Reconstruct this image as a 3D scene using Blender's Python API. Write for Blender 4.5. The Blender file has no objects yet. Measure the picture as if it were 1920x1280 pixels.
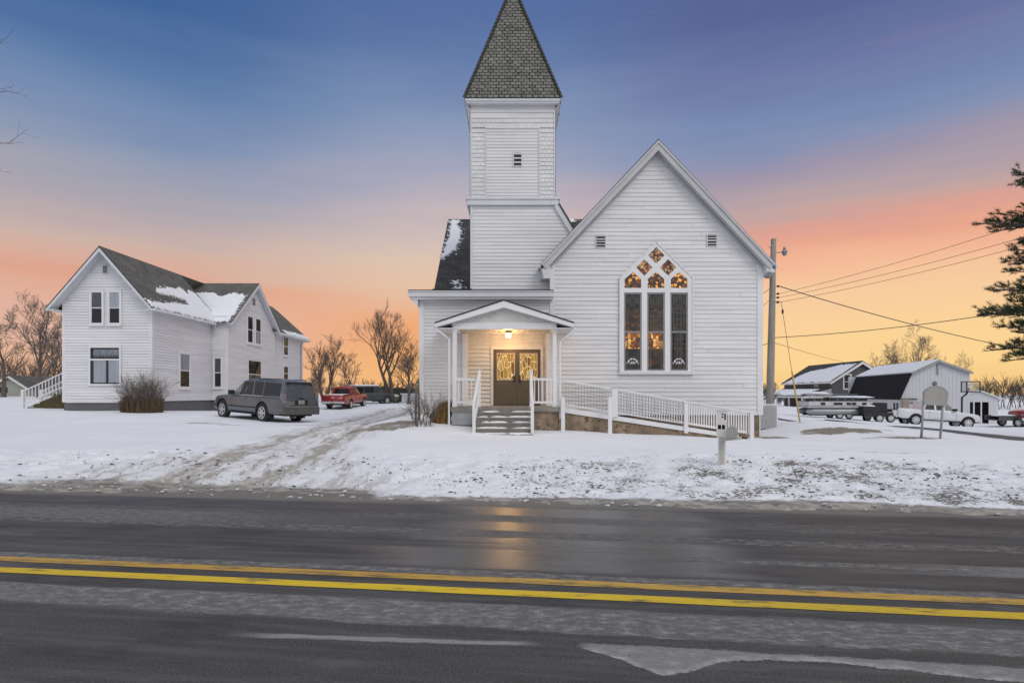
import bpy, math, random
import numpy as np
from mathutils import Vector, noise
from mathutils.geometry import tessellate_polygon
sc = bpy.context.scene
COL = sc.collection
F = 1150.0; HZ = 738.0; CAMZ = 1.6
rnd = random.Random(7)

def P(px, py, Y):
    return Vector(((px-960)/F*Y, Y, CAMZ+(HZ-py)/F*Y))
def S(r, g, b):
    def c(v):
        v /= 255.0
        return v/12.92 if v <= .04045 else ((v+.055)/1.055)**2.4
    return (c(r), c(g), c(b))

# ------------------------------------------------------------------ mesh helpers
class MB:
    def __init__(s):
        s.v = []; s.f = []; s.uv = {}
    def add(s, pts, faces):
        b = len(s.v); s.v.extend(tuple(p) for p in pts)
        for f in faces: s.f.append(tuple(b+i for i in f))
    def face(s, pts, uv=None):
        b = len(s.v); s.v.extend(tuple(p) for p in pts)
        if uv: s.uv[len(s.f)] = uv
        s.f.append(tuple(range(b, b+len(pts))))
    def hexa(s, q):
        s.add(q, [(0,3,2,1),(4,5,6,7),(0,1,5,4),(1,2,6,5),(2,3,7,6),(3,0,4,7)])
    def box(s, x0, x1, y0, y1, z0, z1):
        s.hexa([(x0,y0,z0),(x1,y0,z0),(x1,y1,z0),(x0,y1,z0),(x0,y0,z1),(x1,y0,z1),(x1,y1,z1),(x0,y1,z1)])
    def prism(s, pts, vec):
        n = len(pts); vec = Vector(vec)
        a = [Vector(p) for p in pts]; b = [p+vec for p in a]
        fs = [tuple(range(n-1,-1,-1)), tuple(range(n,2*n))]
        for i in range(n):
            j = (i+1) % n; fs.append((i, j, n+j, n+i))
        s.add(a+b, fs)
    def bar(s, p0, p1, w, h, up=(0,0,1)):
        p0 = Vector(p0); p1 = Vector(p1); d = (p1-p0).normalized()
        up = Vector(up)
        if abs(d.dot(up)) > .99: up = Vector((0,1,0))
        a = d.cross(up).normalized()*w/2; b = a.cross(d).normalized()*h/2
        s.hexa([p0-a-b, p0+a-b, p0+a+b, p0-a+b, p1-a-b, p1+a-b, p1+a+b, p1-a+b])
    def path(s, pts, rs, n=6, cap=True):
        pts = [Vector(p) for p in pts]
        if not hasattr(rs, '__len__'): rs = [rs]*len(pts)
        b0 = len(s.v); prev = None
        for i, p in enumerate(pts):
            d = (pts[min(i+1, len(pts)-1)]-pts[max(i-1, 0)])
            d = d.normalized() if d.length > 1e-9 else Vector((0,0,1))
            if prev is None:
                t = Vector((1,0,0)) if abs(d.x) < .8 else Vector((0,1,0))
                a = d.cross(t).normalized()
            else:
                a = (prev-d*prev.dot(d))
                a = a.normalized() if a.length > 1e-6 else d.orthogonal().normalized()
            prev = a; c = d.cross(a)
            for k in range(n):
                t = 2*math.pi*k/n
                s.v.append(tuple(p+(a*math.cos(t)+c*math.sin(t))*rs[i]))
        for i in range(len(pts)-1):
            for k in range(n):
                q = b0+i*n; k2 = (k+1) % n
                s.f.append((q+k, q+k2, q+n+k2, q+n+k))
        if cap:
            s.f.append(tuple(b0+k for k in range(n-1,-1,-1)))
            q = b0+(len(pts)-1)*n
            s.f.append(tuple(q+k for k in range(n)))
    def lathe(s, prof, o=(0,0,0), ax='z', n=16):
        o = Vector(o); b0 = len(s.v)
        for r, h in prof:
            for k in range(n):
                t = 2*math.pi*k/n; c, d = r*math.cos(t), r*math.sin(t)
                p = (c,d,h) if ax == 'z' else ((c,h,d) if ax == 'y' else (h,c,d))
                s.v.append(tuple(o+Vector(p)))
        for i in range(len(prof)-1):
            for k in range(n):
                q = b0+i*n; k2 = (k+1) % n
                s.f.append((q+k, q+k2, q+n+k2, q+n+k))
        s.f.append(tuple(b0+k for k in range(n-1,-1,-1)))
        q = b0+(len(prof)-1)*n
        s.f.append(tuple(q+k for k in range(n)))
    def blob(s, c, r, seed=0, n=8, m=5, rough=.25):
        c = Vector(c); b0 = len(s.v)
        if not hasattr(r, '__len__'): r = (r,r,r)
        for i in range(m+1):
            ph = math.pi*i/m
            for k in range(n):
                t = 2*math.pi*k/n
                d = Vector((math.sin(ph)*math.cos(t), math.sin(ph)*math.sin(t), math.cos(ph)))
                q = 1+rough*noise.noise(d*1.7+Vector((seed*3.1, seed*1.7, seed)))
                s.v.append((c.x+d.x*r[0]*q, c.y+d.y*r[1]*q, c.z+d.z*r[2]*q))
        for i in range(m):
            for k in range(n):
                q = b0+i*n; k2 = (k+1) % n
                s.f.append((q+k, q+n+k, q+n+k2, q+k2))
    def loft(s, secs, closed=True):
        n = len(secs[0]); b0 = len(s.v)
        for sec in secs: s.v.extend(tuple(p) for p in sec)
        for i in range(len(secs)-1):
            for k in range(n if closed else n-1):
                q = b0+i*n; k2 = (k+1) % n
                s.f.append((q+k, q+k2, q+n+k2, q+n+k))
        s.f.append(tuple(b0+k for k in range(n-1,-1,-1)))
        q = b0+(len(secs)-1)*n
        s.f.append(tuple(q+k for k in range(n)))

class PL:
    """a wall or roof plane: point(a, b, d) = o + a*u + b*v + d*n"""
    def __init__(s, o, u, v, n):
        s.o, s.u, s.v, s.n = Vector(o), Vector(u).normalized(), Vector(v).normalized(), Vector(n).normalized()
    def p(s, a, b, d=0): return s.o+s.u*a+s.v*b+s.n*d
def pbox(mb, pl, a0, a1, b0, b1, d0, d1):
    mb.hexa([pl.p(a0,b0,d1), pl.p(a1,b0,d1), pl.p(a1,b0,d0), pl.p(a0,b0,d0), pl.p(a0,b1,d1), pl.p(a1,b1,d1), pl.p(a1,b1,d0), pl.p(a0,b1,d0)])
def plate(mb, pl, outer, holes, d0, d1):
    loops = [outer]+list(holes)
    flat = [q for l in loops for q in l]
    tris = tessellate_polygon([[Vector((a,b,0)) for a,b in l] for l in loops])
    for d, flip in ((d1, 0), (d0, 1)):
        mb.add([pl.p(a,b,d) for a,b in flat], [t[::-1] if flip else t for t in tris])
    for l in loops:
        n = len(l)
        for i in range(n):
            j = (i+1) % n
            mb.face([pl.p(*l[i],d0), pl.p(*l[j],d0), pl.p(*l[j],d1), pl.p(*l[i],d1)])
def clipband(poly, b0, b1):
    def half(pts, f):
        out = []
        for i in range(len(pts)):
            p, q = pts[i], pts[(i+1) % len(pts)]; fp, fq = f(p), f(q)
            if fp >= 0: out.append(p)
            if fp*fq < 0:
                t = fp/(fp-fq); out.append((p[0]+(q[0]-p[0])*t, p[1]+(q[1]-p[1])*t))
        return out
    r = half(poly, lambda p: p[1]-b0)
    return half(r, lambda p: b1-p[1]) if len(r) > 2 else []
def siding(mb, pl, poly, course, dB=.026, dT=.004, seed=0):
    zs = [b for a,b in poly]; z = min(zs); top = max(zs); sw = lambda q: [(b,a) for a,b in q]
    rr = random.Random(seed)
    while z < top-1e-4:
        z1 = min(z+course, top)
        row = clipband(poly, z, z1)
        if len(row) > 2:
            a0, a1 = min(a for a,b in row), max(a for a,b in row); cuts = [a0]
            x = a0+rr.uniform(.6, 4.2)
            while x < a1-.5: cuts.append(x); x += rr.uniform(2.4, 4.6)
            cuts.append(a1)
            for xa, xb in zip(cuts, cuts[1:]):
                c = sw(clipband(sw(row), xa+(.0016 if xa > a0 else 0), xb-(.0016 if xb < a1 else 0))) if len(cuts) > 2 else row
                if len(c) < 3: continue
                j = rr.uniform(-.0035, .0035); k = rr.uniform(-.001, .001)
                f = lambda a, b: dB+j+k*(a-xa)+(dT-dB-j)*(b-z)/course
                mb.face([pl.p(a, b, f(a,b)) for a,b in c], [(a,b) for a,b in c])
                bot = [a for a,b in c if abs(b-z) < 1e-5]
                if len(bot) >= 2:
                    p, q = min(bot), max(bot)
                    mb.face([pl.p(p,z,-.004), pl.p(q,z,-.004), pl.p(q,z,f(q,z)), pl.p(p,z,f(p,z))], [(p,z),(q,z),(q,z),(p,z)])
        z = z1
def slab(mb, pts, th):
    """roof slab: pts eave0, eave1, ridge1, ridge0; thickness downwards along the normal; uv in metres"""
    p = [Vector(q) for q in pts]; u = (p[1]-p[0]).normalized(); n = u.cross(p[3]-p[0]).normalized()
    if n.z < 0: n = -n
    v = n.cross(u)
    uv = [((q-p[0]).dot(u), abs((q-p[0]).dot(v))) for q in p]
    lo = [q-n*th for q in p]
    mb.face(p, uv)
    mb.face(lo[::-1], uv[::-1])
    for i in range(4):
        j = (i+1) % 4
        mb.face([p[i], p[j], lo[j], lo[i]], [(0,0),(1,0),(1,.02),(0,.02)])
def roofplane(pts):
    p = [Vector(q) for q in pts]; u = (p[1]-p[0]).normalized(); n = u.cross(p[3]-p[0]).normalized()
    if n.z < 0: n = -n
    v = n.cross(u)
    if v.z < 0: v = -v
    return PL(p[0], u, v, n)
def ragged(poly, step=.25, amp=.09, seed=0):
    step *= .55
    out = []; rr = random.Random(seed)
    for i in range(len(poly)):
        a, b = Vector(poly[i]), Vector(poly[(i+1) % len(poly)])
        n = max(1, int((b-a).length/step))
        for k in range(n):
            q = a+(b-a)*k/n
            out.append((q.x+rr.uniform(-amp, amp), q.y+rr.uniform(-amp, amp)))
    return out

def crumbs(mb, pl, poly, n=3, r=.07, seed=0, d=.01):
    '''small melted-off bits around a snow patch'''
    rr = random.Random(seed)
    for a, b in poly:
        for _ in range(n):
            s = r*rr.uniform(.25, 1); c = pl.p(a+rr.gauss(0, r*1.6), b+rr.gauss(0, r*1.3), d*.4)
            mb.blob(c, (s*1.3, s*1.1, s*.55), rr.randrange(999), 6, 4, .6)
def snowpatch(mb, pl, poly, holes, d0, d1):
    c = Vector((sum(a for a,b in poly)/len(poly), sum(b for a,b in poly)/len(poly)))
    n = len(poly); inner = []
    for i in range(n):   # a thin melted margin and a thicker middle
        p, q, r = Vector(poly[i-1]), Vector(poly[i]), Vector(poly[(i+1) % n])
        t = (r-p); nn = Vector((-t.y, t.x)); nn = nn.normalized() if nn.length > 1e-6 else Vector((0,0))
        inner.append(q+nn*.05)
    area = sum(poly[i][0]*poly[(i+1) % n][1]-poly[(i+1) % n][0]*poly[i][1] for i in range(n))
    if area < 0: inner = [Vector(poly[i])*2-inner[i] for i in range(n)]
    b0 = len(mb.v); tris = tessellate_polygon([[Vector((v.x,v.y,0)) for v in inner]])
    mb.add([pl.p(a,b,d0) for a,b in poly]+[pl.p(v.x,v.y,d1) for v in inner], [tuple(n+k for k in t) for t in tris]+[(i,(i+1) % n,n+(i+1) % n,n+i) for i in range(n)])
    crumbs(mb, pl, poly, 2, .06, n)
# ------------------------------------------------------------------ object helpers
OFF = {}
def thing(name, label, cat, loc=(0,0,0), rot=0, group=None, world=False):
    o = bpy.data.objects.new(name, None); COL.objects.link(o)
    o.empty_display_size = .2
    o.location = loc; o.rotation_euler = (0,0,rot)
    if world: OFF[o.name] = Vector(loc)
    tag(o, label, cat, group)
    return o
def tag(o, label=None, cat=None, group=None, kind=None):
    if label: o['label'] = label
    if cat: o['category'] = cat
    if group: o['group'] = group
    if kind: o['kind'] = kind
    return o
def part(name, mb, m, parent=None, smooth=False, label=None):
    me = bpy.data.meshes.new(name)
    off = None
    if parent is not None:
        r = parent
        while r.parent is not None: r = r.parent
        off = OFF.get(r.name)
    vs = np.array(mb.v, dtype=float)
    if off is not None: vs = vs-np.array(off)
    me.from_pydata(vs.tolist(), [], mb.f)
    if mb.uv:
        ul = me.uv_layers.new(name='UVMap')
        for fi, uv in mb.uv.items():
            for li, q in zip(me.polygons[fi].loop_indices, uv): ul.data[li].uv = q
    if m: me.materials.append(m)
    if smooth: me.polygons.foreach_set('use_smooth', [True]*len(me.polygons))
    me.update()
    o = bpy.data.objects.new(name, me); COL.objects.link(o)
    if parent is not None: o.parent = parent
    if label: o['label'] = label
    return o
def split(name, mb, m, parent=None, smooth=False):
    '''one part for each loose piece of the mesh'''
    n = len(mb.v); up = list(range(n))
    def find(i):
        while up[i] != i: up[i] = up[up[i]]; i = up[i]
        return i
    for f in mb.f:
        a = find(f[0])
        for i in f[1:]: up[find(i)] = a
    groups = {}
    for k, f in enumerate(mb.f): groups.setdefault(find(f[0]), []).append(f)
    for fs in groups.values():
        used = sorted({i for f in fs for i in f}); ix = {i:k for k, i in enumerate(used)}
        q = MB(); q.v = [mb.v[i] for i in used]; q.f = [tuple(ix[i] for i in f) for f in fs]; part(name, q, m, parent, smooth)
def solo(name, mb, m, label, cat, group=None, smooth=False, kind=None):
    """a thing that is one mesh; its origin is put at its base"""
    vs = np.array(mb.v, dtype=float); lo = vs.min(0); hi = vs.max(0)
    c = np.array([(lo[0]+hi[0])/2, (lo[1]+hi[1])/2, lo[2]])
    mb.v = [tuple(q) for q in vs-c]
    o = part(name, mb, m, None, smooth); o.location = c
    return tag(o, label, cat, group, kind)
def dup(root, loc, rot, label=None, scale=None):
    r = root.copy(); COL.objects.link(r); r.location = loc; r.rotation_euler = (0,0,rot)
    if scale: r.scale = scale
    if label: r['label'] = label
    for ch in list(root.children):
        c = ch.copy(); COL.objects.link(c); c.parent = r
        for g in ch.children:
            d = g.copy(); COL.objects.link(d); d.parent = c
    return r

# ------------------------------------------------------------------ materials
class NT:
    def __init__(s, nt): s.nt = nt; nt.nodes.clear()
    def n(s, typ, ins=None, **props):
        nd = s.nt.nodes.new('ShaderNode'+typ)
        for k, v in props.items(): setattr(nd, k, v)
        for k, v in (ins or {}).items():
            i = nd.inputs[k]
            if isinstance(v, bpy.types.NodeSocket): s.nt.links.new(v, i)
            elif isinstance(v, bpy.types.Node): s.nt.links.new(v.outputs[0], i)
            else:
                if i.type == 'RGBA' and len(v) == 3: v = (*v, 1)
                i.default_value = v
        return nd
    def math(s, op, a, b=0, c=0, clamp=False):
        nd = s.n('Math', {0:a, 1:b, 2:c}, operation=op); nd.use_clamp = clamp
        return nd.outputs[0]
    def noise(s, co, scale, detail=4, rough=.55, **k):
        nd = s.n('TexNoise', {'Vector':co, 'Scale':scale, 'Detail':detail, 'Roughness':rough}, **k)
        return nd.outputs[0]
    def step(s, x, lo, hi):
        return s.n('MapRange', {'Value':x, 'From Min':lo, 'From Max':hi}, interpolation_type='SMOOTHSTEP').outputs[0]
    def mix(s, f, a, b, blend='MIX'):
        nd = s.nt.nodes.new('ShaderNodeMix'); nd.data_type = 'RGBA'; nd.blend_type = blend
        for idx, v in ((0,f),(6,a),(7,b)):
            i = nd.inputs[idx]
            if isinstance(v, bpy.types.NodeSocket): s.nt.links.new(v, i)
            else: i.default_value = v if not hasattr(v, '__len__') else ((*v,1) if len(v) == 3 else v)
        return nd.outputs[2]
    def ramp(s, x, stops, interp='LINEAR'):
        nd = s.n('ValToRGB', {0:x}); cr = nd.color_ramp; cr.interpolation = interp
        while len(cr.elements) < len(stops): cr.elements.new(.5)
        for e, (p, c) in zip(cr.elements, stops): e.position = p; e.color = (*c, 1)
        return nd.outputs[0]
def newmat(name):
    m = bpy.data.materials.new(name); m.use_nodes = True
    t = NT(m.node_tree)
    out = t.n('OutputMaterial'); b = t.n('BsdfPrincipled')
    t.nt.links.new(b.outputs[0], out.inputs[0])
    def st(k, v):
        if isinstance(v, bpy.types.NodeSocket): t.nt.links.new(v, b.inputs[k])
        else: b.inputs[k].default_value = (*v,1) if hasattr(v, '__len__') and len(v) == 3 else v
    return m, t, b, st
def M(name, col, rough=.6, var=.12, scale=2.5, bump=0, bscale=40, metal=0, spec=.4, stain=None, stretch=(1,1,1), coat=0, island=0):
    m, t, b, st = newmat(name)
    co = t.n('TexCoord').outputs['Object']
    co = t.n('Mapping', {'Vector':co, 'Scale':stretch}).outputs[0]
    n1 = t.noise(co, scale, 6, .62)
    k = t.n('MapRange', {'Value':n1, 'From Min':.3, 'From Max':.7, 'To Min':1-var, 'To Max':1+var*.6}).outputs[0]
    c = t.mix(1.0, col, t.n('CombineColor', {0:k,1:k,2:k}).outputs[0], 'MULTIPLY')
    if island:
        ri = t.n('NewGeometry').outputs['Random Per Island']
        k2 = t.n('MapRange', {'Value':ri, 'To Min':1-island, 'To Max':1+island*.4}).outputs[0]
        c = t.mix(1.0, c, t.n('CombineColor', {0:k2,1:k2,2:k2}).outputs[0], 'MULTIPLY')
    if stain:
        n2 = t.noise(co, scale*2.3, 7, .7)
        c = t.mix(t.step(n2, stain[1], stain[1]+.12), c, stain[0])
    st('Base Color', c)
    st('Roughness', t.n('MapRange', {'Value':n1, 'From Min':.3, 'From Max':.7, 'To Min':max(.02,rough-.08), 'To Max':min(1,rough+.08)}).outputs[0])
    st('Metallic', metal); st('Specular IOR Level', spec); st('Coat Weight', coat); st('Coat Roughness', .1)
    if bump:
        st('Normal', t.n('Bump', {'Strength':bump, 'Distance':.02, 'Height':t.noise(co, bscale, 3)}).outputs[0])
    return m
def shingles(name, c1, c2, gap, w=.3, h=.14, offset=.5):
    m, t, b, st = newmat(name)
    co = t.n('TexCoord').outputs['UV']
    br = t.n('TexBrick', {'Vector':co, 'Color1':c1, 'Color2':c2, 'Mortar':gap, 'Scale':1, 'Mortar Size':.012, 'Mortar Smooth':.4, 'Brick Width':w, 'Row Height':h}, offset=offset)
    oc = t.n('TexCoord').outputs['Object']
    n = t.noise(oc, 1.3, 6, .65)
    k = t.n('MapRange', {'Value':n, 'From Min':.3, 'From Max':.7, 'To Min':.75, 'To Max':1.2}).outputs[0]
    st('Base Color', t.mix(1.0, br.outputs[0], t.n('CombineColor', {0:k,1:k,2:k}).outputs[0], 'MULTIPLY'))
    st('Roughness', .9); st('Specular IOR Level', .2)
    st('Normal', t.n('Bump', {'Strength':.6, 'Distance':.02, 'Height':t.math('SUBTRACT', t.math('MULTIPLY', t.noise(oc, 60, 2), .4), br.outputs[1])}).outputs[0])
    return m
def glassmat(name, tint=(.8,.82,.85), refl=.02, rough=.03):
    m = bpy.data.materials.new(name); m.use_nodes = True; t = NT(m.node_tree)
    out = t.n('OutputMaterial')
    co = t.n('TexCoord').outputs['Object']
    nrm = t.n('Bump', {'Strength':.05, 'Distance':.05, 'Height':t.noise(co, 2.2, 2)}).outputs[0]
    fr = t.n('Fresnel', {'IOR':1.16, 'Normal':nrm}).outputs[0]
    f = t.math('ADD', fr, refl, clamp=True)
    mx = t.n('MixShader', {0:f, 1:t.n('BsdfTransparent', {'Color':tint}).outputs[0], 2:t.n('BsdfGlossy', {'Color':(.9,.92,.95), 'Roughness':rough, 'Normal':nrm}).outputs[0]})
    t.nt.links.new(mx.outputs[0], out.inputs[0])
    return m
def stained(name, stops, scale, emit, edge=.06, stretch=(1,1,1), lead=(.012,.012,.012), seed=0):
    m, t, b, st = newmat(name)
    co = t.n('Mapping', {'Vector':t.n('TexCoord').outputs['Object'], 'Scale':stretch, 'Location':(seed*3.3, seed, seed*1.9)}).outputs[0]
    v1 = t.n('TexVoronoi', {'Vector':co, 'Scale':scale}, feature='F1')
    v2 = t.n('TexVoronoi', {'Vector':co, 'Scale':scale}, feature='DISTANCE_TO_EDGE')
    k = t.n('SeparateColor', {0:v1.outputs['Color']}).outputs[0]
    c = t.ramp(k, stops, 'CONSTANT')
    n = t.n('MapRange', {'Value':t.noise(co, scale*2.5, 3), 'From Min':.25, 'From Max':.75, 'To Min':.45, 'To Max':1.25}).outputs[0]
    c = t.mix(1.0, c, t.n('CombineColor', {0:n,1:n,2:n}).outputs[0], 'MULTIPLY')
    c = t.mix(t.step(v2.outputs['Distance'], edge*.5, edge), lead, c)
    st('Base Color', t.mix(.75, c, (0,0,0))); st('Roughness', .25)
    st('Emission Color', c); st('Emission Strength', emit)
    return m

WHITE = M('white_paint', (.72,.72,.73), .55, .07, 1.2, stain=((.55,.54,.52), .72))
SIDING = M('white_siding', (.70,.70,.71), .6, .12, .9, bump=.12, bscale=6, stain=((.55,.53,.50), .66), stretch=(.45,.45,5), island=.05)
SIDING2 = M('house_siding', (.73,.73,.745), .55, .10, .8, stain=((.6,.59,.57), .68), stretch=(.4,.4,5), island=.05)
TRIM = M('white_trim', (.62,.63,.66), .5, .08, 1.5, stain=((.45,.45,.45), .73))
CREAM = M('worn_white', (.66,.65,.62), .65, .12, 3, stain=((.42,.38,.33), .68))
SNOWR = M('roof_snow', (.82,.84,.88), .75, .05, 3, bump=.3, bscale=9)
STONE = M('stuccoed_stone', (.27,.20,.14), .9, .55, 2.2, bump=1, bscale=7, stain=((.11,.085,.06), .52))
CONC = M('concrete', (.25,.235,.215), .85, .25, 3, bump=.4, bscale=30, stain=((.12,.11,.1), .6))
BLOCK = M('grey_block_foundation', (.13,.13,.135), .85, .15, 2, bump=.3)
DOORM = M('brown_door', (.105,.085,.06), .4, .1, 4)
DARK = M('dark_metal', (.02,.02,.022), .5, .2, 5)
ROOM = M('dark_interior', (.03,.03,.032), .8, .3, 1.5)
CURT = M('curtain_cloth', (.6,.62,.66), .9, .25, 1.2, stretch=(14,14,.5))
CURT2 = M('grey_curtain_cloth', (.16,.16,.165), .9, .35, 1.5, stretch=(10,10,.6))
GLASS = glassmat('window_glass')
METAL = M('galvanised_metal', (.32,.33,.34), .45, .15, 4, metal=.6)
GREYSH = shingles('grey_shingles', (.17,.165,.152), (.13,.127,.118), (.06,.06,.058))
DARKSH = shingles('dark_shingles', (.095,.093,.092), (.06,.06,.062), (.02,.02,.021), w=.35, h=.17)
BARK = M('bark', (.12,.10,.085), .95, .35, 6, bump=.6, bscale=25)
TWIG = M('twig_bark', (.145,.122,.106), .95, .3, 4)
WOOD = M('weathered_wood', (.17,.14,.11), .85, .3, 3, bump=.4, stretch=(6,6,1))
# ------------------------------------------------------------------ camera, light, sky
cam = bpy.data.cameras.new('camera'); co = bpy.data.objects.new('camera', cam); COL.objects.link(co)
co.location = (0,0,CAMZ); co.rotation_euler = (math.pi/2,0,0)
cam.sensor_width = 36; cam.lens = F/1920*36; cam.shift_y = 98/1920; cam.clip_end = 3000; cam.clip_start = .05
sc.camera = co
sc.render.engine = 'CYCLES'
sc.view_settings.view_transform = 'Standard'; sc.view_settings.look = 'None'
sc.view_settings.exposure = 0; sc.view_settings.gamma = 1
SUN_EL, SUN_AZ = math.radians(38), math.radians(148)
sl = bpy.data.lights.new('sun', 'SUN'); sl.energy = .6; sl.angle = math.radians(25); sl.color = (1,.97,.93)
so = bpy.data.objects.new('sun', sl); COL.objects.link(so)
sd = Vector((math.sin(SUN_AZ)*math.cos(SUN_EL), math.cos(SUN_AZ)*math.cos(SUN_EL), math.sin(SUN_EL)))
so.location = sd*60; so.rotation_euler = sd.to_track_quat('Z','Y').to_euler()

def build_world():
    w = bpy.data.worlds.new('World'); sc.world = w; w.use_nodes = True
    t = NT(w.node_tree)
    d = t.n('TexCoord').outputs['Generated']
    xyz = t.n('SeparateXYZ', {0:d}); x, y, z = xyz.outputs
    hl = t.math('SQRT', t.math('ADD', t.math('MULTIPLY', x, x), t.math('MULTIPLY', y, y)))
    az = t.math('DIVIDE', x, t.math('MAXIMUM', hl, .001))
    # long flat cloud streaks: the direction stretched along the horizon
    cv = t.n('CombineXYZ', {0:t.math('MULTIPLY', az, 1.6), 1:t.math('MULTIPLY', y, .8), 2:t.math('MULTIPLY', z, 9.0)}).outputs[0]
    c1 = t.noise(cv, 1.5, 6, .55, normalize=True)
    c2 = t.noise(t.n('Mapping', {'Vector':cv, 'Location':(4,2,7), 'Scale':(1,1,1.6)}).outputs[0], 2.3, 7, .6)
    el = t.math('ADD', z, t.math('MULTIPLY', t.math('SUBTRACT', c1, .5), .075))
    el = t.math('ADD', el, t.math('MULTIPLY', t.math('SUBTRACT', c2, .5), .03))
    L = [(0.0,S(232, 182, 146)),(0.028,S(231, 181, 147)),(0.087,S(226, 182, 162)),(0.123,S(225, 177, 156)),(0.152,S(223, 164, 141)),(0.173,S(216, 174, 157)),(0.2,S(205, 179, 168)),(0.229,S(190, 172, 173)),(0.255,S(174, 167, 175)),(0.3,S(148, 157, 180)),(0.345,S(124, 144, 179)),(0.41,S(94, 125, 169)),(0.479,S(68, 103, 154)),(0.7,S(58, 90, 146))]
    Mi = [(0.0,S(247, 192, 125)),(0.032,S(246, 186, 120)),(0.074,S(244, 174, 114)),(0.115,S(240, 172, 124)),(0.148,S(234, 184, 150)),(0.18,S(229, 194, 166)),(0.212,S(222, 196, 176)),(0.24,S(212, 191, 182)),(0.295,S(192, 179, 186)),(0.345,S(164, 167, 188)),(0.412,S(133, 151, 184)),(0.472,S(104, 127, 171)),(0.527,S(88, 112, 162)),(0.7,S(76, 102, 154))]
    R = [(0.0,S(246, 202, 134)),(0.044,S(252, 213, 147)),(0.09,S(251, 211, 153)),(0.149,S(247, 203, 160)),(0.182,S(244, 186, 152)),(0.214,S(233, 167, 142)),(0.238,S(219, 162, 148)),(0.262,S(193, 165, 162)),(0.285,S(178, 160, 168)),(0.318,S(158, 150, 171)),(0.352,S(133, 145, 179)),(0.378,S(120, 139, 178)),(0.43,S(110, 122, 165)),(0.489,S(90, 103, 151)),(0.7,S(76, 94, 146))]
    cl, cm, cr = t.ramp(el, L), t.ramp(el, Mi), t.ramp(el, R)
    front = t.mix(t.step(az, -.5, -.12), cl, cm)
    front = t.mix(t.step(az, .0, .36), front, cr)
    wisp = t.math('MULTIPLY', t.step(c2, .56, .72), t.math('MULTIPLY', t.step(z, .36, .46), t.step(az, -.25, .2)))
    front = t.mix(t.math('MULTIPLY', wisp, .14), front, S(176,138,172))
    # overcast and brighter overhead and behind the camera
    up = t.ramp(t.math('ADD', z, t.math('MULTIPLY', t.math('SUBTRACT', c2, .5), .3)), [(0,(.50,.50,.505)),(.3,(.58,.583,.60)),(1,(.635,.64,.67))])
    nishita = t.n('TexSky', sky_type='NISHITA', sun_disc=False, sun_elevation=SUN_EL, sun_rotation=SUN_AZ, air_density=1.0, dust_density=2.0)
    up = t.mix(1.0, up, t.mix(1.0, nishita.outputs[0], (.035,.035,.035), 'MULTIPLY'), 'ADD')
    k = t.math('MAXIMUM', t.step(t.math('MULTIPLY', y, -1), -.35, .25), t.step(z, .58, .85))
    c = t.mix(k, front, up)
    low = t.step(z, -.02, -.1)
    c = t.mix(low, c, (.4,.4,.42))
    bg = t.n('Background', {'Color':c, 'Strength':1.0}); out = t.n('OutputWorld')
    t.nt.links.new(bg.outputs[0], out.inputs[0])
build_world()

# ------------------------------------------------------------------ terrain
TH = math.radians(8.0); CT, ST = math.cos(TH), math.sin(TH)
def V_of(x, y): return x*ST+y*CT
def U_of(x, y): return x*CT-y*ST
EDGE = 8.75
ctrl = [(960,830,16),(945,812,19.6),(880,808,19.8),(1410,822,21),(1428,820,22.4),(1430,835,16),(1730,822,20.5),(1400,852,12.6),(1900,860,13),
 (120,770,33),(285,770,33),(400,769.5,39.6),(488,790,28.2),(415,782,30),(572,790,29.3),(640,774,43),(700,767,46),(740,753,60),(770,759,52),
 (20,743,65),(42,768,33),(250,800,23),(20,800,23),(600,830,17),(650,800,23),(793,778,22.4),(1500,792,26),(1440,804,26),
 (1560,784,50),(1790,800,49),(1500,771,62),(1860,796,55),(1900,797,49),(1600,797,31),(1920,826,23),(1440,760,70),(1880,768,120),(700,747,120),(200,742,120),(1200,752,120),(1000,765,45),
 (0,740,300),(960,742,300),(1920,748,300),(300,850,13.6),(900,870,12.5)]
cp = []
for px, py, Y in ctrl:
    p = P(px, py, Y); cp.append((p.x, p.y, p.z))
for u in range(-60, 61, 6):
    for v, z in ((9.4,.045),(10.4,.10),(0.2,.02),(-6,.15),(-40,.2)):
        cp.append((u*CT+v*ST, -u*ST+v*CT, z))
cp = np.array(cp)
def _ker(a, b):
    d = np.sqrt(((a[:,None,:2]-b[None,:,:2])**2).sum(2)+1.5**2)
    return d
_A = _ker(cp, cp)+np.eye(len(cp))*.02
_n = len(cp); _B = np.zeros((_n+1,_n+1)); _B[:_n,:_n] = _A; _B[:_n,_n] = 1; _B[_n,:_n] = 1
_w = np.linalg.solve(_B, np.append(cp[:,2], 0))
def base_h(pts):
    pts = np.asarray(pts, float); out = np.empty(len(pts))
    for i in range(0, len(pts), 20000):
        out[i:i+20000] = _ker(pts[i:i+20000], cp) @ _w[:-1]+_w[-1]
    return out
def G(x, y): return float(base_h([(x, y, 0)])[0])
def GP(x, y, dz=0): return Vector((x, y, G(x, y)+dz))
def hit(px, py):
    """where the view ray of a photo pixel meets the ground"""
    Ys = np.geomspace(3, 400, 500)
    z = base_h(np.stack([(px-960)/F*Ys, Ys], 1)); ray = CAMZ+(HZ-py)/F*Ys
    i = int(np.argmax(ray <= z)) or len(Ys)-1
    a, b = (ray-z)[i-1], (ray-z)[i]
    Y = Ys[i-1]+(Ys[i]-Ys[i-1])*(a/(a-b) if a != b else 0)
    return Vector(((px-960)/F*Y, Y, float(base_h([((px-960)/F*Y, Y)])[0])))

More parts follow.
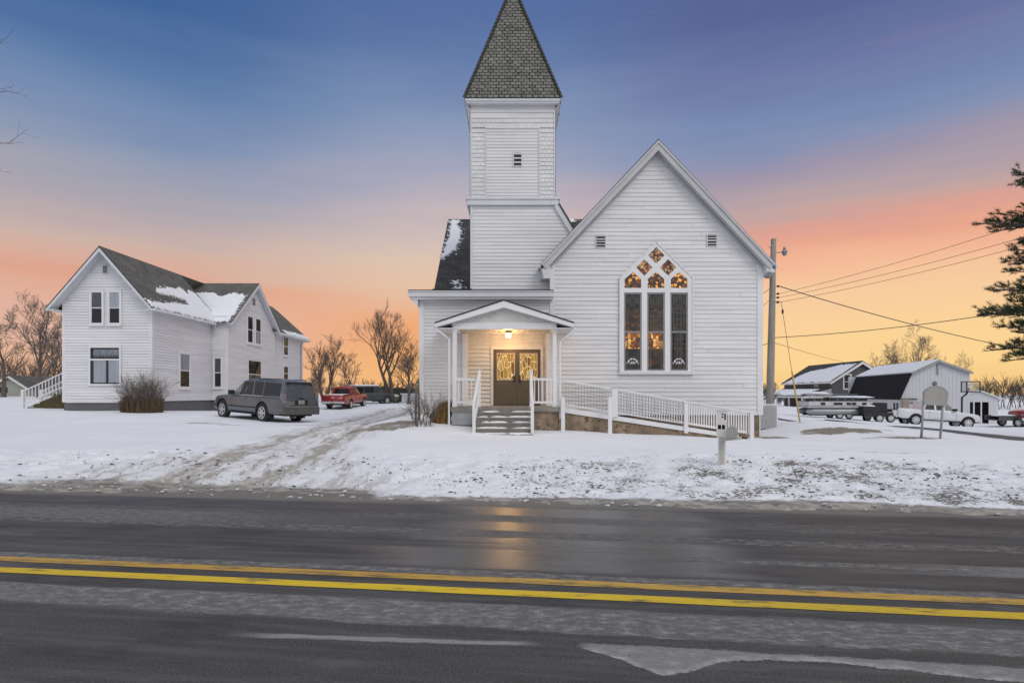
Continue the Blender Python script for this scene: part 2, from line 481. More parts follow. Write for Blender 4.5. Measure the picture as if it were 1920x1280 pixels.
def pathcoord(x, y, pts):
    best = np.full(x.shape, 1e9); sd = np.zeros(x.shape); al = np.zeros(x.shape); s0 = 0
    for (ax, ay), (bx, by) in zip(pts, pts[1:]):
        dx, dy = bx-ax, by-ay; L = math.hypot(dx, dy); t = np.clip(((x-ax)*dx+(y-ay)*dy)/(L*L), 0, 1)
        d = np.hypot(x-ax-t*dx, y-ay-t*dy); k = d < best
        best = np.where(k, d, best); sd = np.where(k, np.sign((x-ax)*dy-(y-ay)*dx)*d, sd); al = np.where(k, s0+t*L, al); s0 += L
    return sd, al
def pathdist(x, y, pts):
    best = np.full(x.shape, 1e9)
    for (ax, ay), (bx, by) in zip(pts, pts[1:]):
        dx, dy = bx-ax, by-ay; t = np.clip(((x-ax)*dx+(y-ay)*dy)/(dx*dx+dy*dy), 0, 1)
        best = np.minimum(best, np.hypot(x-ax-t*dx, y-ay-t*dy))
    return best
def sstep(x, a, b):
    t = np.clip((x-a)/(b-a), 0, 1); return t*t*(3-2*t)
DRIVE = [(hit(390,905).xy), (hit(470,868).xy), (hit(560,832).xy), (hit(640,800).xy), (hit(715,779).xy), (hit(745,766).xy)]
DRIVE = [tuple(q) for q in DRIVE]

def build_terrain():
    def axis(lo, hi, fine_lo, fine_hi, s, g):
        a = list(np.arange(fine_lo, fine_hi, s)); st = s
        while a[-1] < hi: st = min(st*g, 40); a.append(a[-1]+st)
        st = s
        while a[0] > lo: st = min(st*g, 40); a.insert(0, a[0]-st)
        return np.array(a)
    # rows follow the road (u along it, v across it)
    us = axis(-900, 900, -13, 13, .075, 1.045); vs = axis(-120, 1500, 8.5, 14.6, .06, 1.03)
    UU, VV = np.meshgrid(us, vs); X = (UU*CT+VV*ST).ravel(); Y = (-UU*ST+VV*CT).ravel(); Uf, Vf = UU.ravel(), VV.ravel()
    Z = base_h(np.stack([X, Y], 1))
    N = len(X)
    near = (np.abs(Uf) < 60) & (Vf > -4) & (Vf < 60)
    n1 = np.zeros(N); n2 = np.zeros(N); n3 = np.zeros(N)
    for i in np.nonzero(near)[0]:
        x, y = X[i], Y[i]
        n1[i] = noise.noise((x*.5, y*.5, 1)); n2[i] = noise.fractal((x*2.2, y*2.2, 4), 1.0, 2.0, 3); n3[i] = noise.noise((x*7, y*7, 9))
    dd = pathdist(X, Y, DRIVE)
    sdist, along = pathcoord(X, Y, DRIVE)
    flare = 1.75+1.9*sstep(-Vf, -13.5, -9.5)
    drive = 1-sstep(dd+n1*.5, flare*.55, flare*1.25)
    verge = sstep(Vf+n1*.5, 8.8, 9.6)*(1-sstep(Vf+n1*.9, 12.2, 14.6))
    right = sstep(Uf, -6, 2)
    dirt = verge*(.45+.55*right)*(1-.6*drive)
    Z += np.where(near, n1*.025+n2*.012+(n3*.03+n2*.055)*verge*(1-drive*.4)-drive*.03, 0)
    # two wheel ruts in the driveway
    Z -= .035*drive*np.exp(-((np.abs(dd)-.8)/.25)**2)
    e = sstep(Vf+n1*.14+n2*.26+n3*.10, EDGE+.02, EDGE+.34); e2 = 1-sstep(Vf-n1*.1-n2*.08, .35, .9)
    Z = np.where(Vf > 4, Z*e-.10*(1-e), Z*e2-.10*(1-e2))
    tan = np.zeros(N)
    for (px, py, rx, ry, k) in ((1585,808,1.7,.85,1),(1545,806,1.2,.7,.9),(1700,821,1.6,.55,.8),(1450,820,.55,.8,.9),(1580,845,2.0,.16,.5),(1690,847,1.0,.12,.5),(385,793,1.1,.28,.9),(440,797,.9,.2,.7),(715,802,1.3,.6,.75),(745,793,1.2,.5,.8),(690,787,2.0,.3,.6),(100,768,1.3,.5,.6),(560,797,1.3,.25,.7)):
        c = hit(px, py)
        r2 = ((X-c.x)/rx)**2+((Y-c.y)/ry)**2
        tan = np.maximum(tan, k*(1-sstep(np.sqrt(r2)+n2*.5, .45, 1.25)))
    edge = (1-sstep(Vf+n1*.25+n2*.3, EDGE+.25, EDGE+.75))*(Vf > 4)
    edge = np.maximum(edge, (1-sstep(Vf+n1*.25, EDGE+.5, EDGE+1.5))*drive*.9)
    nu, nv = len(us), len(vs)
    idx = np.arange(N).reshape(nv, nu)
    q = np.stack([idx[:-1,:-1], idx[:-1,1:], idx[1:,1:], idx[1:,:-1]], -1).reshape(-1, 4)
    co = np.stack([X, Y, Z], 1)
    isd = (drive[q].mean(1) > .5)
    mat = terrain_mat()
    for name, sel, lab in (('ground', ~isd, None), ('driveway', isd, None)):
        qq = q[sel]; used = np.unique(qq); rem = np.zeros(N, int); rem[used] = np.arange(len(used))
        me = bpy.data.meshes.new(name); me.from_pydata(co[used].tolist(), [], rem[qq].tolist())
        for an, arr in (('dirt', dirt), ('drive', drive), ('tan', tan), ('edge', edge), ('sdist', sdist), ('along', along)):
            a = me.attributes.new(an, 'FLOAT', 'POINT'); a.data.foreach_set('value', arr[used].astype(np.float32))
        me.polygons.foreach_set('use_smooth', [True]*len(me.polygons)); me.materials.append(mat); me.update()
        o = bpy.data.objects.new(name, me); COL.objects.link(o); o['kind'] = 'structure'
def terrain_mat():
    m, t, b, st = newmat('snowy_ground')
    at = lambda n: t.n('Attribute', attribute_name=n).outputs['Fac']
    co = t.n('TexCoord').outputs['Object']
    rot = t.n('Mapping', {'Vector':co, 'Rotation':(0,0,TH)}).outputs[0]
    nb = t.noise(co, .35, 5, .6); nf = t.noise(co, 9, 6, .7); ns = t.noise(co, 26, 4, .65)
    snow = t.mix(t.step(nb, .35, .65), (.80,.815,.86), (.845,.855,.885))
    # debris flecks thrown on the verge
    v = t.noise(t.n('Mapping', {'Vector':rot, 'Scale':(.7,1,1)}).outputs[0], 20, 5, .75)
    big = t.noise(rot, 1.3, 4, .6)
    dm = t.math('MULTIPLY', at('dirt'), t.n('MapRange', {'Value':big, 'From Min':.35, 'From Max':.68, 'To Min':.2, 'To Max':1.15}).outputs[0])
    th = t.math('SUBTRACT', .735, t.math('MULTIPLY', dm, .275))
    fl = t.step(t.math('SUBTRACT', v, th), 0, .035)
    haze = t.math('MULTIPLY', dm, t.step(nf, .42, .75))
    c = t.mix(t.math('MULTIPLY', haze, .55), snow, (.36,.33,.28))
    c = t.mix(t.math('MULTIPLY', fl, .9), c, t.mix(ns, (.05,.045,.035), (.19,.165,.12)))
    # packed, sanded driveway snow with tracks
    sv = t.n('CombineXYZ', {0:t.math('MULTIPLY', at('along'), .20), 1:t.math('MULTIPLY', at('sdist'), 1.5), 2:0.0}).outputs[0]
    sv = t.n('VectorMath', {0:sv, 1:t.n('VectorMath', {0:t.n('TexNoise', {'Vector':co, 'Scale':1.1, 'Detail':4}).outputs['Color'], 1:(.9,.9,0)}, operation='MULTIPLY').outputs[0]}, operation='ADD').outputs[0]
    str_ = t.noise(sv, 2.4, 6, .66)
    rut = t.math('SUBTRACT', 1, t.step(t.math('ABSOLUTE', t.math('SUBTRACT', t.math('ABSOLUTE', t.math('ADD', at('sdist'), t.math('MULTIPLY', t.math('SUBTRACT', nb, .5), .5))), .85)), .12, .42))
    str_ = t.math('ADD', str_, t.math('MULTIPLY', rut, .085))
    dr = at('drive')
    dc = t.mix(t.step(str_, .40, .66), (.74,.735,.73), (.37,.335,.29))
    dc = t.mix(t.step(nf, .5, .72), dc, (.72,.72,.73))
    c = t.mix(t.math('MULTIPLY', dr, t.n('MapRange', {'Value':str_, 'From Min':.36, 'From Max':.60, 'To Min':.25, 'To Max':1.0}).outputs[0]), c, dc)
    # bare dead grass
    ta = t.step(t.math('ADD', at('tan'), t.math('MULTIPLY', t.math('SUBTRACT', nf, .5), 1.5)), .3, .75)
    c = t.mix(t.math('MULTIPLY', ta, .9), c, t.mix(t.noise(co, 14, 5, .7), (.085,.07,.045), (.30,.25,.16)))
    # sand and slush along the pavement
    eg = t.step(t.math('ADD', at('edge'), t.math('MULTIPLY', t.math('SUBTRACT', nf, .5), .8)), .3, .75)
    ec = t.mix(t.step(t.noise(t.n('Mapping', {'Vector':rot, 'Scale':(.25,1,1)}).outputs[0], 6, 6, .7), .4, .6), (.13,.12,.10), (.33,.30,.26))
    c = t.mix(t.math('MULTIPLY', eg, .9), c, ec)
    st('Base Color', c); st('Roughness', .8); st('Specular IOR Level', .25)
    h = t.math('ADD', t.math('MULTIPLY', nf, .6), t.math('MULTIPLY', ns, .35))
    st('Normal', t.n('Bump', {'Strength':t.math('ADD', .18, t.math('MULTIPLY', t.math('MAXIMUM', at('dirt'), dr), .5)), 'Distance':.04, 'Height':h}).outputs[0])
    return m
build_terrain()

# ------------------------------------------------------------------ road
def road_mat():
    m, t, b, st = newmat('wet_asphalt')
    co = t.n('TexCoord').outputs['Object']
    sep = t.n('SeparateXYZ', {0:co}); u, v = sep.outputs[0], sep.outputs[1]
    mp = lambda s, l=(0,0,0): t.n('Mapping', {'Vector':co, 'Scale':s, 'Location':l}).outputs[0]
    mul = lambda a, b: t.math('MULTIPLY', a, b); mx = lambda a, b: t.math('MAXIMUM', a, b); inv = lambda a: t.math('SUBTRACT', 1, a)
    w1 = t.noise(mp((.16,1,1)), 1.1, 5, .6); w2 = t.noise(mp((.22,1,1)), 7, 7, .72); gr = t.noise(co, 70, 5, .72); gm = t.noise(mp((.55,1,1)), 15, 7, .76)
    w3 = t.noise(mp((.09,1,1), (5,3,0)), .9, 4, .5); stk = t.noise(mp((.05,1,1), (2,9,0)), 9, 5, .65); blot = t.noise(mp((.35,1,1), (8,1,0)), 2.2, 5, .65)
    vw = t.math('ADD', v, mul(t.math('SUBTRACT', w1, .5), .30))
    vw = t.math('ADD', vw, mul(t.math('SUBTRACT', w2, .5), .22))
    vw = t.math('ADD', vw, mul(t.math('SUBTRACT', gm, .5), .07))
    def band(c, h, s=.08): return inv(t.step(t.math('ABSOLUTE', t.math('SUBTRACT', vw, c)), h, h+s))
    ul = t.math('ADD', u, mul(t.math('SUBTRACT', w1, .5), 1.5))
    ulo = lambda a, b: t.step(ul, a, b)
    asp = t.mix(t.step(gr, .38, .64), (.044,.043,.042), (.118,.116,.112))
    asp = t.mix(mul(t.step(stk, .42, .68), .6), asp, (.13,.128,.124))  # paler lengthwise streaks: wet sheen put into the asphalt colour
    asp = t.mix(mul(t.step(blot, .50, .66), .7), asp, (.052,.052,.054))
    asp = t.mix(mul(inv(t.step(blot, .34, .46)), .55), asp, (.145,.143,.14))
    br = t.step(gm, .36, .60)                       # broken, clotted slush
    s = mul(band(4.36, .20, .07), t.math('ADD', .40, mul(br, .58)))
    s = mx(s, mul(band(5.37, .06, .05), t.math('ADD', .25, mul(br, .7))))
    s = mx(s, mul(mul(band(6.10, .05, .05), ulo(.2,1.0)), t.math('ADD', .15, mul(br, .85))))
    s = mx(s, mul(mul(band(6.08, .15, .05), ulo(2.4,4.0)), t.math('ADD', .60, mul(br, .40))))
    s = mx(s, mul(mul(band(6.95, .10, .10), br), .75))
    s = mx(s, mul(mul(band(7.35, .28, .16), inv(ulo(-6,-2.2))), t.math('ADD', .25, mul(br, .5))))
    s = mx(s, mul(mul(band(7.75, .12, .12), br), .45))
    rc_ = t.math('ADD', 3.905, mul(t.math('ADD', u, .55), .062))
    rw = t.math('ABSOLUTE', t.math('SUBTRACT', t.math('ADD', v, mul(t.math('SUBTRACT', w2, .5), .10)), rc_))
    ridge = mul(mul(inv(t.step(rw, .018, .05)), t.step(ul, -2.5,-2.0)), inv(t.step(ul, -.75,-.45)))
    s = mx(s, mul(ridge, .95))
    gq = lambda q: ((q-3.4)/.6,)*3
    thr = t.ramp(t.math('MULTIPLY', t.math('ADD', u, 1), .25), [(0,gq(4.0)),(.22,gq(3.90)),(.28,gq(3.76)),(.34,gq(3.57)),(.39,gq(3.66)),(.43,gq(3.80)),(.5,gq(3.87)),(.59,gq(3.89)),(.69,gq(3.83)),(.79,gq(3.78)),(1,gq(3.7))])
    vt = t.math('ADD', v, mul(t.math('SUBTRACT', gm, .5), .12)); vt = t.math('ADD', vt, mul(t.math('SUBTRACT', t.noise(co, 45, 4, .7), .5), .045)); vt = t.math('ADD', vt, mul(t.math('SUBTRACT', t.noise(co, 3.2, 4, .6), .5), .07))
    vb = t.math('SUBTRACT', vt, t.math('ADD', 3.4, mul(t.n('SeparateColor', {0:thr}).outputs[0], .6)))
    shelf = mul(mul(t.step(vb, -.004, .010), inv(t.step(vt, 3.955, 3.995))), t.step(u, -.15, 0))
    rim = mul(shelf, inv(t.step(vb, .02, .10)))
    s = mx(s, mul(shelf, t.math('ADD', .66, mul(br, .34)))); s = mx(s, mul(rim, t.math('ADD', .5, mul(br, .5))))
    s = mx(s, mul(t.step(vw, 8.55, 8.8), .7))
    slc = t.mix(t.noise(co, 34, 6, .75), (.17,.167,.162), (.47,.465,.46))
    slc = t.mix(t.step(v, 8.4, 8.8), slc, (.26,.24,.21))
    c = t.mix(s, asp, slc)
    c = t.mix(mul(shelf, t.math('ADD', .30, mul(br, .30))), c, (.40,.395,.39))
    c = t.mix(mul(rim, mul(br, .8)), c, (.58,.58,.58))  # whitish broken slush edge, its specular glint painted into the colour
    # dark crumbs of dirt dropped along the ridges
    crumb = mul(t.step(t.noise(mp((.6,1,1), (3,3,0)), 38, 4, .75), .66, .70), t.step(s, .2, .5))
    c = t.mix(mul(crumb, .85), c, (.035,.033,.03))
    spk = t.step(t.n('TexVoronoi', {'Vector':co, 'Scale':26}).outputs['Distance'], .16, .10)
    c = t.mix(mul(mul(spk, t.step(t.noise(co, 6, 3), .52, .60)), .35), c, (.30,.30,.30))
    lane = mx(t.step(v, 5.40, 5.6), mul(inv(t.step(v, 3.5, 3.95)), .55))
    wet = mul(mul(lane, t.step(t.math('ADD', w3, mul(t.math('SUBTRACT', stk, .5), .25)), .36, .56)), inv(mul(s, .95)))
    cen = mul(t.step(ul, -2.9, -1.5), inv(t.step(ul, 1.0, 2.0)))
    pool = mul(mul(cen, t.step(v, 5.42, 5.6)), mul(inv(mul(s, .9)), t.step(t.math('ADD', w3, mul(t.math('SUBTRACT', stk, .5), .3)), .26, .46)))
    wet = mx(mul(wet, .36), pool)
    st('Base Color', t.mix(mul(wet, .45), c, (.046,.045,.045)))
    r = t.math('ADD', t.math('SUBTRACT', .64, mul(wet, .40)), mul(t.math('SUBTRACT', gm, .5), .15))
    st('Roughness', r)
    st('Specular IOR Level', t.math('ADD', .09, mul(mul(wet, wet), .27)))
    hh = t.math('ADD', mul(gr, t.math('SUBTRACT', .4, mul(wet, .3))), mul(mul(t.math('ADD', gm, .6), s), 2.2))
    st('Normal', t.n('Bump', {'Strength':.75, 'Distance':.014, 'Height':hh}).outputs[0])
    return m
mb = MB()
for i in range(40):
    u0, u1 = -400+i*20, -380+i*20
    mb.face([(u0,.2,0),(u1,.2,0),(u1,9.4,0),(u0,9.4,0)])
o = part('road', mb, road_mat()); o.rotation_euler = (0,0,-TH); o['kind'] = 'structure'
def line_mat(name, col, worn, lo, hi):
    m, t, b, st = newmat(name)
    co = t.n('TexCoord').outputs['Object']; lng = t.n('Mapping', {'Vector':co, 'Scale':(.25,1,1)}).outputs[0]
    n = t.noise(lng, 9, 7, .72); n2 = t.noise(co, 70, 3); n3 = t.noise(lng, .6, 4)
    c = t.mix(t.step(n3, .35, .65), col, worn)
    c = t.mix(t.math('MULTIPLY', t.step(n, lo, hi), .8), c, (.12,.10,.06))
    c = t.mix(t.math('MULTIPLY', t.step(n2, .5, .75), .25), c, (.12,.1,.05))
    st('Base Color', c); st('Roughness', .55); st('Specular IOR Level', .25)
    st('Normal', t.n('Bump', {'Strength':.3, 'Distance':.01, 'Height':n2}).outputs[0])
    return m
for nm, v, m in (('road_line', 4.88, line_mat('yellow_line_paint', (.76,.53,.015), (.62,.43,.03), .52, .66)), ('road_line', 5.205, line_mat('worn_yellow_line_paint', (.52,.30,.05), (.60,.38,.075), .46, .64))):
    mb = MB(); rr = random.Random(int(v*100)); xs = np.arange(-60, 60, .25); lo = []; hi = []
    for x in xs:
        j = rr.uniform(-.004, .004); lo.append((x, v-.075+j, .004)); hi.append((x, v+.075+rr.uniform(-.004,.004), .004))
    for i in range(len(xs)-1): mb.face([lo[i], lo[i+1], hi[i+1], hi[i]])
    o = part(nm, mb, m); o.rotation_euler = (0,0,-TH); o['kind'] = 'structure'
# the side street beyond the marker sign
pl = [hit(1420,777), hit(1560,789), hit(1700,800.5), hit(1800,811), hit(1920,824)]
pl.append(pl[-1]+(pl[-1]-pl[-2])*.8)
mb = MB(); prev = None
pp = []
for a, b in zip(pl, pl[1:]):
    for k in range(14): pp.append(a.lerp(b, k/14))
for i, q in enumerate(pp[:-1]):
    d = (pp[i+1]-q).normalized(); nn = Vector((-d.y, d.x, 0)); w = .3+.95*min(1, max(0, (i-6)/45.0))
    w *= 1+.25*noise.noise((i*.35, 0, 3)); row = []
    for k in (-1,-.5,0,.5,1):
        z = q+nn*w*k*1.1; row.append((z.x, z.y, G(z.x, z.y)+(.05 if abs(k) < 1 else -.05)))
    if prev:
        for k in range(4): mb.face([prev[k], prev[k+1], row[k+1], row[k]])
    prev = row
o = part('side_street', mb, M('side_street_asphalt', (.115,.115,.118), .8, .25, 2, bump=.3, stain=((.3,.3,.31), .6)), smooth=True); o['kind'] = 'structure'
# lumps of ploughed snow along the pavement edge
mb = MB(); rr = random.Random(4)
for i in range(260):
    u = rr.uniform(-13, 14); v = EDGE+.12+abs(rr.gauss(0,.45))+.06*noise.noise((u*.5,0,1))
    x, y = u*CT+v*ST, -u*ST+v*CT; r = rr.choice((.015,.02,.025,.03))*rr.uniform(.6,1.2)
    mb.blob((x, y, max(.0, G(x,y)-.018)), (r*rr.uniform(1,2), r*rr.uniform(.8,1.4), r*.6), i, 7, 4, .8)
o = part('snow_lumps', mb, M('dirty_snow', (.62,.61,.60), .85, .4, 7, stain=((.3,.28,.25), .62), bump=.5), smooth=True); o['kind'] = 'stuff'; o['label'] = 'lumps of dirty ploughed snow along the pavement edge'
# clods and stones thrown on the verge
mb = MB(); rr = random.Random(3)
for i in range(6500):
    u = rr.uniform(-12, 13); v = 9.2+rr.betavariate(1.5,2.0)*4.4
    x, y = u*CT+v*ST, -u*ST+v*CT
    if u < -2.5 and rr.random() < .6: continue
    if noise.noise((u*.55, v*1.1, 5))+.6*noise.noise((u*2.3, v*2.9, 8)) < rr.uniform(-.35,.55): continue
    r = rr.choice((.007,.008,.010,.012,.015,.020))*rr.uniform(.6,1.2)
    mb.blob((x, y, G(x,y)+.008), (r*rr.uniform(1,2.6), r*rr.uniform(.8,1.6), r*.55), i, 5, 3, .9)
o = part('verge_debris', mb, M('clod_earth', (.075,.062,.045), .95, .5, 9)); o['kind'] = 'stuff'; o['label'] = 'dark clods and stones scattered over the snowy verge'
# ------------------------------------------------------------------ church
FR = ((1,0,0),(0,0,1),(0,-1,0))
def front(Y): return PL((0,Y,0), *FR)
def arc(cx, cz, r, a0, a1, n): return [(cx+r*math.cos(a0+(a1-a0)*i/n), cz+r*math.sin(a0+(a1-a0)*i/n)) for i in range(n+1)]

def dh_window(root, pl, a0, a1, b0, b1, curtain=None, split=.5, casing=.11, name='window', sill=True, grid=None, label=None, cm=None):
    """a double-hung sash window with outer sash bounds a0..a1, b0..b1"""
    f = MB(); bm = b0+(b1-b0)*split
    plate(f, pl, [(a0-casing,b0-casing),(a1+casing,b0-casing),(a1+casing,b1+casing*1.2),(a0-casing,b1+casing*1.2)], [[(a0,b0),(a1,b0),(a1,b1),(a0,b1)]], 0, .075)
    s = .035
    plate(f, pl, [(a0,b0),(a1,b0),(a1,bm),(a0,bm)], [[(a0+s,b0+s*1.3),(a1-s,b0+s*1.3),(a1-s,bm-s),(a0+s,bm-s)]], .03, .048)
    plate(f, pl, [(a0,bm),(a1,bm),(a1,b1),(a0,b1)], [[(a0+s,bm+s*.6),(a1-s,bm+s*.6),(a1-s,b1-s),(a0+s,b1-s)]], .032, .06)
    w = part(name, f, WHITE, root, label=label)
    r = MB(); pbox(r, pl, a0+.001, a1-.001, b0+.001, b1-.001, .029, .0295); part('interior', r, ROOM, w)
    if curtain:
        c = MB()
        for (ca0, ca1, cb0, cb1) in curtain:
            n = 26; pts = []
            for i in range(n):
                x0 = ca0+(ca1-ca0)*i/n; x1 = ca0+(ca1-ca0)*(i+1)/n
                d0 = .0305+.004*(i % 2); d1 = .0305+.004*((i+1) % 2)
                c.face([pl.p(x0,cb0,d0), pl.p(x1,cb0,d1), pl.p(x1,cb1,d1), pl.p(x0,cb1,d0)])
        part('curtain', c, cm or CURT, w)
    for (z0, z1, d) in ((b0+s*1.3, bm-s, .038), (bm+s*.6, b1-s, .05)):
        g = MB(); g.face([pl.p(a0+s,z0,d), pl.p(a1-s,z0,d), pl.p(a1-s,z1,d), pl.p(a0+s,z1,d)]); part('pane', g, GLASS, w)
    if sill:
        k = MB(); pbox(k, pl, a0-casing-.03, a1+casing+.03, b0-casing-.045, b0-casing, 0, .12); part('sill', k, WHITE, w)
    return w
def louvre(root, pl, a0, a1, b0, b1, n=4, name='vent'):
    f = MB(); c = .025
    plate(f, pl, [(a0-c,b0-c),(a1+c,b0-c),(a1+c,b1+c),(a0-c,b1+c)], [[(a0,b0),(a1,b0),(a1,b1),(a0,b1)]], 0, .06)
    w = part(name, f, TRIM, root)
    r = MB(); pbox(r, pl, a0, a1, b0, b1, .027, .03); part('backing', r, DARK, w)
    s = MB(); h = (b1-b0)/n
    for i in range(n):
        z = b0+h*i+h*.62
        s.hexa([pl.p(a0,z,.058), pl.p(a1,z,.058), pl.p(a1,z+h*.3,.032), pl.p(a0,z+h*.3,.032), pl.p(a0,z+.02,.058), pl.p(a1,z+.02,.058), pl.p(a1,z+h*.38,.032), pl.p(a0,z+h*.38,.032)])
    part('slat', s, TRIM, w)
    return w

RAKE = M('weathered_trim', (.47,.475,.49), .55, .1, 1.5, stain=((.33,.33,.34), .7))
ch = thing('church', 'white clapboard church with shingled spire tower and gothic stained glass window', 'church', (2.5, 22.4, .2), world=True)
YF = 22.4; gf = front(YF)
GX0, GX1, GAP, GEAV, GPK = 1.40, 9.116, .88, 6.39, 10.50
GXC = (GX0+GX1)/2
mb = MB(); siding(mb, gf, [(GX0,GAP),(GX1,GAP),(GX1,GEAV),(GXC,GPK),(GX0,GEAV)], .158, dB=.03, seed=1); part('gable_wall', mb, SIDING, ch)
mb = MB()
for X, n in ((GX1, (1,0,0)), (GX0, (-1,0,0))):
    siding(mb, PL((X,YF,0),(0,1,0),(0,0,1),n), [(0,GAP),(18,GAP),(18,GEAV),(0,GEAV)], .158)
siding(mb, PL((0,YF+18,0),(1,0,0),(0,0,1),(0,1,0)), [(GX0,GAP),(GX1,GAP),(GX1,GEAV),(GXC,GPK),(GX0,GEAV)], .158)
part('side_wall', mb, SIDING, ch)
mb = MB(); mb.box(GX0+.04, GX1-.06, YF+.05, YF+18, -.7, GAP); mb.box(-3.3, GX0, YF+.06, YF+10, -.5, .95)
part('foundation', mb, STONE, ch)
mb = MB()
for x0, x1, y in ((GX0-.02, GX0+.15, YF), (GX1-.17, GX1+.035, YF)):
    mb.box(x0, x1, y-.045, y+.13, GAP-.05, GEAV+.02)
mb.box(GX0+.15, GX1-.17, YF-.042, YF, GAP-.06, GAP+.012)
split('corner_board', mb, WHITE, ch)
# main roof: two slopes, rake boards and soffits
YR0 = YF-.40; ZR = 10.74; ZE = 6.30; XL, XR = 1.06, 9.44
mb = MB()
for xe in (XL, XR):
    slab(mb, [(xe,YR0,ZE), (xe,YF+18.3,ZE), (GXC,YF+18.3,ZR), (GXC,YR0,ZR)], .05)
roof = part('roof', mb, DARKSH, ch)
mb = MB()
for xe, sg in ((XL,1), (XR,-1)):
    e = Vector((xe,0,ZE)); k = Vector((GXC,0,ZR)); d = (k-e).normalized()
    # rake fascia, its crown strip, and the soffit under the overhang
    f0, f1 = .06, .40
    mb.prism([(e.x,YR0+.01,e.z-f0), (k.x,YR0+.01,k.z-f0), (k.x,YR0+.01,k.z-f1), (e.x+sg*.17,YR0+.01,e.z-f1+.18)], (0,.04,0))
    mb.prism([(e.x-sg*.02,YR0-.03,e.z-.045), (k.x,YR0-.03,k.z-.045), (k.x,YR0-.03,k.z-.15), (e.x+sg*.03,YR0-.03,e.z-.11)], (0,.038,0))
    mb.prism([(e.x+sg*.15,YR0+.052,e.z-.17), (k.x,YR0+.052,k.z-.33), (k.x,YR0+.052,k.z-.36), (e.x+sg*.15,YR0+.052,e.z-.20)], (0,.33,0))
    # bed mould where the soffit meets the siding
    mb.prism([(e.x+sg*.33,YF-.075,e.z-.05), (k.x,YF-.075,k.z-.365), (k.x,YF-.075,k.z-.47), (e.x+sg*.33,YF-.075,e.z-.15)], (0,.04,0))
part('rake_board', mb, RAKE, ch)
mb = MB()   # boxed eaves
for x0, x1 in ((XL-.02, GX0-.03), (GX1+.04, XR+.02)):
    l = x0 < 4
    za, zb = (ZE-.10, ZE+.18) if l else (ZE+.18, ZE-.10)
    mb.prism([(x0,YR0+.06,ZE-.55 if l else ZE-.28), (x1,YR0+.06,ZE-.55 if l else ZE-.34), (x1,YR0+.06,zb-.16), (x0,YR0+.06,za-.16)], (0,17.9,0))
mb.box(XL-.10, XL-.025, YR0+.05, YF+18, ZE-.16, ZE-.06); mb.box(XR+.025, XR+.10, YR0+.02, YF+18, ZE-.16, ZE-.05)
split('eave', mb, TRIM, ch)
mb = MB(); mb.path([(XR+.06,YR0+.1,ZE-.14),(XR-.02,YR0+.2,ZE-.3),(GX1+.09,YF-.02,ZE-.42)], .035, 8); mb.path([(XL-.05,YR0+.12,ZE-.12),(XL-.0,YR0+.02,ZE-.3),(XL+.05,YR0+.04,ZE-.6)], .03, 8)
split('gutter', mb, METAL, ch)
def pxr(x0, x1, y0, y1, Y):
    a, b = P(x0, y1, Y), P(x1, y0, Y); return a.x, b.x, a.z, b.z
louvre(ch, gf, *pxr(1118,1134.5,442,463.5,YF))
louvre(ch, gf, *pxr(1326,1342.5,440,461.5,YF))

# gothic window
def gz(px, py): q = P(px, py, YF); return (q.x, q.z)
outer = [gz(1162,698), gz(1298,698), gz(1298,521), gz(1230,455), gz(1162,521)]
def light(cx, w=15.5): return [gz(cx-w,540.5), gz(cx+w,540.5), gz(cx+w,524), gz(cx,510.5), gz(cx-w,524)]
def dia(cx, cy, r=15.5): return [gz(cx,cy+r), gz(cx+r,cy), gz(cx,cy-r), gz(cx-r,cy)]
cxs = (1185.8, 1229, 1272.2)
lows = [[gz(c-16.5,695), gz(c+16.5,695), gz(c+16.5,549), gz(c-16.5,549)] for c in cxs]
tri = [light(c) for c in cxs]; dias = [dia(1229.6,479.6), dia(1207.2,502.2), dia(1251.8,502.2)]
mb = MB(); plate(mb, gf, outer, lows+tri+dias, 0, .085)
e = .06
for a, b in ((outer[2], outer[3]), (outer[3], outer[4]), (outer[1], outer[2]), (outer[4], outer[0])):
    mb.bar(gf.p(*a, .09), gf.p(*b, .09), .05, .05, (0,1,0))
gw = part('gothic_window', mb, WHITE, ch)
mb = MB(); a = gz(1160,698.5); b = gz(1300,701.5); pbox(mb, gf, a[0], b[0], b[1], a[1], 0, .14); part('sill', mb, WHITE, gw)
AM = [(0,(.28,.085,.014)),(.22,(.75,.33,.06)),(.4,(.10,.03,.008)),(.58,(.95,.5,.13)),(.75,(.42,.12,.02)),(.9,(.60,.27,.07))]
TR = [(0,(.06,.028,.012)),(.3,(.72,.30,.05)),(.5,(.045,.02,.012)),(.68,(.85,.40,.09)),(.82,(.15,.05,.015))]
DI = [(0,(.34,.19,.10)),(.3,(.13,.035,.02)),(.5,(.48,.25,.11)),(.7,(.05,.02,.012)),(.85,(.38,.14,.05))]
DK = [(0,(.014,.012,.011)),(.35,(.03,.026,.022)),(.6,(.02,.018,.016)),(.8,(.05,.034,.02)),(.92,(.035,.03,.028))]
DB = [(0,(.05,.022,.011)),(.35,(.085,.036,.013)),(.6,(.026,.017,.012)),(.85,(.12,.05,.016))]
g_tri = stained('stained_trefoil', TR, 8.5, 1.3, .10, seed=1)
g_dia = stained('stained_quatrefoil', DI, 10, 1.3, .12, seed=2)
g_dk = stained('stained_dark', DK, 7, .8, .05, stretch=(1.4,1,.8), seed=3)
g_br = stained('stained_brown', DB, 8, .9, .09, seed=4)
g_am = stained('stained_amber', AM, 6.5, .9, .06, stretch=(1.5,1,.9), seed=5)
for l in tri:
    m = MB(); m.face([gf.p(a,b,.036) for a,b in l]); part('upper_pane', m, g_tri, gw)
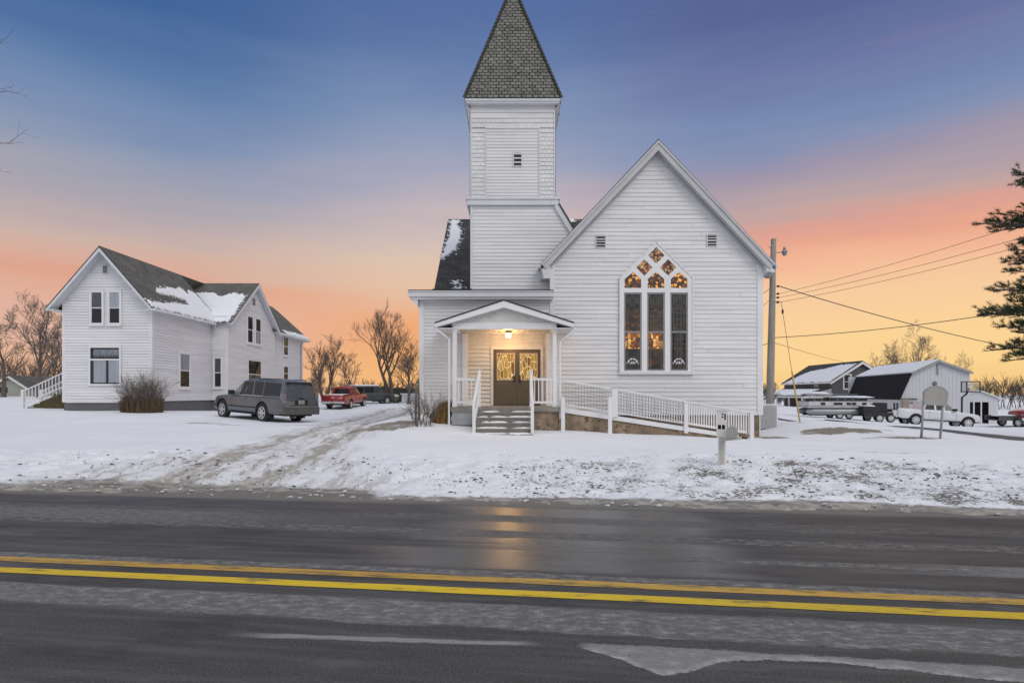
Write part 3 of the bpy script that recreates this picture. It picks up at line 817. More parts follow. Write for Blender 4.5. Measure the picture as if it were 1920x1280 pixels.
for l in dias:
    m = MB(); m.face([gf.p(a,b,.036) for a,b in l]); part('diamond_pane', m, g_dia, gw)
SASH = M('grey_sash', (.24,.24,.25), .5, .15, 4)
LEAD = M('lead_came', (.12,.115,.105), .6, .2, 8)
for i, c in enumerate(cxs):
    (x0,zb), (x1,_), (_,zt), _ = lows[i]
    zm = gz(0,623)[1]; s = .055
    f = MB()
    plate(f, gf, [(x0,zb),(x1,zb),(x1,zm+.02),(x0,zm+.02)], [[(x0+s,zb+s),(x1-s,zb+s),(x1-s,zm-.02),(x0+s,zm-.02)]], .031, .062)
    plate(f, gf, [(x0,zm+.0201),(x1,zm+.0201),(x1,zt),(x0,zt)], [[(x0+s,zm+.04),(x1-s,zm+.04),(x1-s,zt-s),(x0+s,zt-s)]], .03, .056)
    sh = part('sash', f, SASH, gw)
    ax0, ax1 = x0+s, x1-s; cx = (ax0+ax1)/2; w = ax1-ax0
    zp = zb+s+(zm-zb)*.53
    segs = [(zm+.04, zm+.04+(zt-zm)*.55, (g_br if i == 1 else (g_br if i == 0 else g_dk))), (zm+.04+(zt-zm)*.55, zt-s, g_dk),
            (zp, zm-.02, g_am if i < 2 else g_dk), (zb+s, zp, g_br if i == 1 else g_dk)]
    for z0, z1, mt in segs:
        q = MB(); q.face([gf.p(ax0,z0,.036), gf.p(ax1,z0,.036), gf.p(ax1,z1,.036), gf.p(ax0,z1,.036)]); part('glass_panel', q, mt, gw)
    L = MB(); r = .0085
    def ln(p, q2): L.bar(gf.p(*p,.041), gf.p(*q2,.041), r*2, .01, (0,1,0))
    bx = .075
    for xx in (ax0+bx, ax1-bx): ln((xx, zb+s), (xx, zm-.02)); ln((xx, zm+.04), (xx, zt-s))
    nrow = (9, 7, 11)[i]
    zt0 = zt-s-(zt-zm)*(.34 if i != 1 else .42)
    if i != 0:
        for k in range(1, 3): ln((ax0+bx+(w-2*bx)*k/3, zm+.04), (ax0+bx+(w-2*bx)*k/3, zt0))
        for k in range(5): zz = zm+.08+(zt0-zm-.08)*k/4; ln((ax0+bx, zz), (ax1-bx, zz))
    if i == 2:
        for k in range(4): ln((ax0+bx+(w-2*bx)*k/3, zb+s+.25), (ax0+bx+(w-2*bx)*k/3, zm-.05))
    for k in range(3 if i else 5): zz = zp+(zm-zp-.05)*k/(3 if i else 3); (zz < zm-.03) and ln((ax0, zz), (ax1, zz))
    # pointed arch and roundel tracery at the head of each light
    hw = w/2-bx
    for sg in (1,-1):
        pts = [(cx+sg*hw, zt0)]+[(cx+sg*hw*math.cos(t)*1.0, zt0+(zt-s-zt0)*.9*math.sin(t)) for t in np.linspace(0, math.pi/2, 7)]
        for p, q2 in zip(pts, pts[1:]): ln(p, q2)
        pts = [(cx+sg*hw*.55*math.sin(t), zt0+.06+(zt-zt0)*.28*(1-math.cos(t))) for t in np.linspace(0, math.pi, 7)]
        for p, q2 in zip(pts, pts[1:]): ln(p, q2)
    if i == 1:
        for k in range(1,5):
            ln((ax0+bx, zt0+k*.11), (cx+hw*(1-k*.2), zt0+.02+k*.02+.3)); ln((ax1-bx, zt0+k*.11), (cx-hw*(1-k*.2), zt0+.02+k*.02+.3))
    part('leading', L, LEAD, gw)
    if i == 1:   # dark arched bottom panel
        q = MB(); pts = arc(cx, zb+s+.02, .17, 0, math.pi, 12); plate(q, gf, [(a_, b_) for a_, b_ in pts], [], .0365, .039); part('dark_panel', q, DARK, gw)
    else:        # small white emblem in an arch of short strokes
        q = MB(); z0 = zb+.28
        for t0, t1 in ((.15,.8),(.95,1.5),(1.65,2.2),(2.35,3.0)):
            A = arc(cx, z0, .19, t0, t1, 4); B = arc(cx, z0, .14, t0, t1, 4)[::-1]
            plate(q, gf, [(a_, z0+(b_-z0)*.95) for a_, b_ in A+B], [], .0365, .043)
        for dx, w_, h_ in ((-.09,.035,.06),(-.03,.03,.09),(.025,.035,.09),(.085,.03,.07)):
            pbox(q, gf, cx+dx-w_/2, cx+dx+w_/2, z0-.03, z0-.03+h_, .0365, .043)
        for dx in (-.2,.2): pbox(q, gf, cx+dx-.03, cx+dx+.03, z0-.02, z0+.005, .0365, .043)
        part('emblem', q, M('white_lettering', (.7,.71,.74), .5), gw)

# tower
YT = 22.7; tf = front(YT)
tz = lambda y: CAMZ+(HZ-y)/F*YT
TX0, TX1 = -1.54, 1.60; TD = 3.14
mb = MB()
siding(mb, tf, [(-1.5,5.2),(2.6,5.2),(2.6,7.15),(2.30,7.62),(1.66,tz(385)),(-1.5,tz(385))], .135, seed=3)
siding(mb, PL((-1.5,YT,0),(0,1,0),(0,0,1),(-1,0,0)), [(0,5.2),(TD,5.2),(TD,tz(385)),(0,tz(385))], .135)
siding(mb, PL((1.6,YT,0),(0,1,0),(0,0,1),(1,0,0)), [(0,6),(TD,6),(TD,tz(385)),(0,tz(385))], .135)
ZT0, ZT1 = tz(373), 12.40
siding(mb, tf, [(TX0,tz(222)),(TX1,tz(222)),(TX1,ZT1),(TX0,ZT1)], .21, dB=.04, seed=4)
pa0, pa1 = (912-960)/F*YT, (1010-960)/F*YT
siding(mb, tf, [(pa0,ZT0),(pa1,ZT0),(pa1,tz(242)),(pa0,tz(242))], .118, seed=5)
for X, n in ((TX0,(-1,0,0)), (TX1,(1,0,0))):
    siding(mb, PL((X,YT,0),(0,1,0),(0,0,1),n), [(0,ZT0),(TD,ZT0),(TD,ZT1),(0,ZT1)], .135)
siding(mb, PL((0,YT+TD,0),(1,0,0),(0,0,1),(0,1,0)), [(TX0,5),(TX1,5),(TX1,ZT1),(TX0,ZT1)], .135)
part('tower_wall', mb, SIDING, ch)
mb = MB(); rr = random.Random(5)   # square cut white shingles flanking the filled-in belfry opening
for za, zb_, xa, xb in ((ZT0, tz(242), TX0+.05, pa0-.045), (ZT0, tz(242), pa1+.045, TX1-.05), (tz(240), tz(222), TX0+.05, TX1-.05)):
    rows = max(1, round((zb_-za)/.15)); h = (zb_-za)/rows
    for r_ in range(rows):
        n = max(1, round((xb-xa)/.16)); w = (xb-xa)/n; sh = (r_ % 2)*.5*w
        for k in range(-1, n+1):
            x0 = max(xa, xa+k*w+sh+.0035); x1 = min(xb, xa+(k+1)*w+sh-.0035)
            if x1-x0 < .03: continue
            z = za+r_*h; d = .028+rr.uniform(-.006,.006); dz = rr.uniform(-.006,.006)
            mb.hexa([tf.p(x0,z+.008+dz,d), tf.p(x1,z+.008+dz,d), tf.p(x1,z+.008+dz,0), tf.p(x0,z+.008+dz,0), tf.p(x0,z+h,.008), tf.p(x1,z+h,.008), tf.p(x1,z+h,0), tf.p(x0,z+h,0)])
part('wall_shingles', mb, SIDING, ch)
mb = MB(); pbox(mb, tf, TX0, TX1, ZT0, tz(222), -.06, -.001); part('shingle_backing', mb, M('backing_board', (.42,.42,.43), .8), ch)
mb = MB()
for a, b in ((pa0-.045, pa0), (pa1, pa1+.045)): pbox(mb, tf, a, b, ZT0, tz(242), 0, .05)
pbox(mb, tf, pa0-.045, pa1+.045, tz(242), tz(239.5), 0, .05)
for X in (TX0, TX1-.05): pbox(mb, tf, X, X+.05, ZT0, ZT1, 0, .045)
for (y0, y1, z0, z1, o) in ((0,0,tz(386),tz(376),.10), (0,0,tz(376),tz(372.5),.14)):
    mb.box(TX0-o-.02, TX1+o+.02, YT-o-.03, YT+TD+o, z0+.001, z1)
mb.box(TX0-.15, TX1+.15, YT-.28, YT+TD+.2, ZT1-.13, ZT1-.02)
mb.box(-1.54, -1.44, YT-.045, YT+.05, 5.3, tz(386))
# sloping trim down the tower's right shoulder
a, b = Vector((1.70,0,tz(384))), Vector((2.55,0,7.18))
nrm = Vector((-(b-a).z, 0, (b-a).x)).normalized()
if nrm.z < 0: nrm = -nrm
mb.prism([a+Vector((0,YT-.12,0)), b+Vector((0,YT-.12,0)), b-nrm*.17+Vector((0,YT-.12,0)), a-nrm*.17+Vector((0,YT-.12,0))], (0,.11,0))
part('tower_trim', mb, TRIM, ch)
mb = MB(); slab(mb, [tuple(b+nrm*.05+Vector((0,YT-.16,0))), tuple(b+nrm*.05+Vector((0,YT+2.6,0))), tuple(a+nrm*.05+Vector((0,YT+2.6,0))), tuple(a+nrm*.05+Vector((0,YT-.16,0)))], .045); part('shoulder_roof', mb, DARKSH, ch)
louvre(ch, tf, *pxr(963.5,977.5,288,311.5,YT), 3)
# spire: overlapping scalloped shingles over a dark deck
zb0 = CAMZ+(HZ-183)/F*(YT-.36); hw = 1.76; cxs_, cys = .03, YT+TD/2; zap = CAMZ+(HZ+26)/F*cys
cor = [(cxs_-hw,cys-hw-.12,zb0),(cxs_+hw,cys-hw-.12,zb0),(cxs_+hw,cys+hw+.12,zb0),(cxs_-hw,cys+hw+.12,zb0)]
mb = MB(); apx = (cxs_,cys,zap)
mb.add(cor+[apx], [(0,1,4),(1,2,4),(2,3,4),(3,0,4),(3,2,1,0)]); sp = part('spire_roof', mb, M('spire_deck', (.045,.042,.036), .95), ch)
mb = MB(); rr = random.Random(11); mats = []
for k in range(4):
    A, B = Vector(cor[k]), Vector(cor[(k+1) % 4]); T = Vector(apx)
    mid = (A+B)/2; up = (T-mid); Ls = up.length; up.normalize(); u = (B-A).normalized(); n = u.cross(up).normalized()
    if n.dot(mid-Vector((cxs_,cys,zb0))) < 0: n = -n
    W = (B-A).length; rh = .148; rows = int(Ls/rh)
    for r_ in range(rows):
        s0 = r_*rh; wid = W*(1-s0/Ls); tw = .205; nt = max(1, int(wid/tw)+2)
        for j in range(-nt//2-1, nt//2+2):
            c = (j+(.5 if r_ % 2 else 0))*tw+rr.uniform(-.012,.012)
            hwid = wid/2-.05
            x0, x1 = c-tw/2+.010, c+tw/2-.010
            t0 = s0+.012+rr.uniform(-.01,.01); t1 = s0+rh+.012
            hw1 = W*(1-t1/Ls)/2-.05
            if x1 < -hwid or x0 > hwid: continue
            if rr.random() < .04: t0 -= rr.uniform(.02,.05); x0 += rr.uniform(-.02,.02)
            ch_ = .038*rr.uniform(.7,1.2)
            prof = [(x0+ch_,t0),(x1-ch_,t0),(x1,t0+ch_),(x1,t1-ch_*.9),(x1-ch_,t1),(x0+ch_,t1),(x0,t1-ch_*.9),(x0,t0+ch_)]
            def lim(t): return W*(1-t/Ls)/2-.045
            prof = [(max(-lim(t), min(lim(t), x)), t) for x, t in prof]
            d0, d1 = .030, .010
            mb.prism([mid+u*x+up*t+n*(d0+(d1-d0)*(t-t0)/(t1-t0)) for x, t in prof], -n*.01)
def tile_mat():
    m, t, b, st = newmat('spire_shingles')
    co = t.n('TexCoord').outputs['Object']
    k = t.n('NewGeometry').outputs['Random Per Island']
    c = t.ramp(k, [(0,(.12,.118,.108)),(.12,(.155,.152,.138)),(.5,(.185,.181,.165)),(1,(.225,.22,.198))])
    c = t.mix(t.step(t.noise(co, 2.2, 7, .7), .45, .75), c, (.15,.15,.14))
    st('Base Color', c); st('Roughness', .9); st('Specular IOR Level', .2)
    st('Normal', t.n('Bump', {'Strength':.4, 'Distance':.01, 'Height':t.noise(co, 70, 2)}).outputs[0])
    return m
part('shingles', mb, tile_mat(), sp)
mb = MB()
for k in range(4):
    A = Vector(cor[k]); T = Vector(apx)
    for j in range(30):
        q0, q1 = A.lerp(T, j/30), A.lerp(T, (j+.93)/30)
        o_ = Vector((q0.x-cxs_, q0.y-cys, 0)).normalized()*.03+Vector((0,0,.03))
        mb.bar(q0+o_*1.3, q1+o_, .13, .03, (o_.x,o_.y,o_.z+.02))
part('hip_cap', mb, M('hip_cap_metal', (.06,.055,.05), .8, .3), sp)
mb = MB(); mb.box(cxs_-hw+.01, cxs_+hw-.01, cys-hw-.11, cys+hw+.11, zb0-.075, zb0-.004)
mb.box(cxs_-hw+.06, cxs_+hw-.06, cys-hw-.06, cys+hw+.06, zb0-.16, zb0-.0755)
part('spire_fascia', mb, TRIM, ch)
mb = MB()   # sloping frieze under the spire's side eaves
for sg in (-1,1):
    x = cxs_+sg*(hw-.03)
    mb.prism([(x,cys-hw+.0,zb0-.17),(x,cys+hw-.1,zb0-.17),(x-sg*.16,cys+hw-.3,zb0-.55),(x-sg*.14,cys-hw+.15,zb0-.3)], (-sg*.04,0,0))
split('side_bracket', mb, TRIM, ch)

# vestibule
VX0, VX1 = -3.37, 1.38; vf = front(YF+.01)
OX0, OX1, DZ, CZ = -1.75, 1.36, 1.16, 3.80
mb = MB()
siding(mb, vf, [(VX0,.62),(OX0,.62),(OX0,5.1),(VX0,5.1)], .128, seed=6)
siding(mb, vf, [(OX0,CZ),(VX1,CZ),(VX1,5.1),(OX0,5.1)], .128, seed=7)
siding(mb, PL((VX0,YF,0),(0,1,0),(0,0,1),(-1,0,0)), [(0,.62),(4,.62),(4,5.1),(0,5.1)], .128)
part('vestibule_wall', mb, SIDING, ch)
df = front(22.8)
mb = MB(); (qx0, qx1, _, qz1) = pxr(925,1013.5,655,761,22.78)
for xa, xb, za, zb_ in ((OX0,qx0-.09,DZ,CZ+.1),(qx1+.09,VX1,DZ,CZ+.1),(qx0-.09,qx1+.09,qz1+.09,CZ+.1)): siding(mb, df, [(xa,za),(xb,za),(xb,zb_),(xa,zb_)], .15, dB=.055, seed=8)
pbox(mb, df, qx0-.1, qx1+.1, DZ, qz1+.1, -.03, -.002)
siding(mb, PL((OX0,YF+.42,0),(0,-1,0),(0,0,1),(1,0,0)), [(0,DZ),(.42,DZ),(.42,CZ),(0,CZ)], .112)
part('doorway_wall', mb, CREAM, ch)
mb = MB(); mb.box(VX0-.02, VX0+.15, YF-.05, YF+.1, .6, 5.1); mb.box(OX0-.05, OX0+.12, YF-.08, YF+.40, DZ, CZ); mb.box(1.26, GX0+.0, YF-.06, YF+.40, DZ, CZ)
mb.box(VX0+.15, 1.40, YF-.06, YF-.002, 4.93, 5.12)
part('vestibule_trim', mb, WHITE, ch)
cz = lambda y: CAMZ+(HZ-y)/F*22.02
mb = MB(); mb.box(-3.72, 1.50, 22.02, YF+.05, cz(556), cz(547)); mb.box(-3.66, 1.46, 22.08, YF+.05, cz(560.5), cz(556.1)-.002)
mb.box(-3.76, 1.52, 21.99, 22.3, cz(547)+.001, cz(545))
mb.prism([(-3.66,22.1,cz(560)-.002),(VX0-.03,22.1,cz(560)-.002),(VX0-.03,22.1,cz(574))], (0,3.5,0))
mb.box(-3.72, VX0-.04, YF+.051, 26, cz(556), cz(547))
part('cornice', mb, TRIM, ch)
mb = MB(); slab(mb, [(-3.74,22.06,cz(545)+.045),(1.5,22.06,cz(545)+.045),(1.5,26.2,5.75),(-3.74,26.2,5.75)], .04); part('vestibule_roof', mb, DARKSH, ch)
mb = MB(); mb.box(-2.9, -1.46, 22.35, YT-.03, cz(545)+.06, cz(545)+.13); part('roof_flashing', mb, DARK, ch)
# transept behind the tower
ep, rp = (-3.35,25.2,5.15), (-3.35,32.2,10.73)
tp = [(-3.35,25.2,5.15),(5.2,25.2,5.15),(5.2,32.2,10.76),(-3.35,32.2,10.76)]
mb = MB(); slab(mb, tp, .10); slab(mb, [(-3.35,39.2,5.15),(5.2,39.2,5.15),(5.2,32.2,10.76),(-3.35,32.2,10.76)], .10)
tr = part('transept_roof', mb, DARKSH, ch)
rpl = roofplane(tp); Ls = math.hypot(7.0, 5.61)
mb = MB(); snowpatch(mb, rpl, ragged([(.14,8.8),(.62,8.78),(.5,8.3),(.72,7.6),(.78,6.6),(.66,5.7),(.5,5.0),(.1,4.3),(.05,4.6),(.12,5.6),(.25,6.8),(.2,8.0)], .16, .06, 2), [], .004, .05)
for x, s_ in ((.75,2.0),(.9,1.5),(.88,1.25)): snowpatch(mb, rpl, ragged([(x,s_),(x+.3,s_-.02),(x+.28,s_+.2),(x+.03,s_+.17)], .1, .05, int(x*99)), [], .004, .04)
snowpatch(mb, rpl, ragged([(4.6,8.6),(6.6,8.6),(6.6,8.96),(4.6,8.96)], .2, .03, 3), [], .004, .05)
part('snow', mb, SNOWR, tr)
mb = MB(); siding(mb, PL((-3.22,25.6,0),(0,1,0),(0,0,1),(-1,0,0)), [(0,.3),(13,.3),(13,5.3),(6.6,10.5),(0,5.3)], .15)
mb2 = front(25.6); siding(mb, mb2, [(-3.22,.3),(1.3,.3),(1.3,5.4),(-3.22,5.4)], .15)
part('transept_wall', mb, SIDING, ch)
mb = MB(); mb.prism([(-3.37,25.15,5.02),(-3.37,32.2,10.64),(-3.37,32.2,10.42),(-3.37,25.15,4.82)], (.05,0,0)); mb.prism([(-3.37,39.25,5.02),(-3.37,32.2,10.64),(-3.37,32.2,10.42),(-3.37,39.25,4.82)], (.05,0,0)); part('verge_board', mb, TRIM, ch)

# doors
(dx0, dx1, dz0, dz1) = pxr(925,1013.5,655,761,22.78)
dz0 = DZ+.03
mb = MB(); plate(mb, df, [(dx0-.10,DZ+.002),(dx1+.10,DZ+.002),(dx1+.10,dz1+.10),(dx0-.10,dz1+.10)], [[(dx0,DZ+.003),(dx1,DZ+.003),(dx1,dz1),(dx0,dz1)]], 0, .08); part('door_frame', mb, CREAM, ch)
mb = MB(); plate(mb, df, [(dx0,dz0),(dx1,dz0),(dx1,dz1),(dx0,dz1)], [[(dx0+.05,dz0+.001),(dx1-.05,dz0+.001),(dx1-.05,dz1-.05),(dx0+.05,dz1-.05)]], .02, .07); pbox(mb, df, dx0, dx1, DZ+.004, dz0, 0, .12); part('door_jamb', mb, DOORM, ch)
dmid = (969.5-960)/F*22.78
g_door = stained('door_amber_glass', [(0,(.30,.15,.022)),(.3,(.42,.24,.045)),(.6,(.22,.10,.014)),(.8,(.50,.30,.07))], 4.6, .8, .05, stretch=(1.7,1,.62), lead=(.85,.60,.28), seed=6)
for x0, x1, pp_ in ((dx0+.055, dmid-.004, (932.5,964.5)), (dmid+.004, dx1-.055, (975.5,1007))):
    p0, p1, q0, q1 = pxr(pp_[0], pp_[1], 663, 711.5, 22.76)
    m = MB(); plate(m, df, [(x0,dz0+.01),(x1,dz0+.01),(x1,dz1-.055),(x0,dz1-.055)], [[(p0,q0),(p1,q0),(p1,q1),(p0,q1)]], .012, .055)
    d = part('door', m, DOORM, ch)
    m = MB(); plate(m, df, [(p0-.02,q0-.02),(p1+.02,q0-.02),(p1+.02,q1+.02),(p0-.02,q1+.02)], [[(p0+.012,q0+.012),(p1-.012,q0+.012),(p1-.012,q1-.012),(p0+.012,q1-.012)]], .035, .064); part('pane_moulding', m, M('pale_moulding', (.5,.44,.32), .5), d)
    m = MB(); m.face([df.p(p0,q0,.04), df.p(p1,q0,.04), df.p(p1,q1,.04), df.p(p0,q1,.04)]); part('door_pane', m, g_door, d)
    hx = dmid-.10 if x0 < dmid-.2 else dmid+.10
    m = MB(); pbox(m, df, hx-.03, hx+.03, 2.0, 2.28, .055, .066); m.bar(df.p(hx,2.04,.1), df.p(hx,2.22,.1), .03, .03); m.lathe([(.0,-.0),(.035,-.005),(.038,-.04),(.0,-.06)], df.p(hx,2.13,.066), 'y', 10); part('handle', m, DARK, d)

# porch roof, beam, columns, deck, steps, rails
YP = 20.75
pz = lambda y, Y=20.5: CAMZ+(HZ-y)/F*Y
pkx, pkz = -.27, pz(561.5); plx, prx, pez = -2.58, 2.08, pz(604)
mb = MB()
for xe in (plx, prx): slab(mb, [(xe,20.42,pez),(xe,YF-.02,pez),(pkx,YF-.02,pkz),(pkx,20.42,pkz)], .045)
pr = part('porch_roof', mb, M('porch_shingles', (.05,.05,.055), .9, .25), ch)
mb = MB()
for xe, sg in ((plx,1), (prx,-1)):
    mb.prism([(xe,20.44,pez-.05),(pkx,20.44,pkz-.05),(pkx,20.44,pkz-.27),(xe+sg*.02,20.44,pez-.17)], (0,.04,0))
    mb.prism([(xe+sg*.02,20.485,pez-.15),(pkx,20.485,pkz-.20),(pkx,20.485,pkz-.235),(xe+sg*.02,20.485,pez-.185)], (0,1.9,0))
    mb.prism([(xe+sg*.03,20.49,pez-.187),(xe+sg*.03,20.49,pez-.21),(xe+sg*.66,20.49,pez-.21),(xe+sg*.66,20.49,pez-.187)], (0,1.88,0))
part('porch_fascia', mb, WHITE, ch)
pf = front(YP)
bx0, bx1 = (849-960)/F*YP, (1043.5-960)/F*YP; bz0, bz1 = pz(617,YP), pz(606,YP)
slope = (pkz-pez)/(pkx-plx)
mb = MB(); siding(mb, pf, [(bx0+.05,bz1),(bx1-.05,bz1),(pkx,bz1+.58)], .10, dB=.02); part('porch_pediment', mb, CREAM, ch)
mb = MB(); mb.box(bx0, bx1, YP-.06, YP+.13, bz0, bz1+.01)
for x in (bx0, bx1-.13): mb.box(x, x+.13, YP+.131, YF-.07, bz0, bz1)
part('porch_beam', mb, WHITE, ch)
mb = MB(); mb.box(bx0+.131, bx1-.131, YP+.131, 22.79, CZ+.03, CZ+.07); part('porch_ceiling', mb, M('flaking_ceiling', (.62,.55,.45), .8, .15, 2, stain=((.25,.18,.11), .57), bump=.3), ch)
for x0, x1 in ((bx0, bx0+.13), (bx1-.12, bx1)):
    mb = MB(); mb.box(x0, x1, YP-.05, YP+.08, DZ, bz0-.001); mb.box(x0-.015, x1+.015, YP-.065, YP+.095, DZ, DZ+.12); mb.box(x0-.012, x1+.012, YP-.062, YP+.092, bz0-.1, bz0-.002); part('porch_column', mb, WHITE, ch)
mb = MB(); mb.box(prx-.02, prx+.08, 20.45, YF-.1, pez-.14, pez-.04); mb.box(plx-.08, plx+.02, 20.45, YF-.1, pez-.14, pez-.04); split('porch_gutter', mb, TRIM, ch)
mb = MB(); mb.path([(prx+.03,20.5,pez-.13),(prx+.0,20.52,pez-.25),(prx-.28,20.6,pez-.5),(1.64,20.72,pez-.62),(1.62,20.74,3.2),(1.62,20.74,.75)], .035, 8)
mb.path([(plx-.03,20.5,pez-.13),(plx+.03,20.52,pez-.22),(plx+.30,20.58,pez-.42),((842-960)/F*20.7,20.66,pez-.55),((842-960)/F*20.7,20.66,.35)], .035, 8); split('downspout', mb, WHITE, ch)
mb = MB(); ddx0, ddx1 = (845-960)/F*20.62, (1049-960)/F*20.62
mb.box(ddx0, ddx1, 20.62, 22.8, DZ-.16, DZ); part('porch_deck', mb, CONC, ch)
mb = MB(); mb.box((1000-960)/F*20.7, ddx1-.03, 20.70, 22.3, -.2, DZ-.161); mb.box(-1.22, .68, 20.68, 22.3, -.1, DZ-.162); part('porch_base', mb, STONE, ch)
mb = MB(); mb.box(ddx0+.04, -1.225, 20.68, 22.2, .55, DZ-.161); part('porch_skirt', mb, M('pale_block', (.36,.37,.38), .8, .2, 3, stain=((.25,.25,.25), .6)), ch)
mb = MB(); mb.box(ddx0+.03, -1.225, 20.66, 22.2, -.2, .548); part('porch_footing', mb, M('brown_footing', (.15,.11,.075), .9, .3, 3), ch)
sx0, sx1 = -1.2, .655; st_ = MB(); sn = MB()
for k in range(1, 6):
    top = DZ-.166*k; y1 = 20.62-.28*(k-1); y0 = y1-.28
    st_.box(sx0, sx1, y0, y1-.002, top-.045, top); st_.box(sx0+.02, sx1-.02, y0+.03, y1-.001, top-.7, top-.046)
    rr = random.Random(k)
    for _ in range(9 if k > 1 else 6):
        x = rr.choice((rr.uniform(sx0+.15,sx0+.8), rr.uniform(sx1-.55,sx1-.1), rr.uniform(sx0+.1, sx1-.1))); w = rr.uniform(.08,.25)*(1+.12*k)
        sn.blob((min(max(x,sx0+w),sx1-w), (y0+y1)/2+rr.uniform(-.03,.05), top), (w, .12, rr.uniform(.025,.05)), k*20+_, 10, 5, .5)
o = part('steps', st_, CONC, ch); part('snow', sn, SNOWR, o, True)
def hrail(xt, xb, yt, yb):
    m = MB()
    m.box(xt-.05, xt+.05, yt-.05, yt+.05, DZ+.001 if yt > 20.6 else .3, 2.34); m.box(xb-.05, xb+.05, yb-.05, yb+.05, .2, 1.36)
    m.hexa([(xt-.045,yt-.05,2.16),(xt+.045,yt-.05,2.16),(xb+.045,yb+.02,1.22),(xb-.045,yb+.02,1.22),(xt-.045,yt-.05,2.28),(xt+.045,yt-.05,2.28),(xb+.045,yb+.02,1.345),(xb-.045,yb+.02,1.345)])
    m.bar((xt,yt-.05,1.55), (xb,yb+.03,.62), .05, .08)
    m.lathe([(.05,0),(.065,.012),(.065,.04),(.03,.06),(.0,.065)], (xt,yt,2.34), 'z', 8)
    return m
part('step_rail', hrail(-1.10, -1.205, 20.69, 19.45), WHITE, ch); part('step_rail', hrail(.645, .645, 20.69, 19.45), WHITE, ch)
for x0, x1, nb in ((bx0+.13, -1.15, 5), (.695, bx1-.12, 5)):
    m = MB(); zt = pz(708.5,YP); zl = pz(756,YP)
    m.box(x0, x1, YP-.03, YP+.04, zt-.08, zt); m.box(x0, x1, YP-.03, YP+.04, zl, zl+.07)
    for i in range(nb): x = x0+(x1-x0)*(i+.5)/nb; m.box(x-.018, x+.018, YP-.018, YP+.022, zl+.07, zt-.08)
    part('porch_railing', m, WHITE, ch)
# side railing running back along the left edge of the deck
m = MB(); m.box(bx0+.02, bx0+.09, YP+.09, YF-.09, 2.05, 2.13); m.box(bx0+.02, bx0+.09, YP+.09, YF-.09, 1.28, 1.35)
for i in range(8): y = YP+.25+i*.19; m.box(bx0+.037, bx0+.073, y-.018, y+.018, 1.35, 2.05)
part('porch_railing', m, WHITE, ch)

# things fixed to or standing by the porch
lp = thing('porch_light', 'lit flush porch light glowing amber over the church doors', 'lamp', (-.13, 21.75, 3.55), world=True)
lx, ly = -.13, 21.75; lz = CZ+.03
mb = MB(); mb.lathe([(.0,lz-.001),(.115,lz-.001),(.115,lz-.05),(.085,lz-.075),(.0,lz-.076)], (lx,ly,0), 'z', 20); part('base', mb, DARK, lp, True)
me_, t, b, st = newmat('lit_glass'); st('Base Color', (.9,.7,.4)); st('Emission Color', (1,.60,.22)); st('Emission Strength', 13.0)
mb = MB(); mb.lathe([(.075,lz-.0765),(.088,lz-.10),(.088,lz-.20),(.07,lz-.235),(.0,lz-.245)], (lx,ly,0), 'z', 20); part('glass_shade', mb, me_, lp, True)
pl_ = bpy.data.lights.new('porch_bulb', 'POINT'); pl_.energy = 46; pl_.color = (1,.57,.23); pl_.shadow_soft_size = .09
po = bpy.data.objects.new('porch_bulb', pl_); COL.objects.link(po); po.location = (lx,ly,lz-.36)

def icicle(name, path, drop, seed, label):
    rr = random.Random(seed); w = MB(); bl = MB()
    w.path(path, .006, 4)
    tot = 0
    for a, b in zip(path, path[1:]):
        a, b = Vector(a), Vector(b); n = int((b-a).length/.075)
        for i in range(n):
            q = a.lerp(b, (i+rr.random()*.6)/n); L = rr.uniform(.02, drop)
            w.bar(q, q-Vector((0,0,L)), .008, .008)
            for k in range(1+int(L/.06)): bl.blob(q-Vector((rr.uniform(-.01,.01), rr.uniform(-.01,.01), L*(k+1)/(1+int(L/.06)))), .016, 0, 5, 3, 0)
    r = thing(name, label, 'string lights', path[0], world=True, group='icicle light strings on the church porch')
    part('wire', w, CREAM, r); part('bulb', bl, M('bulb_'+str(seed), (.35,.33,.30), .3, .4, 30), r)['kind'] = 'stuff'
icicle('string_lights', [(plx+.55,20.6,pez-.05+.0),(pkx,20.6,pkz-.29),(prx-.5,20.6,pez-.03)], .10, 1, 'unlit icicle lights along the sloping gable edge of the church porch')
icicle('string_lights', [(bx0+.2,YP+.2,CZ+.0),(bx1-.2,YP+.2,CZ+.0)], .13, 2, 'unlit icicle lights hanging along the porch ceiling behind the beam')
icicle('string_lights', [(-2.8,21.97,cz(558)),(.9,21.97,cz(558))], .05, 3, 'unlit icicle lights under the cornice above the church porch')

# ramp
rp_ = thing('wheelchair_ramp', 'white wooden wheelchair ramp with mesh and baluster rail along the church wall', 'ramp', (5, 21, .0), world=True)
YA = 21.0
rz = lambda x: 1.12-(x-1.70)*(1.12-.13)/(8.0-1.70)
hz = lambda x: 2.06-(x-1.72)*(2.06-.955)/(8.2-1.72)
mb = MB(); mb.hexa([(1.62,YA+.29,rz(1.62)-.12),(8.1,YA+.29,rz(8.1)-.12),(8.1,22.25,rz(8.1)-.12),(1.62,22.25,rz(1.62)-.12),(1.62,YA+.02,rz(1.62)-.02),(8.1,YA+.02,rz(8.1)-.02),(8.1,22.25,rz(8.1)-.02),(1.62,22.25,rz(1.62)-.02)]); part('deck', mb, WOOD, rp_)
mb = MB(); mb.prism([(1.60,YA+.03,-.4),(7.6,YA+.03,-.4),(7.6,YA+.03,rz(7.6)-.125),(1.60,YA+.03,rz(1.60)-.125)], (0,.25,0)); part('ramp_base', mb, STONE, rp_)
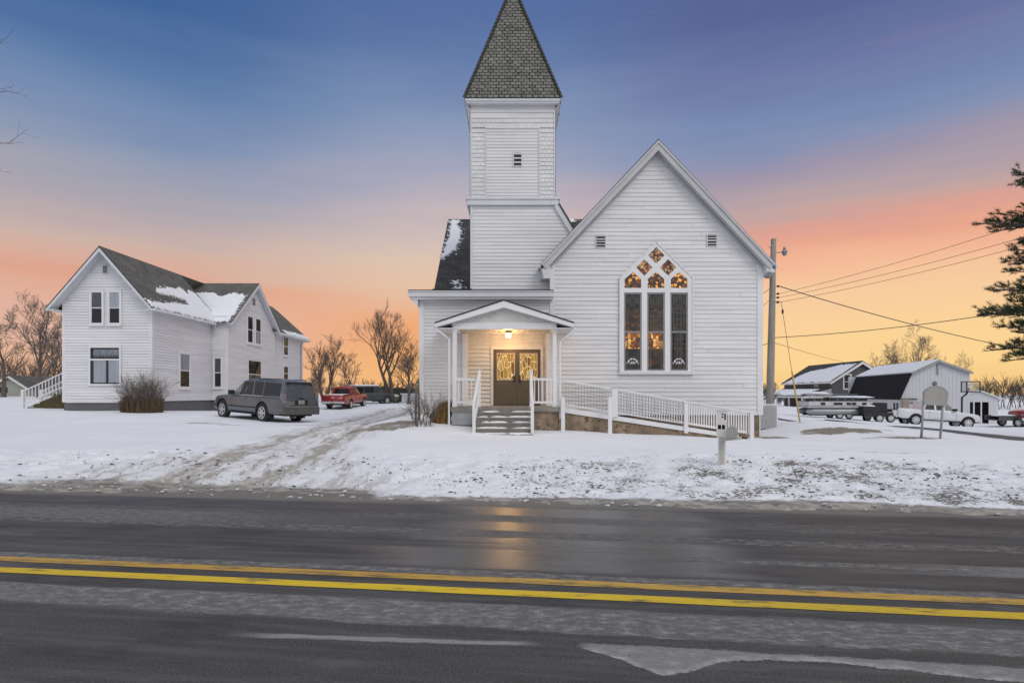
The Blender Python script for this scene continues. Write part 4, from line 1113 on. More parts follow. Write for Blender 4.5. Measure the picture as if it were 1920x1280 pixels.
mb = MB(); mb.hexa([(1.66,YA-.03,rz(1.66)-.15),(7.75,YA-.03,rz(7.75)-.12),(7.75,YA+.015,rz(7.75)-.12),(1.66,YA+.015,rz(1.66)-.15),(1.66,YA-.03,rz(1.66)+.02),(7.75,YA-.03,rz(7.75)+.02),(7.75,YA+.015,rz(7.75)+.02),(1.66,YA+.015,rz(1.66)+.02)]); part('edge_board', mb, WHITE, rp_)
mb = MB(); mb.bar((1.66,YA,hz(1.66)), (8.22,YA,hz(8.22)), .09, .05)
mb.bar((1.66,YA,rz(1.66)+.13), (8.0,YA,rz(8.0)+.16), .035, .07); part('hand_rail', mb, WHITE, rp_)
mb = MB()
n = 76
for i in range(n):
    x = 1.74+(8.1-1.74)*i/(n-1)
    if x < 3.6 and i % 1 == 0: continue
    mb.box(x-.019, x+.019, YA-.017, YA+.017, rz(x)+.10, hz(x)-.02)
part('baluster', mb, WHITE, rp_)['kind'] = 'stuff'
WIRE = M('mesh_wire', (.20,.20,.21), .5)
for xa, xb in ((1.74, 3.38), (3.62, 6.0)):   # welded wire over the upper panels
    mb = MB(); x = xa; yy = YA-.03
    while x < xb: mb.path([(x,yy,rz(x)+.12),(x,yy,hz(x)-.03)], .0045, 4); x += .105
    k = 0
    while True:
        d = .10+k*.105; pts = []
        for xx in np.arange(xa, xb, .3):
            z = hz(xx)-d
            if z > rz(xx)+.12: pts.append((xx,yy,z))
        if len(pts) < 2: break
        mb.path(pts, .0045, 4); k += 1
    part('wire_mesh', mb, WIRE, rp_)
for px_, w, y0, y1, Y in ((1152.5,.20,729,776,YA-.035), (1286,.13,755,806,YA-.035), (1409,.13,774,826,YA-.035)):
    a = P(px_, y0, Y); b = P(px_, y1, Y); mb = MB(); mb.box(a.x-w/2, a.x+w/2, Y-.06, Y+.03, b.z-.1, a.z); mb.box(a.x-w/2-.015, a.x+w/2+.015, Y-.075, Y+.045, a.z, a.z+.03); part('post', mb, WHITE, rp_)
for px_ in (1055.5, 1143.5):
    a = P(px_, 746, 20.55); g = G(a.x, 20.55); mb = MB(); mb.box(a.x-.062, a.x+.062, 20.48, 20.6, g-.3, a.z); mb.hexa([(a.x-.07,20.47,a.z),(a.x+.07,20.47,a.z),(a.x+.07,20.61,a.z),(a.x-.07,20.61,a.z),(a.x-.03,20.51,a.z+.05),(a.x+.03,20.51,a.z+.05),(a.x+.03,20.57,a.z+.05),(a.x-.03,20.57,a.z+.05)])
    part('guard_post', mb, WHITE, rp_)
# ------------------------------------------------------------------ farmhouse to the left
hs = thing('farmhouse', 'white two-storey clapboard farmhouse with snowy grey roofs beside the driveway', 'house', (-21.5, 40, .7), world=True)
HY = 33.0; hf = front(HY); HX0, HX1 = P(118,0,HY).x, P(285,0,HY).x; HXC = (HX0+HX1)/2
HB = 1.2; HE = 6.62; HR = 9.40; HYW = 39.56; WX = -18.33; WY1 = 47.3; RX = -18.6; RY1 = 54.4
hp = [(HX0,HB),(HX1,HB),(HX1,HE),(HXC,HR-.12),(HX0,HE)]
mb = MB(); siding(mb, hf, hp, .15, dB=.05, seed=11); part('front_wall', mb, SIDING2, hs)
sp_ = PL((HX1,HY,0),(0,1,0),(0,0,1),(1,0,0)); wp = PL((WX,HYW,0),(0,1,0),(0,0,1),(1,0,0)); rp2 = PL((RX,WY1,0),(0,1,0),(0,0,1),(1,0,0))
mb = MB(); siding(mb, sp_, [(0,HB),(HYW-HY,HB),(HYW-HY,HE),(0,HE)], .15, dB=.05); part('side_wall', mb, SIDING2, hs); mb = MB()
siding(mb, PL((HX0,HY,0),(0,1,0),(0,0,1),(-1,0,0)), [(0,HB),(20,HB),(20,HE),(0,HE)], .15, dB=.05); part('side_wall', mb, SIDING2, hs)
WL = WY1-HYW
mb = MB(); siding(mb, wp, [(0,HB),(WL,HB),(WL,HE-.25),(WL/2,HR-.15),(0,HE-.25)], .15, dB=.05)
siding(mb, front(HYW), [(HX1,HB),(WX,HB),(WX,HE),(HX1,HE)], .15, dB=.05); part('wing_wall', mb, SIDING2, hs)
mb = MB(); siding(mb, rp2, [(0,HB),(RY1-WY1,HB),(RY1-WY1,HE),(0,HE)], .15, dB=.05)
siding(mb, PL((0,RY1,0),(1,0,0),(0,0,1),(0,1,0)), [(HX0,HB),(RX,HB),(RX,HE),((HX0+RX)/2,HR),(HX0,HE)], .13); part('rear_wall', mb, SIDING2, hs)
mb = MB(); mb.box(HX0+.03, HX1-.03, HY+.04, HYW+.1, .1, HB); mb.box(HX0+.03, WX-.03, HYW+.102, WY1-.02, .0, HB); mb.box(HX0+.03, RX-.03, WY1-.019, RY1-.03, 0, HB); part('foundation', mb, BLOCK, hs)
mb = MB()
for x0, x1, y0, y1 in ((HX0-.02,HX0+.14,HY-.035,HY+.12),(HX1-.14,HX1+.034,HY-.035,HY+.14),(WX-.12,WX+.034,HYW-.035,HYW+.12),(WX-.1,WX+.034,WY1-.12,WY1+.03),(RX-.1,RX+.034,RY1-.14,RY1+.02)):
    mb.box(x0, x1, y0, y1, HB-.06, HE-.25 if x1 > -18.5 else HE)
mb.box(HX0+.14, HX1-.14, HY-.03, HY, HB-.08, HB+.02); split('corner_board', mb, WHITE, hs)
# roofs
ov = .68; sl_ = (HR-HE)/(HXC-HX0); ze = HE-sl_*.42
RC = (HX0-.3+RX+.4)/2
mpl = [(HX1+.42,HY-ov,ze+.02),(HX1+.42,HYW+.7,ze+.02),(HXC,HYW+.7,HR),(HXC,HY-ov,HR)]
mpr = [(HX0-.42,HY-ov,ze+.02),(HX0-.42,HY+12,ze+.02),(HXC,HY+12,HR),(HXC,HY-ov,HR)]
mb = MB(); slab(mb, mpl, .06); slab(mb, mpr, .06)
WYC = (HYW+WY1)/2; wsl = (HR-(HE-.25))/(WL/2); wze = HE-.25-wsl*.40
wpl = [(HXC-.6,HYW-.40,wze+.14),(WX+.42,HYW-.40,wze+.14),(WX+.42,WYC,HR+.02),(HXC-.6,WYC,HR+.02)]
wpr = [(HXC-.6,WY1+.40,wze+.14),(WX+.42,WY1+.40,wze+.14),(WX+.42,WYC,HR+.02),(HXC-.6,WYC,HR+.02)]
slab(mb, wpl, .06); slab(mb, wpr, .06)
rc = (HX0+RX)/2
slab(mb, [(RX+.5,WY1-.5,6.40),(RX+.5,RY1+.5,6.40),(rc,RY1+.5,HR-.05),(rc,WY1-.5,HR-.05)], .06); slab(mb, [(HX0-.4,45,6.40),(HX0-.4,RY1+.5,6.40),(rc,RY1+.5,HR-.05),(rc,45,HR-.05)], .06)
rf = part('roof', mb, GREYSH, hs)
mq = roofplane(mpl); Lr = (Vector(mpl[3])-Vector(mpl[0])).length
# main slope: a is metres along the eave, b up the slope
mb = MB(); snowpatch(mb, mq, ragged([(.05,.03),(7.6,.03),(7.6,2.5),(6.9,2.75),(6.35,2.1),(5.9,2.7),(5.2,2.45),(4.0,2.3),(2.3,1.75),(2.0,1.45),(3.8,1.6),(5.2,1.5),(5.0,1.1),(3.6,.95),(1.8,.62),(.4,.45),(.06,.6)], .25, .06, 5), [], .004, .06)
part('snow', mb, SNOWR, rf)
wq = roofplane(wpl)
mb = MB(); Lw = (Vector(wpl[3])-Vector(wpl[0])).length; La = (Vector(wpl[1])-Vector(wpl[0])).length
snowpatch(mb, wq, ragged([(La-4.0,.04),(La-.22,.04),(La-.2,.5),(La-.30,Lw*.62),(La-.5,Lw*.68),(La-1.3,Lw*.72),(La-1.9,Lw*.62),(La-2.6,Lw*.72),(La-4.0,Lw*.72)], .22, .07, 6), [], .004, .06)
part('snow', mb, SNOWR, rf)
mb = MB(); wr2 = roofplane([(RX+.5,WY1-.5,6.40),(RX+.5,RY1+.5,6.40),(rc,RY1+.5,HR-.05),(rc,WY1-.5,HR-.05)]); snowpatch(mb, wr2, ragged([(2.6,.03),(7.9,.03),(7.9,.55),(6.5,.45),(5,.6),(4,.4),(2.6,.5)], .3, .05, 8), [], .004, .05); part('snow', mb, SNOWR, rf)
mb = MB()
for xe, sg in ((HX0-.42,1), (HX1+.42,-1)):
    mb.prism([(xe,HY-ov-.0,ze-.045),(HXC,HY-ov-.0,HR-.065),(HXC,HY-ov,HR-.30),(xe+sg*.03,HY-ov,ze-.21)], (0,.045,0))
    mb.prism([(xe+sg*.02,HY-ov+.046,ze-.09),(HXC,HY-ov+.046,HR-.12),(HXC,HY-ov+.046,HR-.15),(xe+sg*.02,HY-ov+.046,ze-.13)], (0,ov-.05,0))
for ye, sg in ((HYW-.40,1), (WY1+.40,-1)):
    mb.prism([(WX+.43,ye,wze+.08),(WX+.43,WYC,HR-.045),(WX+.43,WYC,HR-.30),(WX+.43,ye+sg*.03,wze-.09)], (-.045,0,0))
    mb.prism([(WX+.384,ye+sg*.02,wze+.03),(WX+.384,WYC,HR-.10),(WX+.384,WYC,HR-.13),(WX+.384,ye+sg*.02,wze)], (-.38,0,0))
mb.box(HX1+.036, HX1+.42, HY-ov+.05, HYW-.42, ze-.13, ze-.06); mb.box(HX0-.42, HX0-.03, HY-ov+.05, HY+12, ze-.13, ze-.06)
for sg, x0 in ((1, RX+.5), (-1, HX0-.4)):
    mb.prism([(x0,RY1+.5,6.33),(rc,RY1+.5,HR-.12),(rc,RY1+.5,HR-.35),(x0-sg*.03,RY1+.5,6.15)], (0,-.05,0))
mb.box(RX+.035, RX+.5, WY1+.5, RY1+.45, 6.2, 6.33)
part('rake_board', mb, TRIM, hs)
mb = MB(); mb.box(HX1+.43, HX1+.53, HY-ov+.02, HYW-.45, ze-.13, ze-.02); mb.box(RX+.505, RX+.60, WY1+.55, RY1+.5, 6.25, 6.37); split('gutter', mb, WHITE, hs)
mb = MB(); mb.path([(RX+.55,WY1+.75,6.25),(RX+.1,WY1+.75,5.9),(RX+.1,WY1+.75,1.1)], .035, 6); split('downspout', mb, WHITE, hs)
mb = MB(); mb.path([(RX+.55,RY1-.6,6.25),(RX+.1,RY1-.6,5.9),(RX+.1,RY1-.6,1.1)], .035, 6); split('downspout', mb, METAL, hs)
mb = MB()
for yy, L in ((HYW-.55,.28),(HYW-.9,.15),(HYW-1.6,.1)): mb.lathe([(.03,0),(.02,-L*.5),(.0,-L)], (HX1+.48,yy,ze-.12), 'z', 6)
part('icicle', mb, M('ice', (.75,.78,.82), .15, .05), hs)
# windows
prd = lambda p: PL(p.o+p.n*.035, p.u, p.v, p.n)
hf, sp_, wp, rp2 = prd(hf), prd(sp_), prd(wp), prd(rp2)
def pw(x0, x1, y0, y1): return pxr(x0, x1, y0, y1, HY)
a = pw(172.5,193.5,547.5,607); b = pw(206,226.5,547.5,607)
for q, c in ((a, .55), (b, .55)):
    zm = q[2]+(q[3]-q[2])*.5
    dh_window(hs, hf, *q, curtain=[(q[0]+.03,q[1]-.03,zm+.03,q[3]-.03)], casing=.09, cm=CURT2 if q is a else CURT)
# big front-room window with a lace-headed transom
q = pw(171.5,225.5,652,719.5); f = MB(); zt = q[2]+(q[3]-q[2])*.68; xm = (q[0]+q[1])/2+.12
plate(f, hf, [(q[0]-.1,q[2]-.1),(q[1]+.1,q[2]-.1),(q[1]+.1,q[3]+.12),(q[0]-.1,q[3]+.12)], [[(q[0],q[2]),(q[1],q[2]),(q[1],q[3]),(q[0],q[3])]], 0, .075)
w = part('picture_window', f, WHITE, hs)
f = MB(); pbox(f, hf, q[0], q[1], zt-.06, zt+.03, .03, .055); part('transom_bar', f, WHITE, w)
f = MB(); pbox(f, hf, q[0], q[1], q[2], q[3], .027, .0285); part('interior', f, ROOM, w)
f = MB(); pbox(f, hf, q[0], q[0]+.14, q[2], zt-.06, .03, .05); pbox(f, hf, xm-.06, xm+.06, q[2], zt-.06, .03, .05); pbox(f, hf, q[0]+.14, q[1], q[2], q[2]+.06, .03, .05); part('sash', f, M('dark_sash', (.05,.05,.055), .5), w)
for x0, x1 in ((q[0]+.16, xm-.07), (xm+.07, q[1]-.02)):
    f = MB()
    for i in range(16):
        u0, u1 = x0+(x1-x0)*i/16, x0+(x1-x0)*(i+1)/16; d0, d1 = .031+.004*(i % 2), .031+.004*((i+1) % 2)
        f.face([hf.p(u0,q[2]+.07,d0), hf.p(u1,q[2]+.07,d1), hf.p(u1,zt-.07,d1), hf.p(u0,zt-.07,d0)])
    part('curtain', f, CURT, w)
f = MB(); rr = random.Random(4)
for i in range(15):   # swagged lace loops
    x = q[0]+.16+(q[1]-q[0]-.2)*(i+.5)/15; wd = .032
    f.path([hf.p(x-wd*.9,q[3]-.09,.033), hf.p(x-wd*1.2,(zt+q[3])/2+rr.uniform(-.05,.05),.033), hf.p(x,zt+.10,.033), hf.p(x+wd*rr.uniform(.7,1.3),(zt+q[3])/2,.033), hf.p(x+wd*.9,q[3]-.09,.033)], .017, 4)
part('lace', f, CURT, w)
f = MB(); f.face([hf.p(q[0],q[2],.052), hf.p(q[1],q[2],.052), hf.p(q[1],zt-.06,.052), hf.p(q[0],zt-.06,.052)]); f.face([hf.p(q[0],zt+.03,.05), hf.p(q[1],zt+.03,.05), hf.p(q[1],q[3],.05), hf.p(q[0],q[3],.05)]); part('pane', f, GLASS, w)
louvre(hs, hf, *pw(194.5,203,498,512), 4)
dh_window(hs, sp_, 35.64-HY, 36.7-HY, 1.98, 3.95, curtain=[(35.68-HY,36.66-HY,2.97,3.9)], casing=.1)
dh_window(hs, prd(front(HYW)), -19.16, -18.71, 2.02, 3.9, curtain=[(-19.13,-18.74,2.96,3.86)], casing=.08, cm=CURT2)
dh_window(hs, wp, 42.35-HYW, 43.2-HYW, 5.15, 6.98, casing=.09); dh_window(hs, wp, 43.7-HYW, 44.55-HYW, 5.15, 6.98, curtain=[(43.9-HYW,44.4-HYW,5.2,6.0)], casing=.09)
dh_window(hs, wp, 42.45-HYW, 44.6-HYW, 2.0, 3.95, curtain=[(42.5-HYW,44.5-HYW,2.05,2.95)], casing=.03, cm=CURT2)
f = MB(); pbox(f, wp, 43.3-HYW, 43.62-HYW, 7.86, 8.32, .02, .05); part('vent', f, M('grey_vent', (.2,.2,.2), .6), hs)
dh_window(hs, rp2, 49.75-WY1, 50.75-WY1, 4.75, 6.2, casing=.09); dh_window(hs, rp2, 49.75-WY1, 50.75-WY1, 2.7, 3.85, casing=.07)
# closed-in bay on the far side wall
mb = MB(); mb.box(HX0-.95, HX0-.03, 37.6, 41.5, 3.75, 6.35); bay = part('bay', mb, SIDING2, hs)
mb = MB(); mb.box(HX0-.90, HX0-.12, 37.56, 37.598, 4.45, 5.85); part('pane', mb, M('bay_glass', (.05,.055,.065), .1), bay)
mb = MB(); mb.box(HX0-1.05, HX0-.03, 37.5, 41.6, 6.352, 6.45); mb.prism([(HX0-1.05,37.5,6.45),(HX0-.03,37.5,6.45),(HX0-.03,37.5,6.9)], (0,4.1,0)); part('roof', mb, GREYSH, bay)
mb = MB(); mb.prism([(HX0-.95,37.62,3.749),(HX0-.03,37.62,3.749),(HX0-.03,37.62,3.1)], (0,3.8,0)); part('bracket', mb, SIDING2, bay)

# side steps with a white rail
es = thing('porch_stair', 'white railed porch stair climbing to the far side of the farmhouse', 'stair', (-26, 36, .8), world=True)
y0 = 36.0; A = P(44,766,y0); B = P(113,730,y0); xA, xB = A.x, B.x+.6
ga = G(xA, y0)
mb = MB(); n = 7
for i in range(n):
    x = xA+.25+(xB-xA-.3)*i/n; z = ga+.12+(1.35-.12)*i/(n-1); mb.box(x, x+.34, y0, y0+1.3, z-.05, z)
part('tread', mb, CREAM, es)
mb = MB(); mb.prism([(xA+.2,y0+.03,ga-.1),(xB,y0+.03,ga-.1),(xB,y0+.03,ga+1.1),(xA+.2,y0+.03,ga+.05)], (0,1.2,0)); part('stringer', mb, M('dead_ivy', (.10,.075,.03), .95, .5, 4, bump=.8, stain=((.05,.05,.03), .5)), es)
for yy in (y0-.04, y0+1.34):
    mb = MB(); mb.bar((xA,yy,ga+.98), (xB,yy,ga+2.25), .09, .06); mb.bar((xA,yy,ga+.22), (xB,yy,ga+1.42), .06, .06)
    for i in range(14):
        x = xA+.15+(xB-xA-.2)*i/13; t_ = (x-xA)/(xB-xA); mb.box(x-.02, x+.02, yy-.018, yy+.018, ga+.22+1.2*t_, ga+.98+1.27*t_)
    part('railing', mb, WHITE, es)
    mb = MB(); mb.box(xA-.07, xA+.07, yy-.07, yy+.07, ga-.2, ga+1.1); part('newel', mb, WHITE, es)

# ------------------------------------------------------------------ vehicles
CARGLASS = M('tinted_glass', (.012,.013,.015), .07, .2, 2, spec=.5)
LIGHTGL = M('clear_glass', (.20,.23,.22), .08, .5, 2.5, spec=.6)
TYRE = M('tyre', (.022,.022,.023), .85, .3, 6, stain=((.22,.21,.2), .66))
RIM = M('alloy_rim', (.55,.56,.58), .3, .15, 6, metal=.7)
BLACKP = M('black_plastic', (.018,.018,.019), .6, .3, 6)
CHROME = M('chrome', (.6,.61,.63), .2, .1, 4, metal=.9)
def wheel_meshes(r, w, spokes=6):
    t = MB(); t.lathe([(r*.62,-w/2+.02),(r*.80,-w/2),(r*.95,-w/2+.01),(r,-w/2+.05),(r,w/2-.05),(r*.95,w/2-.01),(r*.80,w/2),(r*.62,w/2-.02)], (0,0,0), 'y', 28)
    rim = MB()
    for side in (1,-1):
        y = side*(w/2-.015)
        prof = [(r*.66,y),(r*.66,y-side*.02),(r*.57,y-side*.03),(r*.57,y+0.0)]
        n = 24
        for i in range(n):
            t0, t1 = 2*math.pi*i/n, 2*math.pi*(i+1)/n
            c = lambda q, tt: (q[0]*math.cos(tt), q[1]+side*.012, q[0]*math.sin(tt))
            for p, q in zip(prof, prof[1:]+prof[:1]): rim.face([c(p,t0), c(p,t1), c(q,t1), c(q,t0)])
        for k in range(spokes):
            tt = 2*math.pi*k/spokes; d = Vector((math.cos(tt),0,math.sin(tt))); e = Vector((-math.sin(tt),0,math.cos(tt)))
            p0 = d*r*.08+Vector((0,y+side*.006,0)); p1 = d*r*.60+Vector((0,y,0)); w0, w1 = r*.10, r*.125
            rim.hexa([p0-e*w0,p0+e*w0,p1+e*w1,p1-e*w1]+[q+Vector((0,side*.02,0)) for q in (p0-e*w0,p0+e*w0,p1+e*w1,p1-e*w1)])
        rim.lathe([(r*.05,-w/2),(r*.05,w/2)], (0,0,0), 'y', 6) if side == 1 else None
        rim.lathe([(r*.16,y),(r*.16,y+side*.028),(r*.1,y+side*.035)], (0,0,0), 'y', 12)
    dsc = MB(); dsc.lathe([(r*.58,-w/2+.06),(r*.58,w/2-.06)], (0,0,0), 'y', 20)
    return t, rim, dsc
def add_wheels(root, axles, track, r, w, spokes=6, rim_m=None, sides=(1,-1)):
    t, rim, dsc = wheel_meshes(r, w, spokes); first = None
    for x in axles:
        for s in sides:
            if first is None:
                o = part('wheel', dsc, BLACKP, root); part('tyre', t, TYRE, o, True); part('rim', rim, rim_m or RIM, o); first = o
            else:
                o = first.copy(); COL.objects.link(o); o.parent = root
                for c in first.children: d = c.copy(); COL.objects.link(d); d.parent = o
            o.location = (x, s*track/2, r)
def interp(pts, x):
    pts = sorted(pts, key=lambda p: p[0])
    return float(np.interp(x, [p[0] for p in pts], [p[1] for p in pts]))
def car(name, label, cat, loc, rot, sp, paint, group=None):
    """local x forward, y left"""
    root = thing(name, label, cat, loc, rot, group)
    L, W, r = sp['L'], sp['W'], sp['r']; sill = sp.get('sill', .34)
    def hw(x, z):
        e = max(0, abs(x)-(L/2-.55))/.55; k = 1-(.10 if x > 0 else .045)*e*e
        top = interp(sp['top'], x); t = (z-sill)/(top-sill) if top > sill else 0
        b = 1-.035*max(0, (t-.55)/.45)**2-.05*max(0, (.25-t)/.25)**2
        return W/2*k*b
    xs = sorted(set([round(x, 3) for x in np.linspace(-L/2, L/2, 64)]+[round(a+s*(r+.09)*q, 3) for a in sp['ax'] for s in (1,-1) for q in (1,.98,.9)]))
    secs = []
    for x in xs:
        zt = interp(sp['top'], x); zb = interp(sp.get('bot', [(-L/2,sill+.1),(-L/2+.3,sill),(L/2-.3,sill),(L/2,sill+.1)]), x)
        for a in sp['ax']:
            R = r+.09
            if abs(x-a) < R: zb = max(zb, r+math.sqrt(R*R-(x-a)**2))
        zb = min(zb, zt-.05); row = []
        for k in range(9):
            t = k/8; z = zb+(zt-.05-zb)*t; row.append((x, hw(x,z), z))
        w_ = hw(x, zt); row += [(x, w_-.012, zt-.018), (x, w_-.07, zt+.003), (x, w_*.5, zt+sp.get('crown', .03))]
        secs.append(row+[(x, 0, zt+sp.get('crown', .03)*1.2)]+[(p[0], -p[1], p[2]) for p in row[::-1]])
    mb = MB(); mb.loft(secs, closed=False)
    body = part('body', mb, paint, root, True)
    u = MB(); u.box(-L/2+.15, L/2-.2, -W/2+.28, W/2-.28, sill-.06, sill+.5)
    for a in sp['ax']: u.box(a-r-.06, a+r+.06, -W/2+.06, W/2-.06, r+.1, min(r*2+.05, interp(sp['top'], a)-.08))
    part('underbody', u, BLACKP, root)
    # cabin
    gh = sp['cabin']  # (x, zbase, ztop, wbase, wtop)
    secs = []
    for (x, z0, z1, w0, w1) in gh:
        a = min(.10, (z1-z0)*.5); q = [(x,w0,z0),(x,w0+(w1-w0)*.5,z0+(z1-z0)*.5),(x,w1+.02,z1-a),(x,w1+.0,z1-a*.55),(x,w1-.045,z1-a*.2),(x,w1-.11,z1),(x,w1*.5,z1+.03)]
        secs.append(q+[(x,0,z1+.04)]+[(p[0],-p[1],p[2]) for p in q[::-1]])
    mb = MB(); mb.loft(secs, closed=False); part('cabin', mb, paint, root, False)
    def gy(x, z):
        z0 = interp([(g[0],g[1]) for g in gh], x); z1 = interp([(g[0],g[2]) for g in gh], x); w0 = interp([(g[0],g[3]) for g in gh], x); w1 = interp([(g[0],g[4]) for g in gh], x)
        t = (z-z0)/max(.01, z1-.07-z0); return w0+(w1+.02-w0)*t
    for poly, mt in sp['wins']:
        for s in (1,-1):
            g = MB(); pts = [Vector((x, s*(gy(x,z)+.008), z)) for x, z in poly]; g.prism(pts, (0,-s*.012,0)); part('window', g, mt, root)
    for quad, mt, nm in sp.get('ends', []):
        g = MB(); pts = [Vector(p) for p in quad]; nn = (pts[1]-pts[0]).cross(pts[2]-pts[0]).normalized()*.012; g.prism([p+nn for p in pts], -nn); part(nm, g, mt, root)
    sm = MB()
    for x, z0, z1 in sp.get('seams', []):
        for s in (1,-1):
            for k in range(6):
                za, zc = z0+(z1-z0)*k/6, z0+(z1-z0)*(k+1)/6
                sm.hexa([(x-.006,s*(hw(x,za)-.01),za),(x+.006,s*(hw(x,za)-.01),za),(x+.006,s*(hw(x,za)+.003),za),(x-.006,s*(hw(x,za)+.003),za),(x-.006,s*(hw(x,zc)-.01),zc),(x+.006,s*(hw(x,zc)-.01),zc),(x+.006,s*(hw(x,zc)+.003),zc),(x-.006,s*(hw(x,zc)+.003),zc)])
    if sm.v: part('door_seam', sm, BLACKP, root)
    for x, z in sp.get('handles', []):
        for s in (1,-1): h = MB(); y = s*(hw(x,z)+.02); h.box(x-.1, x+.1, y-.022, y+.018, z-.018, z+.018); part('door_handle', h, paint, root)
    add_wheels(root, sp['ax'], W-.27, r, .27, sp.get('spokes', 6), sp.get('rim'))
    for nm, mt, boxes in sp.get('extra', []):
        for bx in boxes:
            h = MB(); h.box(*bx); part(nm, h, mt, root)
    return root
SUVP = M('grey_car_paint', (.082,.086,.095), .24, .2, 1.5, spec=.5, coat=.6, stain=((.17,.165,.155), .66))
RED = M('red_car_paint', (.27,.018,.022), .3, .15, 2, spec=.5, coat=.3, stain=((.32,.12,.11), .68))
WHT = M('white_car_paint', (.60,.61,.63), .35, .08, 2, spec=.5, coat=.3)
TAIL = M('grey_tail_lamp', (.22,.20,.22), .2, .3, 6); TAILR = M('red_tail_lamp', (.25,.02,.02), .2, .2, 6)
PLATE = M('license_plate', (.30,.31,.27), .5, .3, 14)
DIRTY = M('dirty_plastic', (.10,.098,.09), .6, .25, 3, stain=((.2,.19,.17), .6))
ax = (2.0, -1.30)
suv = dict(L=5.7, W=2.02, r=.42, ax=ax, sill=.40, crown=.04,
  top=[(-2.85,1.02),(-2.75,1.10),(-1,1.12),(1.0,1.12),(1.25,1.13),(2.0,1.10),(2.6,1.04),(2.8,.92),(2.85,.80)],
  cabin=[(1.45,1.10,1.12,.90,.88),(1.05,1.10,1.42,.93,.80),(.55,1.11,1.80,.95,.76),(.2,1.11,1.88,.96,.76),(-1.0,1.11,1.90,.96,.77),(-2.3,1.10,1.87,.95,.77),(-2.62,1.09,1.80,.94,.75),(-2.74,1.08,1.45,.93,.80),(-2.80,1.06,1.12,.93,.90)],
  wins=[([(1.18,1.17),(.66,1.17),(.55,1.72)],LIGHTGL),([(.60,1.17),(-.42,1.17),(-.30,1.76),(.44,1.76)],CARGLASS),([(-.55,1.17),(-1.18,1.17),(-1.12,1.77),(-.43,1.77)],CARGLASS),([(-1.28,1.17),(-2.50,1.19),(-2.42,1.74),(-1.22,1.77)],CARGLASS)],
  ends=[([(-2.775,-.80,1.17),(-2.775,.80,1.17),(-2.645,.68,1.75),(-2.645,-.68,1.75)],CARGLASS,'rear_window'),([(1.40,.82,1.14),(1.40,-.82,1.14),(.62,-.70,1.78),(.62,.70,1.78)],CARGLASS,'windscreen')],
  seams=[(1.15,.5,1.1),(-.05,.45,1.1),(-1.15,.5,1.1)], handles=[(.12,1.0),(-1.0,1.0)],
  extra=[('tail_light',TAIL,[(-2.83,-2.62,.80,.962,.82,1.32),(-2.83,-2.62,-.962,-.80,.82,1.32)]),
   ('rear_bumper',DIRTY,[(-2.94,-2.70,-.96,.96,.42,.74)]),('bumper_step',METAL,[(-2.96,-2.80,-.90,.90,.742,.775)]),
   ('license_plate',PLATE,[(-2.862,-2.84,-.17,.17,.88,1.04)]),('plate_recess',BLACKP,[(-2.856,-2.84,-.34,-.175,.84,1.06),(-2.856,-2.84,.175,.34,.84,1.06)]),
   ('mirror',BLACKP,[(.98,1.16,.98,1.22,1.14,1.34),(.98,1.16,-1.22,-.98,1.14,1.34)]),('running_board',BLACKP,[(-.8,1.45,.90,1.03,.32,.38),(-.8,1.45,-1.03,-.90,.32,.38)]),
   ('roof_rail',BLACKP,[(-2.3,.1,.66,.70,1.90,1.935),(-2.3,.1,-.70,-.66,1.90,1.935)]),('side_moulding',BLACKP,[(-1.1,1.5,.985,1.012,.60,.66),(-1.1,1.5,-1.012,-.985,.60,.66)]),('tailgate_handle',BLACKP,[(-2.872,-2.85,-.13,.13,1.08,1.12)]),('rear_wiper',BLACKP,[(-2.79,-2.765,-.02,.42,1.19,1.21)]),('spoiler',SUVP,[(-2.78,-2.5,-.70,.70,1.80,1.84)]),('tailgate_trim',DIRTY,[(-2.872,-2.80,-.6,.6,.775,.83)]),
   ('window_trim',CHROME,[(-1.25,1.15,.955,.972,1.135,1.16),(-1.25,1.15,-.972,-.955,1.135,1.16),]),('mud_flap',BLACKP,[(-1.86,-1.82,.72,.99,.2,.5),(-1.86,-1.82,-.99,-.72,.2,.5)])])
def vpos(px, py_bot, Y):
    x = (px-960)/F*Y; return Vector((x, Y, G(x, Y)))
# heading: local +x maps to (-sin a, cos a); rot = pi/2 + a
a_ = math.radians(55.5); rl = Vector((-10.33, 27.5, 0)); fw = Vector((-math.sin(a_), math.cos(a_), 0)); rt = Vector((math.cos(a_), math.sin(a_), 0))
c = rl+fw*2.85+rt*1.0
def ground_tilt(root, L=3.3):
    x, y = root.location.x, root.location.y; rz_ = root.rotation_euler.z; f = Vector((math.cos(rz_), math.sin(rz_), 0)); l = Vector((-f.y, f.x, 0))
    zf, zr = G(x+f.x*L/2, y+f.y*L/2), G(x-f.x*L/2, y-f.y*L/2); zl, zr2 = G(x+l.x*.8, y+l.y*.8), G(x-l.x*.8, y-l.y*.8)
    root.rotation_euler = (math.atan2(zl-zr2, 1.6), -math.atan2(zf-zr, L), rz_); root.location.z = (zf+zr)/2-.05
o = car('suv', 'dusty charcoal grey long-bodied suv parked on the snow beside the white farmhouse', 'suv', (c.x, c.y, 0), math.pi/2+a_, suv, SUVP); ground_tilt(o); o.scale = (1,1,1.06)
